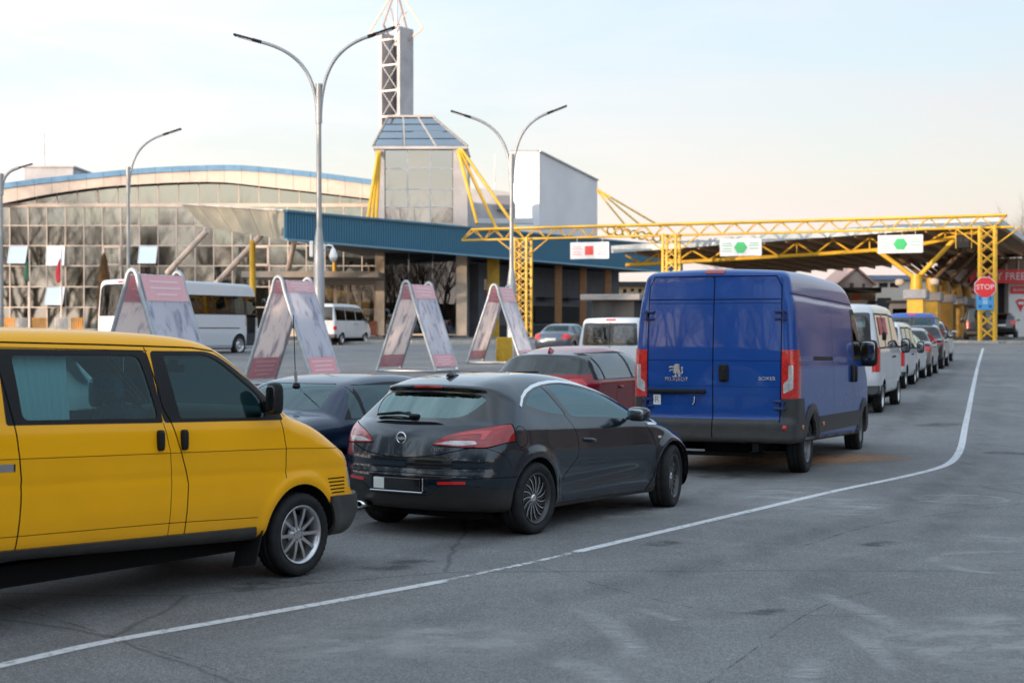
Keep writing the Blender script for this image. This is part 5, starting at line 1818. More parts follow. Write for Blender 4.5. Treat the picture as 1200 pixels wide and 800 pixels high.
def blue_van():
    paint = mat('blue_paint', (.0005, .055, .27), .24, coat=.45, spec=.25, noise=.06, nscale=2.5, dirt=.16, dirt_z=1.4, dirt_col=(.12, .10, .12), bump=.01, bscale=3)
    g = gpt(946, 553)
    th = R(22)
    lx, ly = 1.01, 1.0
    t = thing('panel_van', 'tall blue panel van with two closed rear doors, ahead of the dark hatchback', 'van',
              (g.x - lx * math.cos(th) - ly * math.sin(th), g.y + lx * math.sin(th) - ly * math.cos(th), 0), -th)
    pts = [(.10, .44, .03), (-.05, .46, .03), (-.05, .70, .03), (.0, .74, .02), (-.015, 1.4, .4), (.05, 2.20, .2), (.10, 2.53, .1), (.09, 2.60, .05), (.22, 2.655, .10), (1.5, 2.69, .6), (3.9, 2.68, .4), (4.45, 2.58, .3),
           (4.9, 2.18, .3), (5.38, 1.66, .15), (5.90, 1.36, .25), (6.15, 1.05, .12), (6.22, .70, .10), (6.20, .42, .1), (6.0, .36, .05)]
    wz = spl([(.3, 1.03), (.5, 1.055), (.9, 1.072), (1.45, 1.075), (1.52, 1.068), (2.0, 1.035), (2.28, 1.0), (2.34, .985), (2.52, .95), (2.75, .88)])
    py = spl([(-.1, .972), (.25, 1.0), (4.6, 1.0), (5.5, .97), (6.25, .86)])
    def W(y, z):
        w = wz(z) * py(y)
        w = w - .010 * np.exp(-((z - 1.47) / .02) ** 2) - .012 * np.exp(-((z - 2.30) / .02) ** 2)
        for yc in (1.02, 5.12):
            r = np.hypot(y - yc, z - .36)
            w = w + .022 * np.exp(-((r - .47) / .05) ** 2)
        return w
    s = Shell(pts, W, 6.25, 1.085, 2.70, .031, .045, .40, .05, 3.0, .10, .020, 1.0)
    P, S = s.paint, 'seam'
    for sd in (1, -1):
        s.line(S, [(.14, 2.33), (4.4, 2.33)], .012, 'x', sd)
        s.line(S, [(2.50, 2.33), (2.50, 1.5), (2.54, .62), (2.56, .5)], .010, 'x', sd)
        s.line(S, [(4.02, 2.33), (4.08, 1.5), (4.06, .9), (3.98, .5)], .012, 'x', sd)
        P('sliding_door|%d' % sd, [(2.50, 2.32), (2.50, 1.5), (2.54, .74), (4.02, .74), (4.08, 1.5), (4.02, 2.32)], 'x', sd, only=['body'])
        P('front_door|%d' % sd, [(4.03, 2.32), (4.09, 1.5), (4.05, .6), (4.60, .6), (4.68, .95), (5.25, 1.1), (5.25, 1.62), (4.9, 2.05), (4.55, 2.32)], 'x', sd, only=['body'])
        P('window_pane|%d' % sd, [(4.22, 1.55, .05), (4.20, 2.18, .08), (4.55, 2.18, .1), (5.05, 1.72, .1), (5.12, 1.55, .05)], 'x', sd)
        P('window_frame|%d' % sd, [(4.12, 1.48, .05), (4.10, 2.26, .08), (4.60, 2.26, .1), (5.20, 1.72, .1), (5.25, 1.48, .05)], 'x', sd, only=['body', 'front_door|%d' % sd])
        P('side_cladding|%d' % sd, [(1.5, .52), (1.5, .74, .03), (4.62, .74), (4.62, .52)], 'x', sd)
        P('corner_bumper|%d' % sd, [(-.2, .3), (-.2, 1.0), (.44, 1.0), (.50, .80, .1), (.52, .3)], 'x', sd, .02, clip=('x', *sorted((sd * .885, sd * 2))))
        P('arch_trim|%d' % sd, [(y, z) for y, z in arch_poly(1.02, .36, .56, low=.2)], 'x', sd, only=['body', 'side_cladding|%d' % sd])
        P('arch_trim|%d' % sd, [(y, z) for y, z in arch_poly(5.12, .36, .56, low=.2)], 'x', sd, only=['body', 'side_cladding|%d' % sd, 'front_door|%d' % sd])
        P('arch', arch_poly(1.02, .36, .435, low=.0), 'x', sd)
        P('arch', arch_poly(5.12, .36, .435, low=.0), 'x', sd)
        P('sliding_rail|%d' % sd, [(1.10, 1.485), (1.10, 1.54), (2.48, 1.54), (2.48, 1.485)], 'x', sd)
        P('tail_light|%d' % sd, [(-.2, 1.0), (-.2, 1.60), (.20, 1.62, .02), (.255, 1.52, .04), (.24, 1.0, .01)], 'x', sd, .02, clip=('x', *sorted((sd * .885, sd * 2))))
        P('front_bumper|%d' % sd, [(5.60, .2), (5.60, .72), (6.4, .80), (6.4, .2)], 'x', sd, .02, only=['body', 'arch_trim|%d' % sd])
        P('headlight|%d' % sd, [(5.75, .95), (5.70, 1.25, .05), (6.3, 1.0), (6.3, .9)], 'x', sd, .02, only=['body'])
        # rear face
        P('tail_light|%d' % sd, [(sd * .885, 1.0), (sd * .885, 1.605), (sd * 1.2, 1.605), (sd * 1.2, 1.0)], 'y', -1, .02)
        P('tail_light_clear|%d' % sd, [(sd * .905, 1.06, .02), (sd * .905, 1.20, .03), (sd * .965, 1.23, .03), (sd * .965, 1.42, .02), (sd * 1.02, 1.42, .02), (sd * 1.02, 1.12, .03)], 'y', -1, .02, only=['tail_light|%d' % sd])
        P('corner_bumper|%d' % sd, [(sd * .885, .3), (sd * .885, 1.0), (sd * 1.2, 1.0), (sd * 1.2, .3)], 'y', -1, .02)
        P('rear_door|%d' % sd, [(sd * .006, .735), (sd * .006, 2.545), (sd * .80, 2.545, .05), (sd * .865, 2.45, .05), (sd * .875, .735)], 'y', -1, .02, only=['body'])
        P('lower_garnish|%d' % sd, [(sd * .006, .60), (sd * .006, .733), (sd * .875, .733), (sd * .875, .60)], 'y', -1, .02)
        P('rear_bumper|%d' % sd, [(sd * -.001, .3), (sd * -.001, .60), (sd * .885, .60), (sd * .885, .3)], 'y', -1, .02)
        s.line(S, [(0, .60), (0, 2.55)], .012, 'y', sd=-1) if False else None
        s.line(S, [(sd * .01, 2.255), (sd * .868, 2.255)], .012, 'y', -1, .02)
        s.line(S, [(sd * .01, 2.205), (sd * .868, 2.205)], .006, 'y', -1, .02)
        s.line(S, [(sd * .01, 1.475), (sd * .87, 1.475)], .006, 'y', -1, .02)
        s.line(S, [(sd * .01, 1.145), (sd * .87, 1.145)], .004, 'y', -1, .02)
        s.line(S, [(sd * .86, .70), (sd * .872, 1.2), (sd * .875, 1.8), (sd * .868, 2.42), (sd * .80, 2.55), (0, 2.55)], .014, 'y', -1, .02)
    s.line(S, [(0, .50), (0, 2.55)], .014, 'y', -1, .02)
    P('high_brake_light', [(-.125, 2.585, .01), (-.125, 2.632, .01), (.125, 2.632, .01), (.125, 2.585, .01)], 'y', -1, .02)
    P('plate_recess', [(-.80, .90, .05), (-.86, 1.065), (-.10, 1.065), (-.16, .90, .05)], 'y', -1, .02)
    P('windscreen', [(-.92, 1.62, .05), (-.78, 2.45, .1), (.78, 2.45, .1), (.92, 1.62, .05)], 'y', 1, .2, only=['body'])
    s.part('body', paint, t)
    for sd in (1, -1):
        for q in ('sliding_door', 'front_door', 'rear_door'):
            s.part('%s|%d' % (q, sd), paint, t)
        s.part('window_pane|%d' % sd, GL_DARK, t); s.part('window_frame|%d' % sd, VM['rubber'], t)
        for q in ('corner_bumper', 'side_cladding', 'arch_trim', 'rear_bumper', 'lower_garnish'):
            s.part('%s|%d' % (q, sd), VM['plastic'], t, off=.004 if q == 'lower_garnish' else .014, skirt=.04)
        s.part('front_bumper|%d' % sd, VM['plastic'], t, off=.01, skirt=.03); s.part('headlight|%d' % sd, VM['clear_lens'], t)
        s.part('sliding_rail|%d' % sd, VM['rubber'], t, off=-.004)
        tl = s.part('tail_light|%d' % sd, mat('van_red_lens', (.55, .022, .018), .15, coat=.8, noise=.25, nscale=30), t, off=.010, skirt=.04)
        s.part('tail_light_clear|%d' % sd, VM['clear_lens'], tl, 'clear_lens', off=.014, skirt=.02)
        wheel_well(s, 1.02, .36, .435, sd, VM['liner'], t, lip=.014); wheel_well(s, 5.12, .36, .435, sd, VM['liner'], t, lip=.014)
        for z in (s.rz(0, 2.05), s.rz(0, .92)):
            b = MB()
            yb = s.sy(sd * .86, z)
            for k in (-.045, .045):
                b.cbox((sd * .865, yb - .012, z + k), (.15, .035, .032), .006)
            b.lathe([(-.065, .018), (.065, .018)], 10, 'z', (sd * .90, yb - .025, z))
            b.build('door_hinge', mat('blue_paint_hinge', (.004, .022, .11), .35, coat=.5), t)
        b = MB(); b.sup((sd * 1.16, 4.93, 1.53), (.14, .08, .205), .45, 18, 12); b.bar((sd * .98, 4.98, 1.40), (sd * 1.12, 4.95, 1.42), .06, .06)
        mr = b.build('door_mirror', VM['rubber'], t)
        MB().sup((sd * 1.16, 4.86, 1.56), (.115, .014, .15), .4, 16, 8).build('mirror_glass', VM['mirror'], mr)
        for y in (3.93, 4.20):
            b = MB(); z = s.rz(y, 1.30); b.sup((s.sx(y, z, sd) + sd * .015, y, z), (.03, .05, .13), .4, 12, 8); b.build('door_handle', VM['rubber'], t)
        b = MB(); b.sup((sd * .93, s.sy(sd * .9, .655) - .016, .655), (.03, .012, .03), .9, 12, 8); b.build('rear_reflector', VM['red_bright'], t)
        for y in (.38, 1.75):
            b = MB(); z = s.rz(y, .63); b.sup((s.sx(y, z, sd) + sd * .016, y, z), (.012, .045, .03), .4, 10, 6); b.build('side_marker', VM['amber'], t)
    s.part('high_brake_light', VM['red_lens'], t, off=.012, skirt=.02)
    s.part('plate_recess', paint, t, off=-.02)
    s.part('windscreen', GL_CAR, t)
    s.part(S, VM['seam'], t, 'panel_gap', off=-.006)
    s.lining(['windscreen', 'window_pane|1', 'window_pane|-1', 'arch'], VM['lining'], t)
    yr = lambda x, z: s.sy(x, z)
    b = MB(); b.cbox((-.48, yr(-.48, 1.11) - .018, 1.10), (.78, .045, .05), .012); b.build('plate_lamp_bar', VM['rubber'], t)
    b = MB(); b.cbox((.145, yr(.145, 1.34) - .02, 1.34), (.125, .045, .225), .02); b.cbox((.15, yr(.145, 1.34) - .045, 1.33), (.045, .03, .15), .012); b.build('rear_door_handle', VM['rubber'], t)
    yl = yr(-.49, 1.36) - .006
    b = MB(); b.prism([(-.49 + .17 * x, 1.365 + .15 * z) for x, z in LION], yl, yl + .008, 'y'); b.build('emblem', VM['white_text'], t)
    text_obj('PEUGEOT', .068, VM['white_text'], t, (-.48, yr(-.48, 1.25) - .004, 1.25), (R(90), 0, 0), sx=1.05)
    text_obj('BOXER', .066, VM['white_text'], t, (.70, yr(.70, 1.27) - .004, 1.27), (R(90), 0, 0), sx=1.05)
    ys = yr(-.75, .985) - .002
    st = MB().cbox((-.745, ys, .985), (.10, .004, .13), .001).build('white_sticker', VM['plate'], t)
    text_obj('R', .11, mat('sticker_ink', (.25, .27, .33), .6), st, (-.745, ys - .004, .985), (R(90), 0, 0), depth=.001)
    b = MB(); b.tube([(-.245, ys - .005, 1.03), (-.245, ys - .012, .96), (-.265, ys - .012, .93)], .008, 6); b.build('plate_clip', VM['rim_cut'], t)
    # beam, axle and exhaust under the floor
    b = MB(); b.tube([(-.85, 1.02, .33), (.85, 1.02, .33)], .05, 10); b.bar((-.55, .0, .40), (-.55, 5.6, .42), .08, .12); b.bar((.55, .0, .40), (.55, 5.6, .42), .08, .12); b.build('underbody', VM['liner'], t)
    b = MB(); b.bb((-.95, .25, .26), (.6, .33, .31)); b.build('rear_underrun_bar', VM['liner'], t)
    b = MB(); b.bb((-.2, .35, .30), (.35, .95, .45)); b.build('spare_wheel_cradle', VM['liner'], t)
    w = make_wheel(.362, .235, .215, 'plain', dict(VM, rim=mat('steel_wheel_grey', (.16, .16, .165), .45, .5, noise=.2)))
    put_wheels(w, t, [(.905, 1.02, .362, 0), (-.905, 1.02, .362, 0), (.905, 5.12, .362, 3), (-.905, 5.12, .362, 3)])
    return t


blue_van()

# ------------------------------------------------------------------ the other vehicles
def scaled(pts, L_, H_): return [(y * L_, z * H_, r * L_) for y, z, r in pts]


SIL = {
    'sedan': [(.012, .20, .02), (-.008, .40, .02), (.0, .58, .02), (.035, .70, .02), (.12, .735, .03), (.165, .74, .012), (.27, .945, .04), (.38, .995, .06), (.50, 1.0, .06), (.60, .965, .05), (.74, .70, .03), (.90, .60, .06), (.985, .48, .03), (1.0, .32, .03), (.97, .18, .02), (.2, .16, .02)],
    'hatch': [(.012, .22, .02), (-.008, .36, .02), (.0, .55, .03), (.03, .66, .02), (.045, .72, .02), (.115, .925, .02), (.14, .955, .015), (.30, 1.0, .10), (.48, .99, .08), (.60, .93, .06), (.755, .70, .03), (.90, .61, .06), (.985, .47, .03), (1.0, .32, .03), (.97, .19, .02), (.2, .17, .02)],
    'cross': [(.012, .22, .02), (-.008, .36, .02), (.0, .55, .03), (.03, .66, .02), (.045, .72, .02), (.125, .885, .03), (.135, .915, .015), (.30, .985, .12), (.44, 1.0, .10), (.58, .945, .07), (.755, .70, .03), (.90, .61, .06), (.985, .47, .03), (1.0, .32, .03), (.97, .19, .02), (.2, .17, .02)],
    'van': [(.01, .16, .01), (-.005, .30, .01), (.0, .60, .05), (.018, .93, .03), (.04, .99, .02), (.35, 1.0, .1), (.66, .985, .06), (.74, .93, .04), (.865, .60, .03), (.965, .47, .04), (1.0, .32, .03), (.985, .16, .02)],
    'bus': [(.01, .10, .01), (-.004, .28, .01), (.002, .6, .02), (.012, .95, .015), (.03, .995, .015), (.5, 1.0, .1), (.93, .985, .03), (.975, .90, .03), (.998, .45, .05), (1.0, .20, .03), (.98, .09, .01)],
}


def vehicle(name, label, cat, kind, paint, loc, deg, L_=4.4, W_=1.78, H_=1.48, wheels=(.19, .80), wr=.315, h=.045, group=None, rear_glass=True, glassm=None, plain_rear=False,
            tail=None, antenna=None, wheel_style='plain', seats=True, side_win=True, extra=None, wheel_m=None, sil=None, rnd=None):
    t = thing(name, label, cat, loc, -R(deg), group)
    hw = W_ / 2
    tall = kind in ('van', 'bus')
    zb = (.56 if tall else .655) * H_
    if kind == 'bus': zb = .55 * H_
    pl = spl([(-.1, .90), (.25, .97), (.15 * L_, 1.0), (.75 * L_, 1.0), (.9 * L_, .95), (L_ + .1, .84)]) if not tall else spl([(-.1, .96), (.3, 1.0), (.8 * L_, 1.0), (L_ + .1, .90)])
    tum = {'sedan': .50, 'hatch': .46, 'van': .17, 'bus': .06}[kind]
    def W(y, z):
        up = np.clip(z - zb, 0, None)
        w = hw * pl(y) - tum * up - (.0 if tall else .10) * up ** 2 - .10 * np.clip(zb * .55 - z, 0, None) ** 1.2
        for f_ in wheels:
            r = np.hypot(y - f_ * L_, z - wr)
            w = w + .014 * np.exp(-((r - wr * 1.2) / .06) ** 2)
        return w
    s = Shell(scaled(SIL[sil or kind], L_, H_), W, L_, hw, H_, h, .16 if not tall else .04, .38 if not tall else .14, .085 if rnd else .045, 2.4, rnd or (.11 if tall else .16))
    P, S = s.paint, 'seam'
    gm = glassm or GL_CAR
    panes = []
    ry = lambda f_: f_ * L_
    for sd in (1, -1):
        if kind == 'sedan' or kind == 'hatch':
            z0, z1 = zb + .02, H_ * .945
            rear0, rear1 = (.205, .30) if kind == 'sedan' else (.12, .17)
            P('window_trim|%d' % sd, [(ry(rear0), z0 + .02, .02), (ry(rear1), z1 - .03, .1), (ry(.45), z1, .2), (ry(.57), z1 - .06, .1), (ry(.715), z0 + .01, .02)], 'x', sd, .05)
            for k, (a, c) in enumerate(((rear0 + .025, rear0 + .075), (rear0 + .085, .445), (.46, .70))):
                za, zc = [z1 - .025 if f_ < .55 else z0 + (z1 - z0) * max(.06, 1 - (f_ - .55) / .155) for f_ in (a, c)]
                if k == 0: za = z0 + (z1 - z0) * .42
                lb = 'window_pane|%d%d' % (k, sd)
                pt = [(ry(a), z0 + .03, .01), (ry(a) + (.02 if k else .05), za, .02)] + ([(ry(.555), z1 - .045, .05)] if k == 2 else []) + [(ry(c), zc - (.01 if k < 2 else 0), .02), (ry(c), z0 + .03, .01)]
                P(lb, pt, 'x', sd, .05); panes.append(lb)
            s.line(S, [(ry(.30), z0), (ry(.285), H_ * .40), (ry(.315), H_ * .2)], .010, 'x', sd)
            s.line(S, [(ry(.452), z0), (ry(.45), H_ * .17)], .010, 'x', sd)
            s.line(S, [(ry(.715), z0), (ry(.705), H_ * .35), (ry(.69), H_ * .17)], .010, 'x', sd)
            P('door|r%d' % sd, [(ry(.30), z0), (ry(.285), H_ * .40), (ry(.315), H_ * .2), (ry(.45), H_ * .17), (ry(.452), z0)], 'x', sd, only=['body'])
            P('door|f%d' % sd, [(ry(.45), H_ * .17), (ry(.452), z0), (ry(.715), z0), (ry(.705), H_ * .35), (ry(.69), H_ * .17)], 'x', sd, only=['body'])
        elif kind == 'van':
            z0, z1 = H_ * .60, H_ * .89
            for k, (a, c) in enumerate(((.05, .27), (.30, .53), (.56, .80))):
                if not side_win and k < 2: continue
                lb = 'window_pane|%d%d' % (k, sd)
                top = [(ry(a), z1, .05), (ry(c), z1, .05)] if k < 2 else [(ry(a), z1 - .02, .05), (ry(.69), z1 - .04, .08), (ry(c), z0 + .12, .05)]
                P('window_trim|%d' % sd, [(ry(a) - .05, z0 - .04, .03)] + [(y + (.05 if y > ry(a) else -.05), z + .04, r) for y, z, r in top] + [(ry(c) + .05, z0 - .04, .03)], 'x', sd)
                P(lb, [(ry(a), z0, .03)] + top + [(ry(c), z0, .03)], 'x', sd); panes.append(lb)
            s.line(S, [(ry(.285), H_ * .94), (ry(.285), H_ * .2)], .012, 'x', sd); s.line(S, [(ry(.545), H_ * .94), (ry(.545), H_ * .16)], .012, 'x', sd)
            s.line(S, [(ry(.80), H_ * .62), (ry(.79), H_ * .3)], .012, 'x', sd)
            P('door|s%d' % sd, [(ry(.287), H_ * .93), (ry(.543), H_ * .93), (ry(.543), H_ * .17), (ry(.287), H_ * .17)], 'x', sd, only=['body'])
            P('door|f%d' % sd, [(ry(.547), H_ * .93), (ry(.72), H_ * .9), (ry(.80), H_ * .62), (ry(.79), H_ * .3), (ry(.70), H_ * .17), (ry(.547), H_ * .17)], 'x', sd, only=['body'])
            P('sill|%d' % sd, [(0, .1), (0, H_ * .155), (ry(1), H_ * .155), (ry(1), .1)], 'x', sd)
        else:
            z0, z1 = H_ * .56, H_ * .80
            P('window_trim|%d' % sd, [(ry(.02), z0 - .03, .05), (ry(.02), z1 + .04, .1), (ry(.97), z1 + .04, .1), (ry(.985), z0 - .03, .05)], 'x', sd)
            for k in range(6):
                a, c = .03 + .137 * k, .03 + .137 * (k + 1) - .006
                lb = 'window_pane|%d%d' % (k, sd)
                P(lb, [(ry(a), z0, .03), (ry(a), z1, .03), (ry(c), z1, .03), (ry(c), z0, .03)], 'x', sd); panes.append(lb)
            lb = 'window_pane|9%d' % sd
            P(lb, [(ry(.86), z0 - .15, .03), (ry(.86), z1, .03), (ry(.965), z1, .1), (ry(.985), z0 - .15, .03)], 'x', sd); panes.append(lb)
            P('door|%d' % sd, [(ry(.865), H_ * .13, .02), (ry(.865), H_ * .52, .02), (ry(.955), H_ * .52, .02), (ry(.955), H_ * .13, .02)], 'x', sd)
            s.line(S, [(ry(.05), H_ * .37), (ry(.80), H_ * .37)], .05, 'x', sd)
            s.line(S, [(ry(.05), H_ * .13), (ry(.95), H_ * .13)], .02, 'x', sd)
            P('skirt_line|%d' % sd, [(ry(.02), H_ * .365), (ry(.02), H_ * .375), (ry(.8), H_ * .375), (ry(.8), H_ * .365)], 'x', sd)
        for f_ in wheels:
            P('arch', arch_poly(f_ * L_, wr, wr * 1.17, low=.0), 'x', sd)
    # rear and front faces
    if rear_glass:
        if kind == 'sedan': P('rear_window', [(-hw * .66, H_ * .755, .04), (-hw * .56, H_ * .935, .06), (hw * .56, H_ * .935, .06), (hw * .66, H_ * .755, .04)], 'y', -1, .1, only=['body'])
        elif kind == 'hatch':
            P('rear_window_trim', [(-hw * .95, H_ * .73, .10), (-hw * .72, H_ * .93, .03), (hw * .72, H_ * .93, .03), (hw * .95, H_ * .73, .10)], 'y', -1, .1, only=['body'])
            P('rear_window', [(-hw * .86, H_ * .745, .10), (-hw * .69, H_ * .908, .05), (hw * .69, H_ * .908, .05), (hw * .86, H_ * .745, .10)], 'y', -1, .1)
        elif kind == 'van':
            P('rear_window_trim', [(-hw * .85, H_ * .585, .06), (-hw * .80, H_ * .91, .06), (hw * .80, H_ * .91, .06), (hw * .85, H_ * .585, .06)], 'y', -1, .1, only=['body'])
            for sd in (1, -1):
                P('rear_window|%d' % sd, [(sd * hw * .10, H_ * .62, .1), (sd * hw * .10, H_ * .87, .1), (sd * hw * .70, H_ * .87, .1), (sd * hw * .73, H_ * .62, .1)], 'y', -1, .1); panes.append('rear_window|%d' % sd)
        else: P('rear_window', [(-hw * .90, H_ * .52, .05), (-hw * .86, H_ * .93, .35), (hw * .86, H_ * .93, .35), (hw * .90, H_ * .52, .05)], 'y', -1, .1, only=['body'])
    P('windscreen', [(-hw * .80, H_ * (.70 if not tall else .60), .05), (-hw * .62, H_ * .93, .1), (hw * .62, H_ * .93, .1), (hw * .80, H_ * (.70 if not tall else .60), .05)], 'y', 1, .2, only=['body'])
    panes += ['rear_window', 'windscreen']
    tl = tail or {'sedan': (.60, .50, .66), 'hatch': (.56, .52, .69), 'van': (.80, .34, .55), 'bus': (.80, .22, .30)}[kind]
    for sd in (1, -1):
        P('tail_light|%d' % sd, [(sd * hw * tl[0], H_ * tl[1], .03), (sd * hw * tl[0], H_ * tl[2], .03), (sd * (hw + .1), H_ * tl[2]), (sd * (hw + .1), H_ * tl[1])], 'y', -1, .05, clip=('y', -1, .35))
        if kind != 'bus':
            P('tail_light|%d' % sd, [(-.2, H_ * tl[1]), (-.2, H_ * tl[2]), (.22, H_ * tl[2], .05), (.26, H_ * tl[1], .05)], 'x', sd, .2)
        P('headlight|%d' % sd, [(sd * hw * .5, H_ * .40, .03), (sd * hw * .5, H_ * .50, .03), (sd * (hw + .1), H_ * .56), (sd * (hw + .1), H_ * .40)], 'y', 1, .05, only=['body'])
    if kind in ('sedan', 'hatch'):
        s.line(S, [(-hw * .62, H_ * .70), (-hw * .60, H_ * .42), (hw * .60, H_ * .42), (hw * .62, H_ * .70)], .010, 'y', -1, .1)
        P('number_plate', [(-.26, H_ * .46), (-.26, H_ * .53), (.26, H_ * .53), (.26, H_ * .46)], 'y', -1, .1)
        P('rear_bumper', [(-hw * 1.1, .1), (-hw * 1.1, H_ * .26), (hw * 1.1, H_ * .26), (hw * 1.1, .1)], 'y', -1, .1)
    else:
        P('rear_bumper', [(-hw * 1.1, .1), (-hw * 1.1, H_ * (.255 if kind == 'van' else .12)), (hw * 1.1, H_ * (.255 if kind == 'van' else .12)), (hw * 1.1, .1)], 'y', -1, .05)
        P('rear_bumper|s1', [(-.2, .1), (-.2, H_ * .255), (.3, H_ * .255, .05), (.45, .1)], 'x', 1, .05) if kind == 'van' else None
        if kind == 'van': s.line(S, [(0, H_ * .25), (0, H_ * .93)], .014, 'y', -1, .05)
        P('high_brake_light', [(-.14, H_ * .945), (-.14, H_ * .965), (.14, H_ * .965), (.14, H_ * .945)], 'y', -1, .02)
    s.part('body', paint, t)
    for lb in list(s.names):
        if lb.startswith('door'): s.part(lb, paint if kind != 'bus' else VM['gloss_black'], t)
        elif lb.startswith('window_pane'): s.part(lb, gm, t, off=-.003)
        elif lb.startswith('window_trim') or lb == 'rear_window_trim': s.part(lb, VM['rubber'] if lb != 'rear_window_trim' else VM['gloss_black'], t)
        elif lb.startswith('tail_light'): s.part(lb, VM['red_bright'], t, off=.008, skirt=.02)
        elif lb.startswith('headlight'): s.part(lb, VM['clear_lens'], t)
        elif lb.startswith('rear_bumper') or lb.startswith('sill'): s.part(lb, VM['plastic'] if kind != 'bus' else paint, t, off=.006, split=lb.startswith('rear_bumper'))
    s.part('number_plate', VM['plate'], t, off=.008, skirt=.01)
    s.part('high_brake_light', VM['red_bright'], t, off=.012, skirt=.02)
    for lb in ('rear_window', 'rear_window|1', 'rear_window|-1'):
        s.part(lb, gm if not (kind in ('hatch', 'bus')) else GL_DARK, t, off=-.003)
    s.part('windscreen', GL_CAR, t)
    s.part(S, VM['seam'], t, 'panel_gap', off=-.005)
    for lb in s.names:
        if lb.startswith('skirt_line'): s.part(lb, VM['rubber'], t)
    s.lining(panes + ['arch'], VM['lining'], t, .025)
    for sd in (1, -1):
        for f_ in wheels: wheel_well(s, f_ * L_, wr, wr * 1.17, sd, VM['liner'], t)
        ym = ry(.70) if not tall else ry(.80)
        zm = zb + .10 if not tall else H_ * .60
        if kind == 'bus': ym, zm = ry(1.01), H_ * .74
        b = MB(); sz_ = (.10, .06, .075) if not tall else (.11, .08, .17)
        b.sup((sd * (hw + (.07 if not tall else .12)), ym, zm), sz_, .55, 14, 8); b.bar((sd * (hw - .12), ym + .02, zm - .04), (sd * (hw + .06), ym, zm - .02), .04)
        mr = b.build('door_mirror', VM['rubber'] if tall else paint, t)
        MB().sup((sd * (hw + (.07 if not tall else .12)), ym - sz_[1], zm), (sz_[0] * .8, .012, sz_[2] * .8), .5, 12, 6).build('mirror_glass', VM['mirror'], mr)
        if kind != 'bus':
            for f_ in ((.33, .48) if not tall else (.50, .58)):
                z = H_ * (.60 if not tall else .50)
                b = MB(); b.sup((s.sx(ry(f_), z, sd) + sd * .012, ry(f_), z), (.02, .07, .02), .5, 10, 6); b.build('door_handle', VM['rubber'] if tall else paint, t)
    if seats and not kind == 'bus':
        for x in (-.36, .36):
            seat(t, x, ry(.46 if not tall else .60), H_ * (.32 if not tall else .36), VM['seat_dark'], .23, .58)
            seat(t, x, ry(.27 if not tall else .38), H_ * (.32 if not tall else .36), VM['seat_dark'], .25, .50)
        b = MB(); b.sup((0, ry(.70 if not tall else .84), H_ * (.60 if not tall else .50)), (hw * .78, .25, .12), .45, 20, 8); b.build('dashboard', VM['seat_dark'], t)
    if kind == 'bus':
        for k in range(9):
            for x in (-.75, .75):
                b = MB(); b.cbox((x, .9 + .78 * k, 1.55), (.86, .16, .95), .06); b.build('seat', mat('bus_seat_red', (.30, .03, .04), .9), t)
        MB().bb((-hw + .1, .3, 1.0), (hw - .1, L_ - .4, 1.06)).build('floor', VM['lining'], t)
    MB().bb((-hw * .7, .3, wr * .6), (hw * .7, L_ * .92, wr * 1.2)).build('underbody', VM['liner'], t)
    w = make_wheel(wr, .20 if kind != 'bus' else .28, wr * .66, wheel_style, dict(VM, rim=wheel_m or VM['rim']))
    tw_ = hw - .115
    put_wheels(w, t, [(tw_, wheels[0] * L_, wr, 0), (-tw_, wheels[0] * L_, wr, 0), (tw_, wheels[1] * L_, wr, 0), (-tw_, wheels[1] * L_, wr, 0)])
    if extra: extra(t, s)
    return t


def place(px, py, lx, ly, deg):
    """vehicle origin such that local ground point (lx, ly) is seen at the photo pixel"""
    g = gpt(px, py)
    a = R(deg)
    return (g.x - lx * math.cos(a) - ly * math.sin(a), g.y + lx * math.sin(a) - ly * math.cos(a), zg(g.y))


# dark blue saloon left of the hatchback
def saloon_extra(t, s):
    z = s.sz(0, 1.18)
    MB().tube([(0, 1.18, z - .01), (0, 1.18, z + .03)], [.045, .03], 12).build('antenna_foot', VM['rubber'], t)
    MB().tube([(0, 1.18, z + .02), (0, 1.16, z + .16)], [.020, .016], 8).build('antenna_coil', VM['chrome'], t)
    b = MB()
    b.tube([(0, 1.16, z + .15), (0, 1.13, z + .75)], .005, 5)
    b.build('antenna_whip', VM['rubber'], t)


vehicle('saloon_car', 'dark blue saloon with a whip antenna, between the yellow van and the hatchback', 'car', 'sedan', mat('navy_paint', (.007, .018, .050), .25, .2, coat=.6, spec=.3),
        (-2.92, 15.80, 0), 32, 4.55, 1.74, 1.41, h=.028, extra=saloon_extra, glassm=glass('car_glass_saloon', (.46, .72, .75), 1.9, spec=(.75, .96, 1)), wheel_style='tenspoke')


def red_extra(t, s):
    z = s.sz(0, .85)
    b = MB(); b.add([(-.025, .76, z - .01), (.025, .76, z - .01), (.02, .98, z - .01), (-.02, .98, z - .01), (0, .77, z + .07), (0, .82, z + .075)], [(0, 1, 4), (1, 2, 5, 4), (2, 3, 5), (3, 0, 4, 5), (0, 3, 2, 1)]); b.build('roof_antenna', mat('cherry_paint', (.20, .008, .014), .25), t)
    MB().bar((-.30, .18, s.rz(0, 1.225)), (.10, .16, s.rz(0, 1.235)), .02, .025).build('rear_wiper', VM['rubber'], t)


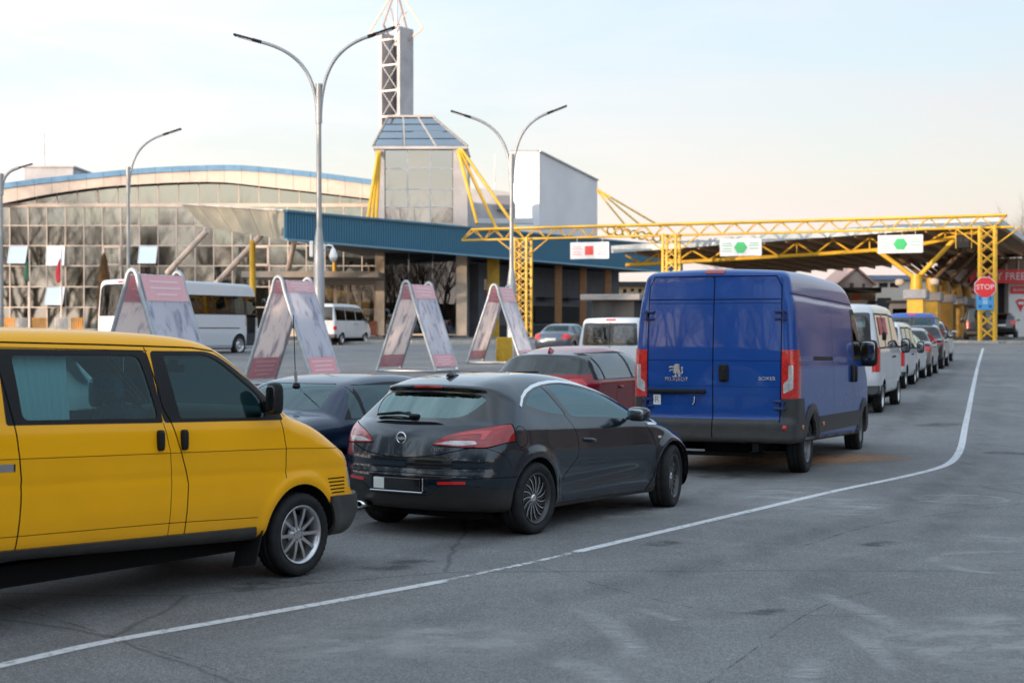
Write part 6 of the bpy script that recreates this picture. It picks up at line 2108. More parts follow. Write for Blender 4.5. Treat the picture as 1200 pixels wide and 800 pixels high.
vehicle('crossover_car', 'dark red crossover with a wide black rear window, beyond the hatchback', 'car', 'hatch', mat('cherry_paint', (.30, .005, .014), .25, .2, coat=.6, spec=.3),
        (.24, 24.3, 0), 27, 4.4, 1.88, 1.64, h=.03, sil='cross', rnd=.27, glassm=glass('car_glass_pale', (.45, .52, .52), 2.6), extra=red_extra)
WP = mat('van_white', (.62, .63, .66), .3, coat=.6, noise=.04, nscale=2, dirt=.25, dirt_z=.9)
vehicle('panel_van', 'white van with twin tinted rear windows, between the red crossover and the blue van', 'van', 'van', WP, (2.75, 44.5, zg(45)), 19, 4.9, 1.92, 1.95, (.18, .78), .33, glassm=glass('van_glass_grey', (.30, .38, .38), 2.0))
vehicle('small_saloon', 'silver blue saloon far behind the red crossover', 'car', 'sedan', mat('silver_blue', (.09, .11, .145), .3, .5, coat=.8), (fx(645, 73), 73, zg(73)), 20, 4.5, 1.78, 1.46)


def sticker_extra(t, s):
    for k, (y, z) in enumerate(((.95, .80), (1.75, .80))):
        for sd in (1,):
            b = MB(); H_ = 2.35
            x = s.sx(y, z * H_, sd)
            b.add([(s.sx(yy, zz, sd) + .008, yy, zz) for yy, zz in ((y - .28, H_ * .70), (y + .28, H_ * .70), (y + .28, H_ * .86), (y - .28, H_ * .86))], [(0, 1, 2, 3)])
            b.build('red_window_sticker', mat('sticker_red', (.62, .09, .10), .5, noise=.3, nscale=5), t)
    b = MB(); b.sup((1.06, .35, 1.62), (.04, .10, .09), .4, 12, 8); b.build('side_vent', VM['rubber'], t)


vehicle('panel_van', 'white van with red stickers on its side window, directly ahead of the blue van', 'van', 'van', WP, place(1032, 483, .92, .92, 20), 20, 5.0, 1.98, 2.32, (.185, .79), .33, glassm=glass('van_glass_dark', (.16, .20, .20), 1.9), h=.04, extra=sticker_extra, tail=(.86, .38, .60))
vehicle('white_van', 'small white van with large mirrors, second white van ahead of the blue van', 'van', 'van', WP, place(1061, 455, .85, .8, 20), 20, 4.2, 1.78, 1.85, (.19, .79), .31)
vehicle('white_car', 'white car ahead of the small white van in the queue', 'car', 'hatch', mat('white_car', (.60, .61, .64), .3, coat=.7), place(1074, 447, .82, .8, 20), 20, 4.2, 1.76, 1.52)
vehicle('estate_car', 'silver brown hatchback with bright brake lights in the queue', 'car', 'hatch', mat('silver_brown', (.24, .22, .21), .3, .4, coat=.8), place(1090, 441, .82, .8, 19), 19, 4.3, 1.78, 1.58, tail=(.45, .52, .69))
vehicle('suv_car', 'black SUV near the head of the queue', 'car', 'hatch', mat('black_car', (.012, .012, .014), .25, coat=1.0), place(1104, 432, .82, .8, 19), 19, 4.4, 1.80, 1.62, tail=(.40, .56, .66))
vehicle('white_suv', 'white SUV at the head of the queue, ahead of the black SUV', 'car', 'hatch', mat('white_car', (.60, .61, .64), .3, coat=.7), place(1109, 425.5, .82, .8, 19), 19, 4.5, 1.82, 1.70)
vehicle('blue_minivan', 'bright blue roofed minivan in the lane left of the queue', 'van', 'van', mat('bright_blue', (.012, .07, .34), .3, coat=.7), (fx(1066, 60) - .3, 58.5, zg(59)), 18, 4.9, 1.80, 2.02, (.18, .79), .33)
vehicle('coach_bus', 'white coach bus parked before the glass hall behind the first display stand', 'bus', 'bus', mat('coach_white', (.62, .63, .67), .3, coat=.5, noise=.03), place(165, 418.5, 1.25, 0, 26), 26, 9.2, 2.5, 3.5, (.22, .80), .48, h=.055, seats=False, glassm=glass('bus_glass', (.05, .05, .055), 1.5))
vehicle('minibus', 'white minibus parked before the terminal entrance, right of the two-armed lamp', 'van', 'van', mat('minibus_silver', (.52, .53, .56), .3, coat=.5), place(401, 404, .95, 1.1, 18), 18, 5.6, 1.98, 2.42, (.19, .80), .34, glassm=GL_DARK, tail=(.93, .36, .45))
vehicle('minivan', 'black minivan behind the right gantry column', 'van', 'van', mat('black_car', (.012, .012, .014), .25, coat=1.0), (fx(1153, 101), 101.5, zg(101) + .1), 14, 5.0, 1.95, 2.15, (.18, .79), .34, glassm=GL_DARK)
vehicle('dark_suv', 'dark SUV right of the black minivan before the duty free shop', 'car', 'hatch', mat('graphite', (.03, .03, .035), .25, .3, coat=1.0), (fx(1174, 108), 108, zg(108) + .1), 20, 4.6, 1.85, 1.70, glassm=GL_DARK)

# ------------------------------------------------------------------ yellow lattice gantry over the lanes
GR, GL = Vector((29.0, 96.3)), Vector((.75, 108.2))
GU = (GL - GR).normalized()                       # along the beam, towards the left
GN = Vector((-GU.y, GU.x))
if GN.y > 0: GN = -GN                             # towards the traffic
gz = zg(96) + .1
ZT, ZBm = 8.86, 8.14


def gp(t_, n_, z): p = GR + GU * t_ + GN * n_; return Vector((p.x, p.y, z))


gan = thing('lattice_gantry', 'long yellow lattice gantry spanning the traffic lanes on braced columns', 'gantry', (0, 0, 0))
t0_, t1_ = -1.5, (GL - GR).length + 4.6
for z, e0, e1, nn in ((ZT, t0_ + .4, t1_ - .9, .35), (ZT, t0_ + .4, t1_ - .9, -.35), (ZBm, t0_, t1_, 0)):
    b = MB(); b.tube([gp(e0, nn, z), gp(e1, nn, z)], .075, 8); b.build('beam_chord', M_YEL, gan)
nb_ = 46
step = (t1_ - .9 - t0_ - .4) / nb_
for i in range(nb_):
    for nn in (.35, -.35):
        ta = t0_ + .4 + step * i
        p, q = (gp(ta, nn, ZT), gp(ta + step, 0, ZBm)) if i % 2 == 0 else (gp(ta, 0, ZBm), gp(ta + step, nn, ZT))
        b = MB(); b.tube([p, q], .032, 6, False); b.build('beam_brace', M_YEL, gan)
    if i % 2 == 0:
        b = MB(); b.tube([gp(t0_ + .4 + step * i, .35, ZT), gp(t0_ + .4 + step * i, -.35, ZT)], .03, 6, False); b.build('beam_tie', M_YEL, gan)
b = MB(); b.tube([gp(t1_, 0, ZBm), gp(t1_ - .9, .35, ZT)], .05, 6); b.build('beam_end', M_YEL, gan)
b = MB(); b.tube([gp(t1_, 0, ZBm), gp(t1_ - .9, -.35, ZT)], .05, 6); b.build('beam_end', M_YEL, gan)
LT = (GL - GR).length
for ci, tc_ in enumerate((0, .655 * LT, LT)):
    hw = .44
    base = gp(tc_, 0, 0)
    zb0 = zg(base.y) - .05
    for a in (-hw, hw):
        for c in (-hw, hw):
            b = MB(); b.cbox((gp(tc_ + a, c, 0).x, gp(tc_ + a, c, 0).y, (zb0 + ZBm) / 2 + .05), (.17, .17, ZBm - zb0 + .1), .03, Matrix.Rotation(math.atan2(GU.y, GU.x), 3, 'Z')); b.build('column_post', M_YEL, gan)
    nh = 9
    hz = (ZBm - zb0 - .3) / nh
    for i in range(nh):
        z0_, z1_ = zb0 + .3 + hz * i, zb0 + .3 + hz * (i + 1)
        for f_ in (-hw, hw):
            for (a, c) in ((-hw, hw), (hw, -hw)):
                b = MB(); b.bar(gp(tc_ + a, f_, z0_), gp(tc_ + c, f_, z1_), .07, .05); b.build('column_brace', M_YEL, gan)
                if f_ > 0 and ci != 1:
                    b = MB(); b.bar(gp(tc_ + f_, a, z0_), gp(tc_ + f_, c, z1_), .06, .05); b.build('column_brace', M_YEL_D, gan)
    for s_ in (-1, 1):
        b = MB(); b.tube([gp(tc_ + s_ * .45, 0, ZBm - 1.1), gp(tc_ + s_ * 1.9, 0, ZBm)], .05, 6); b.build('knee_brace', M_YEL, gan)
    b = MB(); p = gp(tc_, 0, zb0 + .06); b.cbox(tuple(p), (1.5, 1.5, .24), .03, Matrix.Rotation(math.atan2(GU.y, GU.x), 3, 'Z')); b.build('footing', KERB, gan)
for t_ in (0, .3):
    pass

GROT = math.atan2(GU.y, GU.x) + math.pi           # signs face the traffic
SIGN_WHITE = mat('sign_white', (.74, .74, .76), .45, noise=.03)
SIGN_RED = mat('sign_red', (.75, .028, .032), .4)
SIGN_GREEN = mat('sign_green', (.01, .45, .14), .4)
SIGN_BLUE = mat('sign_blue', (.05, .30, .62), .4)
SIGN_TXT_G = mat('sign_text_green', (.20, .48, .36), .5)
SIGN_TXT_R = mat('sign_text_red', (.66, .28, .30), .5)


def lane_sign(px, kind, label):
    # where the sign hangs along the beam
    lo, hi = -2.0, t1_
    for _ in range(40):
        m_ = (lo + hi) / 2
        p = gp(m_, .45, 0)
        if 600 + FPX * p.x / p.y > px: lo = m_
        else: hi = m_
    p = gp(lo, .45, ZBm - .92)
    s = thing('lane_sign', label, 'sign', tuple(p), GROT, 'lane signs hanging from the gantry')
    MB().cbox((0, 0, 0), (2.75, .10, 1.12), .02).build('panel', SIGN_WHITE, s)
    if kind == 'red':
        MB().cbox((-.02, -.06, 0), (.60, .03, .60), .01).build('red_square', SIGN_RED, s)
    else:
        b = MB(); b.prism([(.44 * math.cos(R(60 * k)), .40 * math.sin(R(60 * k))) for k in range(6)], -.075, -.04, 'y'); b.build('green_hexagon', SIGN_GREEN, s)
    mt = SIGN_TXT_R if kind == 'red' else SIGN_TXT_G
    for side in (-1, 1):
        for r_, (z, w) in enumerate(((.27, .62), (.12, .74), (-.08, .58), (-.24, .66))):
            if kind == 'green' and r_ == 3 and side > 0: continue
            MB().bb((side * .90 - w / 2, -.054, z - .035), (side * .90 + w / 2, -.05, z + .035)).build('text_line', mt, s)
    for x in (-.9, .9):
        MB().tube([(x, .02, .55), (x, .02, .92)], .02, 6).build('hanger', M_STEEL, s)
    return s


lane_sign(691, 'red', 'white lane sign with a red square, nearest the blue fascia')
lane_sign(868, 'green', 'white lane sign with a green hexagon above the blue van')
lane_sign(1055, 'green', 'white lane sign with a green hexagon above the yellow Y-shaped column')

# stop sign and the blue notice on the right-hand column
ps = gp(.06, .70, 0)
zc = fz(336.5, ps.y)
ss = thing('stop_sign', 'red octagonal stop sign fixed to the right gantry column', 'sign', (ps.x, ps.y, zc), GROT + R(10))
r8 = .64
b = MB(); b.prism([(r8 * math.cos(R(22.5 + 45 * k)) / math.cos(R(22.5)) * .98, r8 * math.sin(R(22.5 + 45 * k)) / math.cos(R(22.5)) * .98) for k in range(8)], -.02, .02, 'y'); b.build('border', SIGN_WHITE, ss)
b = MB(); b.prism([(r8 * .92 * math.cos(R(22.5 + 45 * k)) / math.cos(R(22.5)), r8 * .92 * math.sin(R(22.5 + 45 * k)) / math.cos(R(22.5))) for k in range(8)], -.03, -.022, 'y'); b.build('face', SIGN_RED, ss)
text_obj('STOP', .44, SIGN_WHITE, ss, (0, -.034, 0), (R(90), 0, 0), depth=.004)
ns = thing('blue_notice', 'square light blue notice below the stop sign', 'sign', (ps.x, ps.y, fz(354, ps.y)), GROT + R(10))
MB().cbox((0, 0, 0), (1.0, .04, .95), .015).build('panel', SIGN_BLUE, ns)
for x in (-.30, .30):
    MB().bb((x - .10, -.030, -.34), (x + .10, -.024, -.16)).build('vehicle_symbol', mat('notice_dark_blue', (.02, .10, .32), .5), ns)
    MB().bb((x - .06, -.030, .12), (x + .06, -.024, .36)).build('vehicle_symbol', mat('notice_dark_blue', (.02, .10, .32), .5), ns)
for z in (.22, .06, -.06):
    MB().bb((-.14, -.030, z - .02), (.14, -.024, z + .02)).build('text_line', SIGN_WHITE, ns)
tl = thing('traffic_light', 'black lane signal box hanging beside the right gantry column', 'traffic light', (fx(1129, 97), 97, fz(283, 97)), GROT)
MB().cbox((0, 0, 0), (.85, .3, .85), .05).build('housing', VM['rubber'], tl)
for k, x in enumerate((-.2, .2)):
    MB().lathe([(-.17, .15), (-.17, .0)], 16, 'y', (x, 0, .1)).build('lens', VM['gloss_black'], tl)
for x in (-.46, .46):
    MB().bar((x, 0, -.42), (x, 0, 1.0), .06).build('bracket', M_YEL, tl)

# ------------------------------------------------------------------ inspection canopy behind the gantry
LU = Vector((math.sin(R(22)), math.cos(R(22))))    # lane direction
ic = thing('inspection_canopy', 'large inspection canopy with dark underside on yellow trusses and Y-shaped columns', 'canopy', (0, 0, 0))
cR = Vector((fx(1170, 99), 99.0)); cLf = cR + GU * 25.5
def roofz(t_): return 8.62 - 1.30 * t_ / 25.5      # falls towards the left
depth_ = 46.0
M_SOFF = mat('soffit_brown', (.36, .23, .14), .8, noise=.2, nscale=1.0)
M_EDGE = mat('roof_edge_grey', (.42, .46, .48), .5, .2, noise=.08)
def rp_(t_, u_, z): p = cR + GU * t_ + LU * u_; return Vector((p.x, p.y, z))
nt_ = 17
for i in range(nt_):
    a, c = 25.5 * i / nt_, 25.5 * (i + 1) / nt_
    b = MB()
    pts_ = [rp_(a, 0, roofz(a)), rp_(c - .02, 0, roofz(c)), rp_(c - .02, depth_, roofz(c)), rp_(a, depth_, roofz(a))]
    b.add([tuple(p) for p in pts_] + [tuple(p + Vector((0, 0, .10))) for p in pts_], [(0, 3, 2, 1), (4, 5, 6, 7), (0, 1, 5, 4), (1, 2, 6, 5), (2, 3, 7, 6), (3, 0, 4, 7)])
    b.build('soffit_panel', M_SOFF, ic)
    b = MB(); b.bar(rp_(a, .2, roofz(a) - .12), rp_(a, depth_ - .2, roofz(a) - .12), .14, .26); b.build('rafter', mat('rafter_tan', (.55, .36, .19), .7, noise=.15), ic)
b = MB(); b.bar(rp_(-.1, -.12, roofz(0) + .12), rp_(25.6, -.12, roofz(25.5) + .12), .2, .50); b.build('front_fascia', M_EDGE, ic)
b = MB(); b.bar(rp_(-.12, 0, roofz(0) + .02), rp_(-.12, depth_, roofz(0) + .02), .2, .42); b.build('side_fascia', M_EDGE, ic)
# front truss below the roof edge
def chz(t_): return roofz(t_) - .35 - .75 * min(1, max(0, (t_ - 1.0) / 5.0)) * (1 - .25 * max(0, (t_ - 12) / 14))
tt = [1.0 + 24 * i / 20 for i in range(21)]
for u_ in (1.2,):
    b = MB(); b.tube([rp_(t_, u_, chz(t_)) for t_ in tt], .14, 8); b.build('truss_chord', M_YEL, ic)
    for i in range(20):
        z_a = (roofz(tt[i]) - .25, chz(tt[i + 1])) if i % 2 == 0 else (chz(tt[i]), roofz(tt[i + 1]) - .25)
        b = MB(); b.tube([rp_(tt[i], u_, z_a[0]), rp_(tt[i + 1], u_, z_a[1])], .075, 6); b.build('truss_web', M_YEL, ic)
        if i % 4 == 1:
            b = MB(); b.tube([rp_(tt[i + 1], u_, roofz(tt[i + 1]) - .2), rp_(tt[i + 1], u_, chz(tt[i + 1]))], .06, 6); b.build('truss_web', M_YEL, ic)
# row of Y-shaped columns
M_COLLAR = mat('concrete_collar', (.34, .34, .36), .8, noise=.1)
tcol = 5.2
for k in range(6):
    u_ = 1.2 + 7.6 * k
    p = rp_(tcol, u_, 0)
    zb0 = zg(min(p.y, 111))
    zt_ = 5.0
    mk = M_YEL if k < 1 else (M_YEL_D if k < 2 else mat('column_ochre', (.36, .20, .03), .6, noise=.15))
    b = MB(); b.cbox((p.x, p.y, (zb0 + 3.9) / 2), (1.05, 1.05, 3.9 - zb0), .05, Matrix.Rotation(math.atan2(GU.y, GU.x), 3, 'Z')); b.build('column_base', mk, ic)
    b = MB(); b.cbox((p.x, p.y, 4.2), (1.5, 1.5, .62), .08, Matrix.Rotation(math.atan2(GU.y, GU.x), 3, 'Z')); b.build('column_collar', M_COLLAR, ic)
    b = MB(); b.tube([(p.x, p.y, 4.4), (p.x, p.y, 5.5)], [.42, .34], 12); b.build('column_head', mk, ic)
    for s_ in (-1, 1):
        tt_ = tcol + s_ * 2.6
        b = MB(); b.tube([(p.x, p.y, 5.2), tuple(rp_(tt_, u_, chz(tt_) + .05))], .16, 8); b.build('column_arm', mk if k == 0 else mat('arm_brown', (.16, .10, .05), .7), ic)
    if k < 1:
        for s_ in (-1, 1):
            q = rp_(tcol + s_ * 1.1, u_ + .2, 5.0)
            b = MB(); b.sup(tuple(q), (.30, .30, .24), .8, 14, 8); b.build('floodlight', M_BEIGE, ic)
b = MB()
p = rp_(tcol, 1.2, 0); b.bb((p.x - .35, p.y - .62, 1.6), (p.x + .35, p.y - .56, 2.1)); b.build('notice', SIGN_WHITE, ic)
# guard booths between the columns
for k, (t_, u_) in enumerate(((8.5, 22), (12.5, 20))):
    p = rp_(t_, u_, 0)
    bo = thing('guard_booth', ('grey guard booth under the inspection canopy, nearer the Y-shaped columns', 'grey guard booth under the inspection canopy, farther from the Y-shaped columns')[k], 'booth', (p.x, p.y, zg(112)), -R(22), 'guard booths under the inspection canopy')
    MB().cbox((0, 0, 1.3), (2.6, 4.0, 2.6), .04).build('wall', M_GREY, bo)
    MB().cbox((0, 0, 2.72), (3.0, 4.4, .22), .04).build('roof', M_DARK, bo)
    MB().bb((-1.0, -2.03, 1.2), (1.0, -2.01, 2.2)).build('window_pane', glass('dark_pane', (.05, .06, .06), 2.0), bo)

# ------------------------------------------------------------------ duty free shop and houses beyond
DD = 134.0
df = thing('duty_free_shop', 'white duty free shop with a long red sign at the right edge', 'shop', (0, 0, 0))
zd = zg(DD)
b = MB(); b.bb((fx(1117, DD), DD, zd), (fx(1169, DD), DD + 8, fz(316, DD))); b.build('wall', M_WHITE, df)
b = MB(); b.bb((fx(1182, DD), DD, zd), (fx(1290, DD), DD + 8, fz(316, DD))); b.build('wall', M_WHITE, df)
b = MB(); b.bb((fx(1169, DD), DD + 1.2, zd), (fx(1182, DD), DD + 8, fz(316, DD))); b.build('door_recess', M_DARK, df)
b = MB(); b.bb((fx(1120, DD + 3), DD + 3, fz(316, DD)), (fx(1290, DD + 3), DD + 9, fz(301, DD))); b.build('upper_storey', mat('brown_cladding', (.22, .15, .11), .7, noise=.2, nscale=2), df)
for k in range(9):
    x = fx(1165 + 14 * k, DD + 3); b = MB(); b.bb((x - .06, DD + 2.9, fz(316, DD)), (x + .06, DD + 2.99, fz(303, DD))); b.build('cladding_batten', M_BEIGE, df)
sg = MB().bb((fx(1133, DD), DD - .9, fz(332, DD)), (fx(1260, DD), DD - .15, fz(316.5, DD))).build('sign_fascia', SIGN_RED, df)
text_obj('DUTY FREE', .86, SIGN_WHITE, sg, (fx(1168.5, DD), DD - .93, fz(324.5, DD)), (R(90), 0, 0), depth=.02, sx=.97)
for (a, c, px) in ((1125, 1147, 1136), (1183.5, 1206, 1195)):
    q = MB().bb((fx(a, DD), DD - .10, fz(344, DD)), (fx(c + 4, DD), DD - .02, fz(335.5, DD))).build('shop_panel', SIGN_RED, df)
    text_obj('BELAMARKET', .34, SIGN_WHITE, q, (fx((a + c + 4) / 2, DD), DD - .12, fz(339.8, DD)), (R(90), 0, 0), depth=.01, sx=.72)
for px in (1138.5, 1196):
    b = MB(); b.prism([(fx(px - 6, DD), fz(353, DD)), (fx(px - 3, DD), fz(350.5, DD)), (fx(px + 3, DD), fz(350.5, DD)), (fx(px + 6, DD), fz(353, DD)), (fx(px, DD), fz(365, DD))], DD - .06, DD - .02, 'y'); q = b.build('diamond_logo', SIGN_RED, df)
    b = MB(); b.prism([(fx(px - 4, DD), fz(353.4, DD)), (fx(px + 4, DD), fz(353.4, DD)), (fx(px + 3, DD), fz(356.8, DD)), (fx(px - 3, DD), fz(356.8, DD))], DD - .09, DD - .065, 'y'); b.build('logo_band', SIGN_WHITE, q)
fe = thing('metal_fence', 'low grey bar fence in front of the duty free shop', 'fence', (0, 0, 0))
yf = 124.0
for z in (.25, 1.15):
    b = MB(); b.bar((fx(1112, yf), yf, zg(yf) + z), (fx(1142, yf), yf, zg(yf) + z), .05); b.build('rail', M_GREY, fe)
for k in range(13):
    x = fx(1112 + 2.5 * k, yf); b = MB(); b.bar((x, yf, zg(yf)), (x, yf, zg(yf) + 1.3), .045); b.build('bar', M_STEEL, fe)

def house(name, label, pxs, d, eave, ridge, base, wall, roof, wins, gable=True):
    h = thing(name, label, 'house', (0, 0, 0))
    xa_, xb_ = fx(pxs[0], d), fx(pxs[1], d)
    ze, zr_ = fz(eave, d), fz(ridge, d)
    b = MB()
    if gable:
        xm = (xa_ + xb_) / 2
        b.prism([(xa_, zg(d)), (xb_, zg(d)), (xb_, ze), (xm, zr_), (xa_, ze)], d, d + 9, 'y'); b.build('wall', wall, h)
        for s_, xe in ((-1, xa_), (1, xb_)):
            b = MB(); b.add([(xe + s_ * .3, d - .4, ze - .2), (xm, d - .4, zr_ + .12), (xm, d + 9.4, zr_ + .12), (xe + s_ * .3, d + 9.4, ze - .2), (xe + s_ * .3, d - .4, ze), (xm, d - .4, zr_ + .32), (xm, d + 9.4, zr_ + .32), (xe + s_ * .3, d + 9.4, ze)],
                        [(0, 1, 2, 3), (4, 7, 6, 5), (0, 4, 5, 1), (3, 2, 6, 7), (0, 3, 7, 4), (1, 5, 6, 2)]); b.build('roof', roof, h)
    else:
        b.bb((xa_, d, zg(d)), (xb_, d + 9, ze)); b.build('wall', wall, h)
        b = MB(); b.bb((xa_ - .4, d - .5, ze), (xb_ + .4, d + 9.5, ze + .45)); b.build('roof', roof, h)
    for (px, py, w, hh) in wins:
        b = MB(); b.bb((fx(px - w / 2, d), d - .06, fz(py + hh / 2, d)), (fx(px + w / 2, d), d - .01, fz(py - hh / 2, d))); b.build('window_pane', glass('dark_pane', (.05, .06, .06), 2.0), h)
    return h
M_ROSE = mat('rose_render', (.78, .60, .52), .8, noise=.08)
house('gabled_house', 'pale rose gabled house seen under the inspection canopy', (984, 1022), 150, 332, 316, 395, M_ROSE, mat('roof_rose', (.62, .36, .28), .7), ((998, 336, 4, 9), (1012, 336, 3, 8), (990, 352, 5, 7)))
house('cream_house', 'long cream house with dark upper windows under the inspection canopy', (1018, 1100), 156, 328, 328, 395, mat('cream_render', (.60, .52, .44), .8, noise=.08), mat('roof_blue_grey', (.16, .20, .30), .6), ((1035, 334, 10, 5), (1048, 334, 10, 5), (1036, 366, 16, 34)), False)
house('dark_kiosk', 'low kiosk with a flat black roof beyond the white van', (988, 1026), 140, 343, 343, 395, mat('kiosk_tan', (.42, .34, .26), .8), M_DARK, ((1000, 356, 12, 8),), False)
b = MB(); b.bb((fx(1000, 139), 139, zg(112)), (fx(1008, 139), 139.2, fz(345, 139))); tag(b.build('orange_board', mat('orange_board', (.60, .13, .04), .6)), 'orange board standing at the dark kiosk', 'board')
house('far_building', 'sunlit ochre building seen through the gap left of the blue van', (706, 770), 170, 335, 335, 395, mat('ochre_render', (.50, .34, .18), .8, noise=.3, nscale=.6), M_DARK, tuple((714 + 9 * i, 342 + 14 * j, 4, 7) for i in range(6) for j in range(3)), False)
kio = thing('low_kiosk', 'low dark kiosk with a thick flat roof left of the blue van', 'kiosk', (fx(722, 92), 92, zg(92)), -R(20))
MB().cbox((0, 0, 2.75), (3.6, 2.6, .35), .05).build('roof', mat('kiosk_roof', (.25, .24, .24), .8), kio)
MB().cbox((0, .2, 1.3), (2.6, 1.8, 2.6), .04).build('wall', M_DARK, kio)

# ------------------------------------------------------------------ trees
M_BARK = mat('bark', (.085, .065, .05), .9, noise=.25, nscale=10)
M_TWIG = mat('twigs', (.12, .085, .065), .9, noise=.2, nscale=4)


def tree_parts(seed, h, spread=.35, levels=5, thin=1.0):
    r_ = random.Random(seed)
    tr, cr_ = MB(), MB()
    def grow(p, d, l, rad, lev):
        pts_ = [p]
        q = p.copy(); dd = d.copy()
        n = 3
        for _ in range(n):
            dd = (dd + Vector((r_.gauss(0, .11), r_.gauss(0, .11), r_.gauss(.05, .06)))).normalized()
            q = q + dd * l / n
            pts_.append(q.copy())
        rs = [rad * (1 - .42 * i / n) for i in range(n + 1)]
        (tr if lev < 2 else cr_).tube(pts_, rs, 6 if lev < 2 else 3, False)
        if lev >= levels: return
        k = r_.choice((2, 3, 3)) if lev else 5
        for j in range(k):
            i = r_.randint(1, n) if lev else 1 + (j % 3)
            a = r_.uniform(0, 2 * math.pi)
            w = r_.uniform(.35, .85) * (1.0 if lev else .8)
            side = Vector((math.cos(a), math.sin(a), 0))
            nd = (dd * (1 - .35 * w) + side * w * (.75 + spread) + Vector((0, 0, .18))).normalized()
            grow(pts_[i], nd, l * r_.uniform(.58, .80), rs[i] * r_.uniform(.5, .68), lev + 1)
        grow(pts_[-1], dd, l * .72, rs[-1] * .8, lev + 1)
    grow(Vector((0, 0, 0)), Vector((0, 0, 1)), h * .34, h * .018 * thin, 0)
    return tr, cr_


protos = []
for k in range(4):
    tr, cr_ = tree_parts(11 + k, 11.0, levels=6)
    a, c = tr.mesh('trunk'), cr_.mesh('crown')
    a.materials.append(M_BARK); c.materials.append(M_TWIG)
    protos.append((a, c))


def tree(x, y, h, k, label, group, z=None, rz=0.0):
    t_ = thing('bare_tree', label, 'tree', (x, y, zg(y) if z is None else z), rz, group)
    for me, nm in zip(protos[k], ('trunk', 'crown')):
        o = link(bpy.data.objects.new(nm, me), t_)
    s_ = h / 11.0
    t_.scale = (s_, s_, s_)
    return t_


for i, (px, d, h, lab) in enumerate(((866, 190, 12, 'bare tree rising behind the gantry above the middle lane sign'), (846, 200, 10, 'smaller bare tree left of the one above the middle lane sign'), (1162, 185, 15, 'bare tree behind the right gantry column'), (1186, 175, 14, 'bare tree above the duty free shop at the right edge'),
                                     (1205, 180, 16, 'bare tree cut by the right edge of the picture'), (905, 210, 8, 'low bare tree far behind the inspection canopy'))):
    tree(fx(px, d), d, h, i % 4, lab, 'bare trees beyond the crossing', zg(112), i * 1.3)
for i in range(9):
    tree(-52 - 7 * i, 150 + 6 * (i % 3), 11 + (i * 5) % 6, i % 4, 'bare tree left of the glass hall', 'bare trees left of the glass hall', zg(112), i * .9)
# belt of trees behind the camera, and an added depot block shading the forecourt
SX, SY = math.sin(SUN_AZ), math.cos(SUN_AZ)
trng = random.Random(5)
for i in range(44):
    t_ = -34 + 3.7 * i + trng.uniform(-1.2, 1.2)
    s_ = 15 + trng.uniform(-2, 3)
    tree(SX * s_ - SY * -t_ * -1 if False else SX * s_ + SY * t_, SY * s_ - SX * t_, trng.uniform(18, 26), i % 4, 'bare tree in the belt along the forecourt edge', 'belt of bare trees along the forecourt edge', 0 if True else 0, trng.uniform(0, 6))
dep = thing('sun_blocker', 'added unseen depot block behind the camera, shading the forecourt from the sun', 'building', (SX * 24, SY * 24, -.2), -SUN_AZ)
BLOCKER_H = 6.2
MB().bb((-110, 0, 0), (42, 9, BLOCKER_H)).build('wall', mat('blocker_brick', (.20, .12, .085), .85, noise=.2, nscale=1.5), dep)
MB().bb((-110.6, -.4, BLOCKER_H), (42.6, 9.4, BLOCKER_H + .35)).build('roof', M_DARK, dep)
wm = MB().bb((-1.1, -.08, 2.2), (1.1, -.03, 4.6)).mesh('window_pane'); wm.materials.append(glass('dark_pane', (.05, .06, .06), 2.0))
for i in range(26):
    o = link(bpy.data.objects.new('window_pane', wm), dep); o.location = (-106 + 5.6 * i, 0, 0)

# brick storehouse and trees along the right-hand side of the forecourt, out of the frame but mirrored in the paint
sto = thing('storehouse', 'long brick storehouse along the right side of the forecourt', 'building', (46, 12, 0), 0)
MB().bb((0, -60, 0), (9, 96, 9.5)).build('wall', mat('store_brick', (.22, .17, .15), .85, noise=.2, nscale=1.5), sto)
MB().bb((-.4, -60.4, 9.5), (9.4, 96.4, 9.9)).build('roof', M_DARK, sto)
for i in range(50):
    MB().bb((-.06, -56 + 6 * (i // 2), 2.0 + 4.4 * (i % 2)), (-.02, -53.6 + 6 * (i // 2), 4.2 + 4.4 * (i % 2))).build('window_pane', glass('dark_pane', (.05, .06, .06), 2.0), sto)
for i in range(16):
    tree(42.5 + trng.uniform(-1, 1), -38 + 8.0 * i, trng.uniform(11, 15), i % 4, 'bare tree before the brick storehouse', 'bare trees before the brick storehouse', 0, trng.uniform(0, 6))

# ------------------------------------------------------------------ street lamps
M_POLE = mat('lamp_pole', (.36, .36, .36), .45, .6, noise=.12, nscale=2)
M_POLE_LO = mat('lamp_pole_low', (.42, .43, .45), .5, .4, noise=.12, nscale=2)


def arm_pts(dx, dz, n=14):
    """lamp arm: leaves the collar upright, leans over into a nearly level end"""
    out = []
    for i in range(n + 1):
        t_ = i / n
        p0, p1, p2, p3 = (0, 0), (.04 * dx, .55 * dz), (.30 * dx, .86 * dz), (dx, dz)
        w = ((1 - t_) ** 3, 3 * t_ * (1 - t_) ** 2, 3 * t_ * t_ * (1 - t_), t_ ** 3)
        out.append((sum(w[k] * (p0, p1, p2, p3)[k][0] for k in range(4)), 0, sum(w[k] * (p0, p1, p2, p3)[k][1] for k in range(4))))
    return out


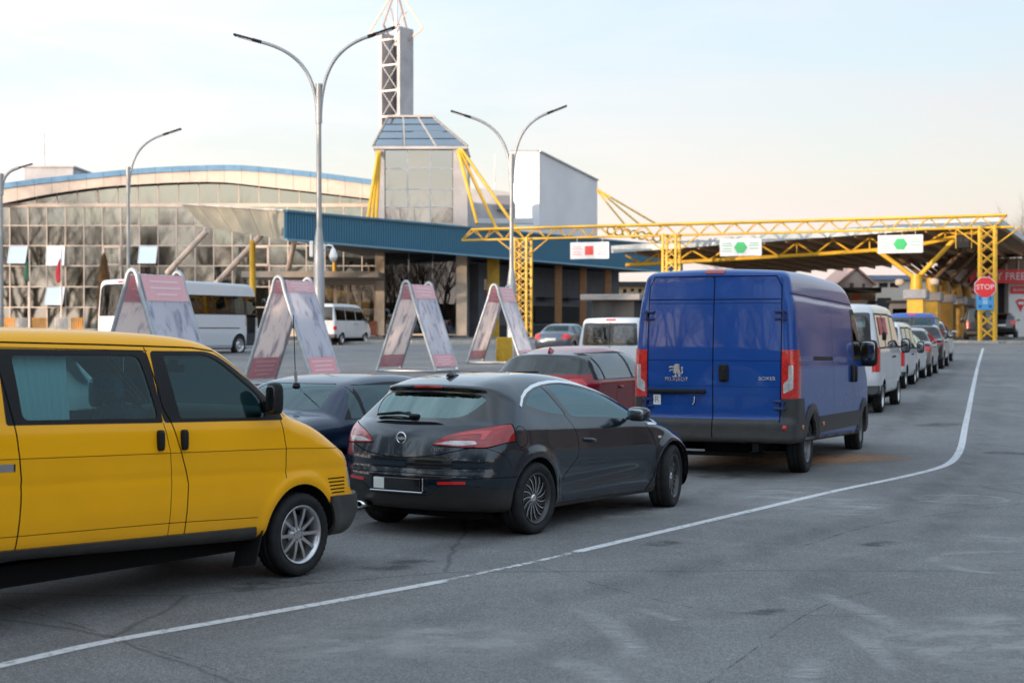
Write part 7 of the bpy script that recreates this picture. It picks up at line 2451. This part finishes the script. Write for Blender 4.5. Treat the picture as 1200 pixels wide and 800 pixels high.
def lamp(px, d, pxc, arms, low, label, r=.09):
    """px, d place the pole; pxc = photo row of the collar; arms = photo points of the lamp heads"""
    x = fx(px, d)
    z0 = zg(d)
    zc_ = fz(pxc, d)
    t_ = thing('street_lamp', label, 'street lamp', (x, d, z0), 0, 'street lamps on the forecourt')
    zl = fz(low, d) - z0 if low else 0
    if low:
        MB().tube([(0, 0, 0), (0, 0, zl)], [r * 1.75, r * 1.65], 12).build('lower_pole', M_POLE_LO, t_)
        MB().tube([(0, 0, zl), (0, 0, zl + .55)], [r * 1.65, r * .95], 12).build('pole_cone', M_POLE, t_)
    MB().tube([(0, 0, zl), (0, 0, zc_ - z0 - .1)], [r * .95, r * .72], 10).build('pole', M_POLE, t_)
    MB().tube([(0, 0, zc_ - z0 - .35), (0, 0, zc_ - z0 + .9)], r * 1.05, 10).build('collar', M_POLE, t_)
    for (ax, ay) in arms:
        dx, dz = fx(ax, d) - x, fz(ay, d) - zc_
        s_ = 1 if dx > 0 else -1
        dx -= s_ * .55
        pts_ = [(p[0] + s_ * r * .5, 0, p[2] + zc_ - z0) for p in arm_pts(dx, dz * .93)]
        MB().tube(pts_, r * .55, 8).build('arm', M_POLE, t_)
        e_, f_ = Vector(pts_[-1]), Vector(pts_[-2])
        dr = (e_ - f_).normalized()
        h_ = MB()
        rot = Matrix(((dr.x, 0, -dr.z), (0, 1, 0), (dr.z, 0, dr.x)))
        h_.cbox(e_ + dr * .42, (.80, .24, .07), .02, rot); h_.cbox(e_ + dr * .05 , (.3, .16, .10), .02, rot)
        hd = h_.build('lamp_head', VM['rubber'], t_)
        MB().cbox(e_ + dr * .45 - Vector((0, 0, .04)), (.5, .18, .02), .004, rot).build('lens', M_WHITE, hd)
    return t_


l1 = lamp(374, 50, 132, ((285, 43), (453, 36)), 288, 'tall two-armed street lamp with a camera, behind the second display frame', .10)
lamp(599.5, 68, 205, ((536, 132), (657, 127)), 330, 'two-armed street lamp beside the left gantry column', .11)
lamp(150.5, 75, 218, ((206, 153),), None, 'single-armed street lamp in front of the glass hall', .10)
lamp(1, 90, 222, ((32, 195),), None, 'single-armed street lamp cut by the left edge', .17)
cc = thing('dome_camera', 'white dome security camera on a bracket on the two-armed lamp', 'camera', (fx(374, 50), 50, fz(290, 50)), 0)
MB().tube([(.12, -.02, .02), (.30, -.02, .08), (.42, -.02, .05), (.45, -.02, -.04)], .03, 8).build('bracket', M_WHITE, cc)
MB().lathe([(.0, .02), (-.06, .07), (-.24, .13), (-.32, .13)], 16, 'z', (.45, -.02, 0)).build('housing', M_WHITE, cc)
MB().sup((.45, -.02, -.32), (.125, .125, .14), 1.0, 16, 10).build('dome', mat('camera_dome', (.55, .56, .58), .2), cc)
MB().cbox((.14, -.02, .02), (.12, .10, .18), .01).build('mount', M_WHITE, cc)
MB().cbox((-.24, 0, -.05), (.12, .12, .5), .02).build('junction_box', M_WHITE, cc)

# ------------------------------------------------------------------ A-frame display stands
M_TUBE = mat('stand_tube', (.42, .44, .47), .45, .35, noise=.1)
M_BACK = mat('poster_back', (.56, .47, .42), .7, noise=.10, nscale=1.2)


def poster(name, tone, seed):
    """flat print: pale sheet with soft grey drawn figures"""
    m = bpy.data.materials.new(name)
    m.use_nodes = True
    t_ = m.node_tree
    b_ = t_.nodes['Principled BSDF']
    b_.inputs['Roughness'].default_value = .5
    tc = t_.nodes.new('ShaderNodeTexCoord')
    mp_ = t_.nodes.new('ShaderNodeMapping'); mp_.inputs['Scale'].default_value = (1, 1.8, .8); mp_.inputs['Location'].default_value = (seed * 3.1, seed * 1.7, seed)
    n = t_.nodes.new('ShaderNodeTexNoise'); n.inputs['Scale'].default_value = 1.9; n.inputs['Detail'].default_value = 4; n.inputs['Roughness'].default_value = .5; n.inputs['Distortion'].default_value = 1.2
    r_ = t_.nodes.new('ShaderNodeValToRGB')
    e_ = r_.color_ramp.elements
    e_[0].position = .28; e_[0].color = (tone[0] * .50, tone[1] * .50, tone[2] * .56, 1)
    e_[1].position = .48; e_[1].color = (*tone, 1)
    k = e_.new(.40); k.color = (tone[0] * .76, tone[1] * .76, tone[2] * .82, 1)
    t_.links.new(tc.outputs['Object'], mp_.inputs[0]); t_.links.new(mp_.outputs[0], n.inputs['Vector']); t_.links.new(n.outputs['Fac'], r_.inputs[0]); t_.links.new(r_.outputs[0], b_.inputs['Base Color'])
    # thin printed cloth lets some light through
    tl_ = t_.nodes.new('ShaderNodeBsdfTranslucent'); mx_ = t_.nodes.new('ShaderNodeMixShader'); mx_.inputs[0].default_value = .68
    t_.links.new(r_.outputs[0], tl_.inputs[0]); t_.links.new(b_.outputs[0], mx_.inputs[1]); t_.links.new(tl_.outputs[0], mx_.inputs[2])
    t_.links.new(mx_.outputs[0], t_.nodes['Material Output'].inputs[0])
    return m


M_HEADER = mat('poster_pink', (.82, .42, .44), .5, noise=.04)
M_FOOT = mat('poster_red', (.82, .34, .37), .5, noise=.04)
M_LINE = mat('poster_text', (.88, .62, .63), .5)


def a_frame(px, d, deg, label, seed, header=.20, foot=.14, tone=(.86, .87, .93)):
    D, S, Hh = 1.75, 1.13, 3.12
    x = fx(px, d)
    t_ = thing('display_stand', label, 'display stand', (x, d, zg(d)), -R(deg), 'A-frame display stands on the forecourt')
    for y in (0, D):
        pts_ = [(-S, y, .04)]
        for a in [180 - 12 * i for i in range(16)]:
            pts_.append((.17 * math.cos(R(max(a, 0))), y, Hh - .2 + .2 * math.sin(R(max(a, 0)))))
        pts_ = [(-S, y, .04), (-S * .5, y, Hh * .53), (-.20, y, Hh - .42)] + [(.16 * math.cos(R(a)), y, Hh - .30 + .28 * math.sin(R(a))) for a in range(165, 10, -15)] + [(.20, y, Hh - .42), (S * .5, y, Hh * .53), (S, y, .04)]
        MB().tube(pts_, .055, 8).build('tube_frame', M_TUBE, t_)
        MB().tube([(-S, y, .05), (S, y, .05)], .035, 8).build('foot_bar', M_TUBE, t_)
    for sx_ in (-1, 1):
        MB().tube([(sx_ * S, 0, .05), (sx_ * S, D, .05)], .04, 8).build('cross_tube', M_TUBE, t_)
        # board follows the leg
        p0, p1 = Vector((sx_ * (S - .045), 0, .16)), Vector((sx_ * .15, 0, Hh - .12))
        ax_ = (p1 - p0); ln_ = ax_.length; u_ = ax_.normalized()
        ang = math.atan2(u_.x, u_.z)
        pb = empty('poster_board', t_, tuple(p0 + Vector((0, D / 2, 0))), (0, ang, 0))
        # local: z up the board, y across, x outwards on the right side
        MB().bb((-.02, -D / 2 + .06, 0), (.02, D / 2 - .06, ln_)).build('sheet', poster('poster_print', tone, seed + (0 if sx_ > 0 else .37)) if sx_ > 0 else poster('poster_print', (.90, .82, .78), seed + .4), pb)  # left sheet tinted beige for the warm light shining through it
        for face, xo in ((1, .026), (-1, -.026)):
            mh, mf = (M_HEADER, M_FOOT)
            MB().bb((xo - .003, -D / 2 + .07, ln_ * (1 - header)), (xo + .003, D / 2 - .07, ln_ - .02)).build('header_band', mh, pb)
            if foot: MB().bb((xo - .003, -D / 2 + .07, .03), (xo + .003, D / 2 - .07, ln_ * foot)).build('footer_band', mf, pb)
            for k in range(3):
                z = ln_ * (1 - header * (.28 + .24 * k)); w = (.62, .68, .45)[k] * D * .5
                MB().bb((xo * 1.25 - .002, -w, z - .022), (xo * 1.25 + .002, w, z + .022)).build('text_line', M_LINE, pb)
            if foot:
                for k in range(4):
                    z = ln_ * foot * (.82 - .2 * k); w = (.7, .6, .66, .4)[k] * D * .5
                    MB().bb((xo * 1.25 - .002, -w, z - .018), (xo * 1.25 + .002, w, z + .018)).build('text_line', M_LINE, pb)
    return t_


a_frame(155, 36.5, 24, 'A-frame display stand behind the yellow van roof, in front of the bus', 1.0, .22, .20)
a_frame(326, 45, 21, 'A-frame display stand with a red footer, at the two-armed lamp with the camera', 2.3, .12, .22)
a_frame(476, 54, 23, 'A-frame display stand in front of the dark shop window', 3.9, .17, .15)
a_frame(579, 62, 19, 'farthest A-frame display stand, at the left gantry column', 5.2, .20, .12)
g_ = gpt(590, 421)
bd = MB(); bd.lathe([(0, .36), (.95, .33), (1.0, .28), (1.0, 0)], 20, 'z'); bd.lathe([(0, .36), (0, 0)], 20, 'z')
tag(bd.build('yellow_bollard', mat('bollard_yellow', (.66, .44, .03), .6, noise=.1), None, (fx(591, 64), 64, zg(64))), 'stout yellow bollard under the farthest display stand', 'bollard')

# ------------------------------------------------------------------ flags, barriers, shrub before the hall
for i, (px, col, nm) in enumerate(((35, (.02, .10, .06), 'dark green'), (72, (.50, .03, .05), 'red'))):
    d = 103
    f = thing('flagpole', 'white flagpole with a hanging %s flag before the glass hall' % nm, 'flagpole', (fx(px, d), d, zg(d)), 0, 'flagpoles before the glass hall')
    MB().tube([(0, 0, 0), (0, 0, fz(292, d) - zg(d))], [.07, .04], 8).build('pole', M_MULL, f)
    b = MB()
    zt_ = fz(302, d) - zg(d)
    vs = []
    for j in range(9):
        z = zt_ - .19 * j * 1.0
        w = .10 + .26 * math.sin(j / 8 * 2.6)
        for k in range(4): vs.append((-.03 - w * k / 3, .05 * math.sin(k * 2.2 + j * .5), z - .05 * k))
    b.add(vs, [(4 * j + k, 4 * j + k + 1, 4 * j + k + 5, 4 * j + k + 4) for j in range(8) for k in range(3)], True)
    fo = b.build('flag', mat('flag_' + nm.replace(' ', '_'), col, .8), f)
    md = fo.modifiers.new('thick', 'SOLIDIFY'); md.thickness = .02
for i, (px, col, w) in enumerate(((11, 'orange', 13), (26, 'white', 12), (46, 'orange', 18), (72, 'white', 16), (90, 'orange', 14))):
    d = 101
    t_ = thing('barrier_panel', '%s barrier panel before the glass hall, %s from the left edge' % (col, ('first', 'second', 'third', 'fourth', 'fifth')[i]), 'barrier', (fx(px, d), d, zg(d)), 0, 'barrier panels before the glass hall')
    ww = w * d / FPX
    m = mat('barrier_orange', (.62, .26, .04), .6, noise=.15) if col == 'orange' else mat('barrier_white', (.55, .50, .46), .6, noise=.1)
    zt_ = fz(372, d) - zg(d)
    for k in range(6):
        MB().cbox((-ww / 2 + ww * (k + .5) / 6, 0, zt_ / 2 + .1), (ww / 6 - .03, .05, zt_ - .2), .01).build('slat', m, t_)
    for z in (.3, zt_ - .15): MB().bar((-ww / 2, .05, z), (ww / 2, .05, z), .06).build('rail', M_MULL, t_)
b = MB(); d = 104
sh_ = thing('conifer', 'slender brown conifer standing before the glass hall', 'tree', (fx(122, d), d, zg(d)), 0)
MB().tube([(0, 0, 0), (0, 0, 3.4)], [.09, .03], 6).build('trunk', M_BARK, sh_)
cr_rng = random.Random(2)
hh_ = fz(299, d) - zg(d)
vs, fs = [], []
for k in range(2600):
    z = .3 + (hh_ - .3) * cr_rng.random() ** .9
    rmax = .62 * (1 - (z / hh_) ** 2.2) ** .6
    a = cr_rng.uniform(0, 2 * math.pi); r_ = rmax * cr_rng.uniform(.55, 1.05)
    p = Vector((r_ * math.cos(a), r_ * math.sin(a), z))
    u_ = Vector((cr_rng.gauss(0, .04), cr_rng.gauss(0, .04), .12 + cr_rng.random() * .08)); w_ = Vector((-math.sin(a), math.cos(a), cr_rng.gauss(0, .3))) * .05
    n0 = len(vs); vs += [tuple(p - w_), tuple(p + w_), tuple(p + u_)]; fs.append((n0, n0 + 1, n0 + 2))
MB().add(vs, fs).build('crown', mat('dry_conifer', (.16, .085, .03), .9, noise=.4, nscale=3), sh_)
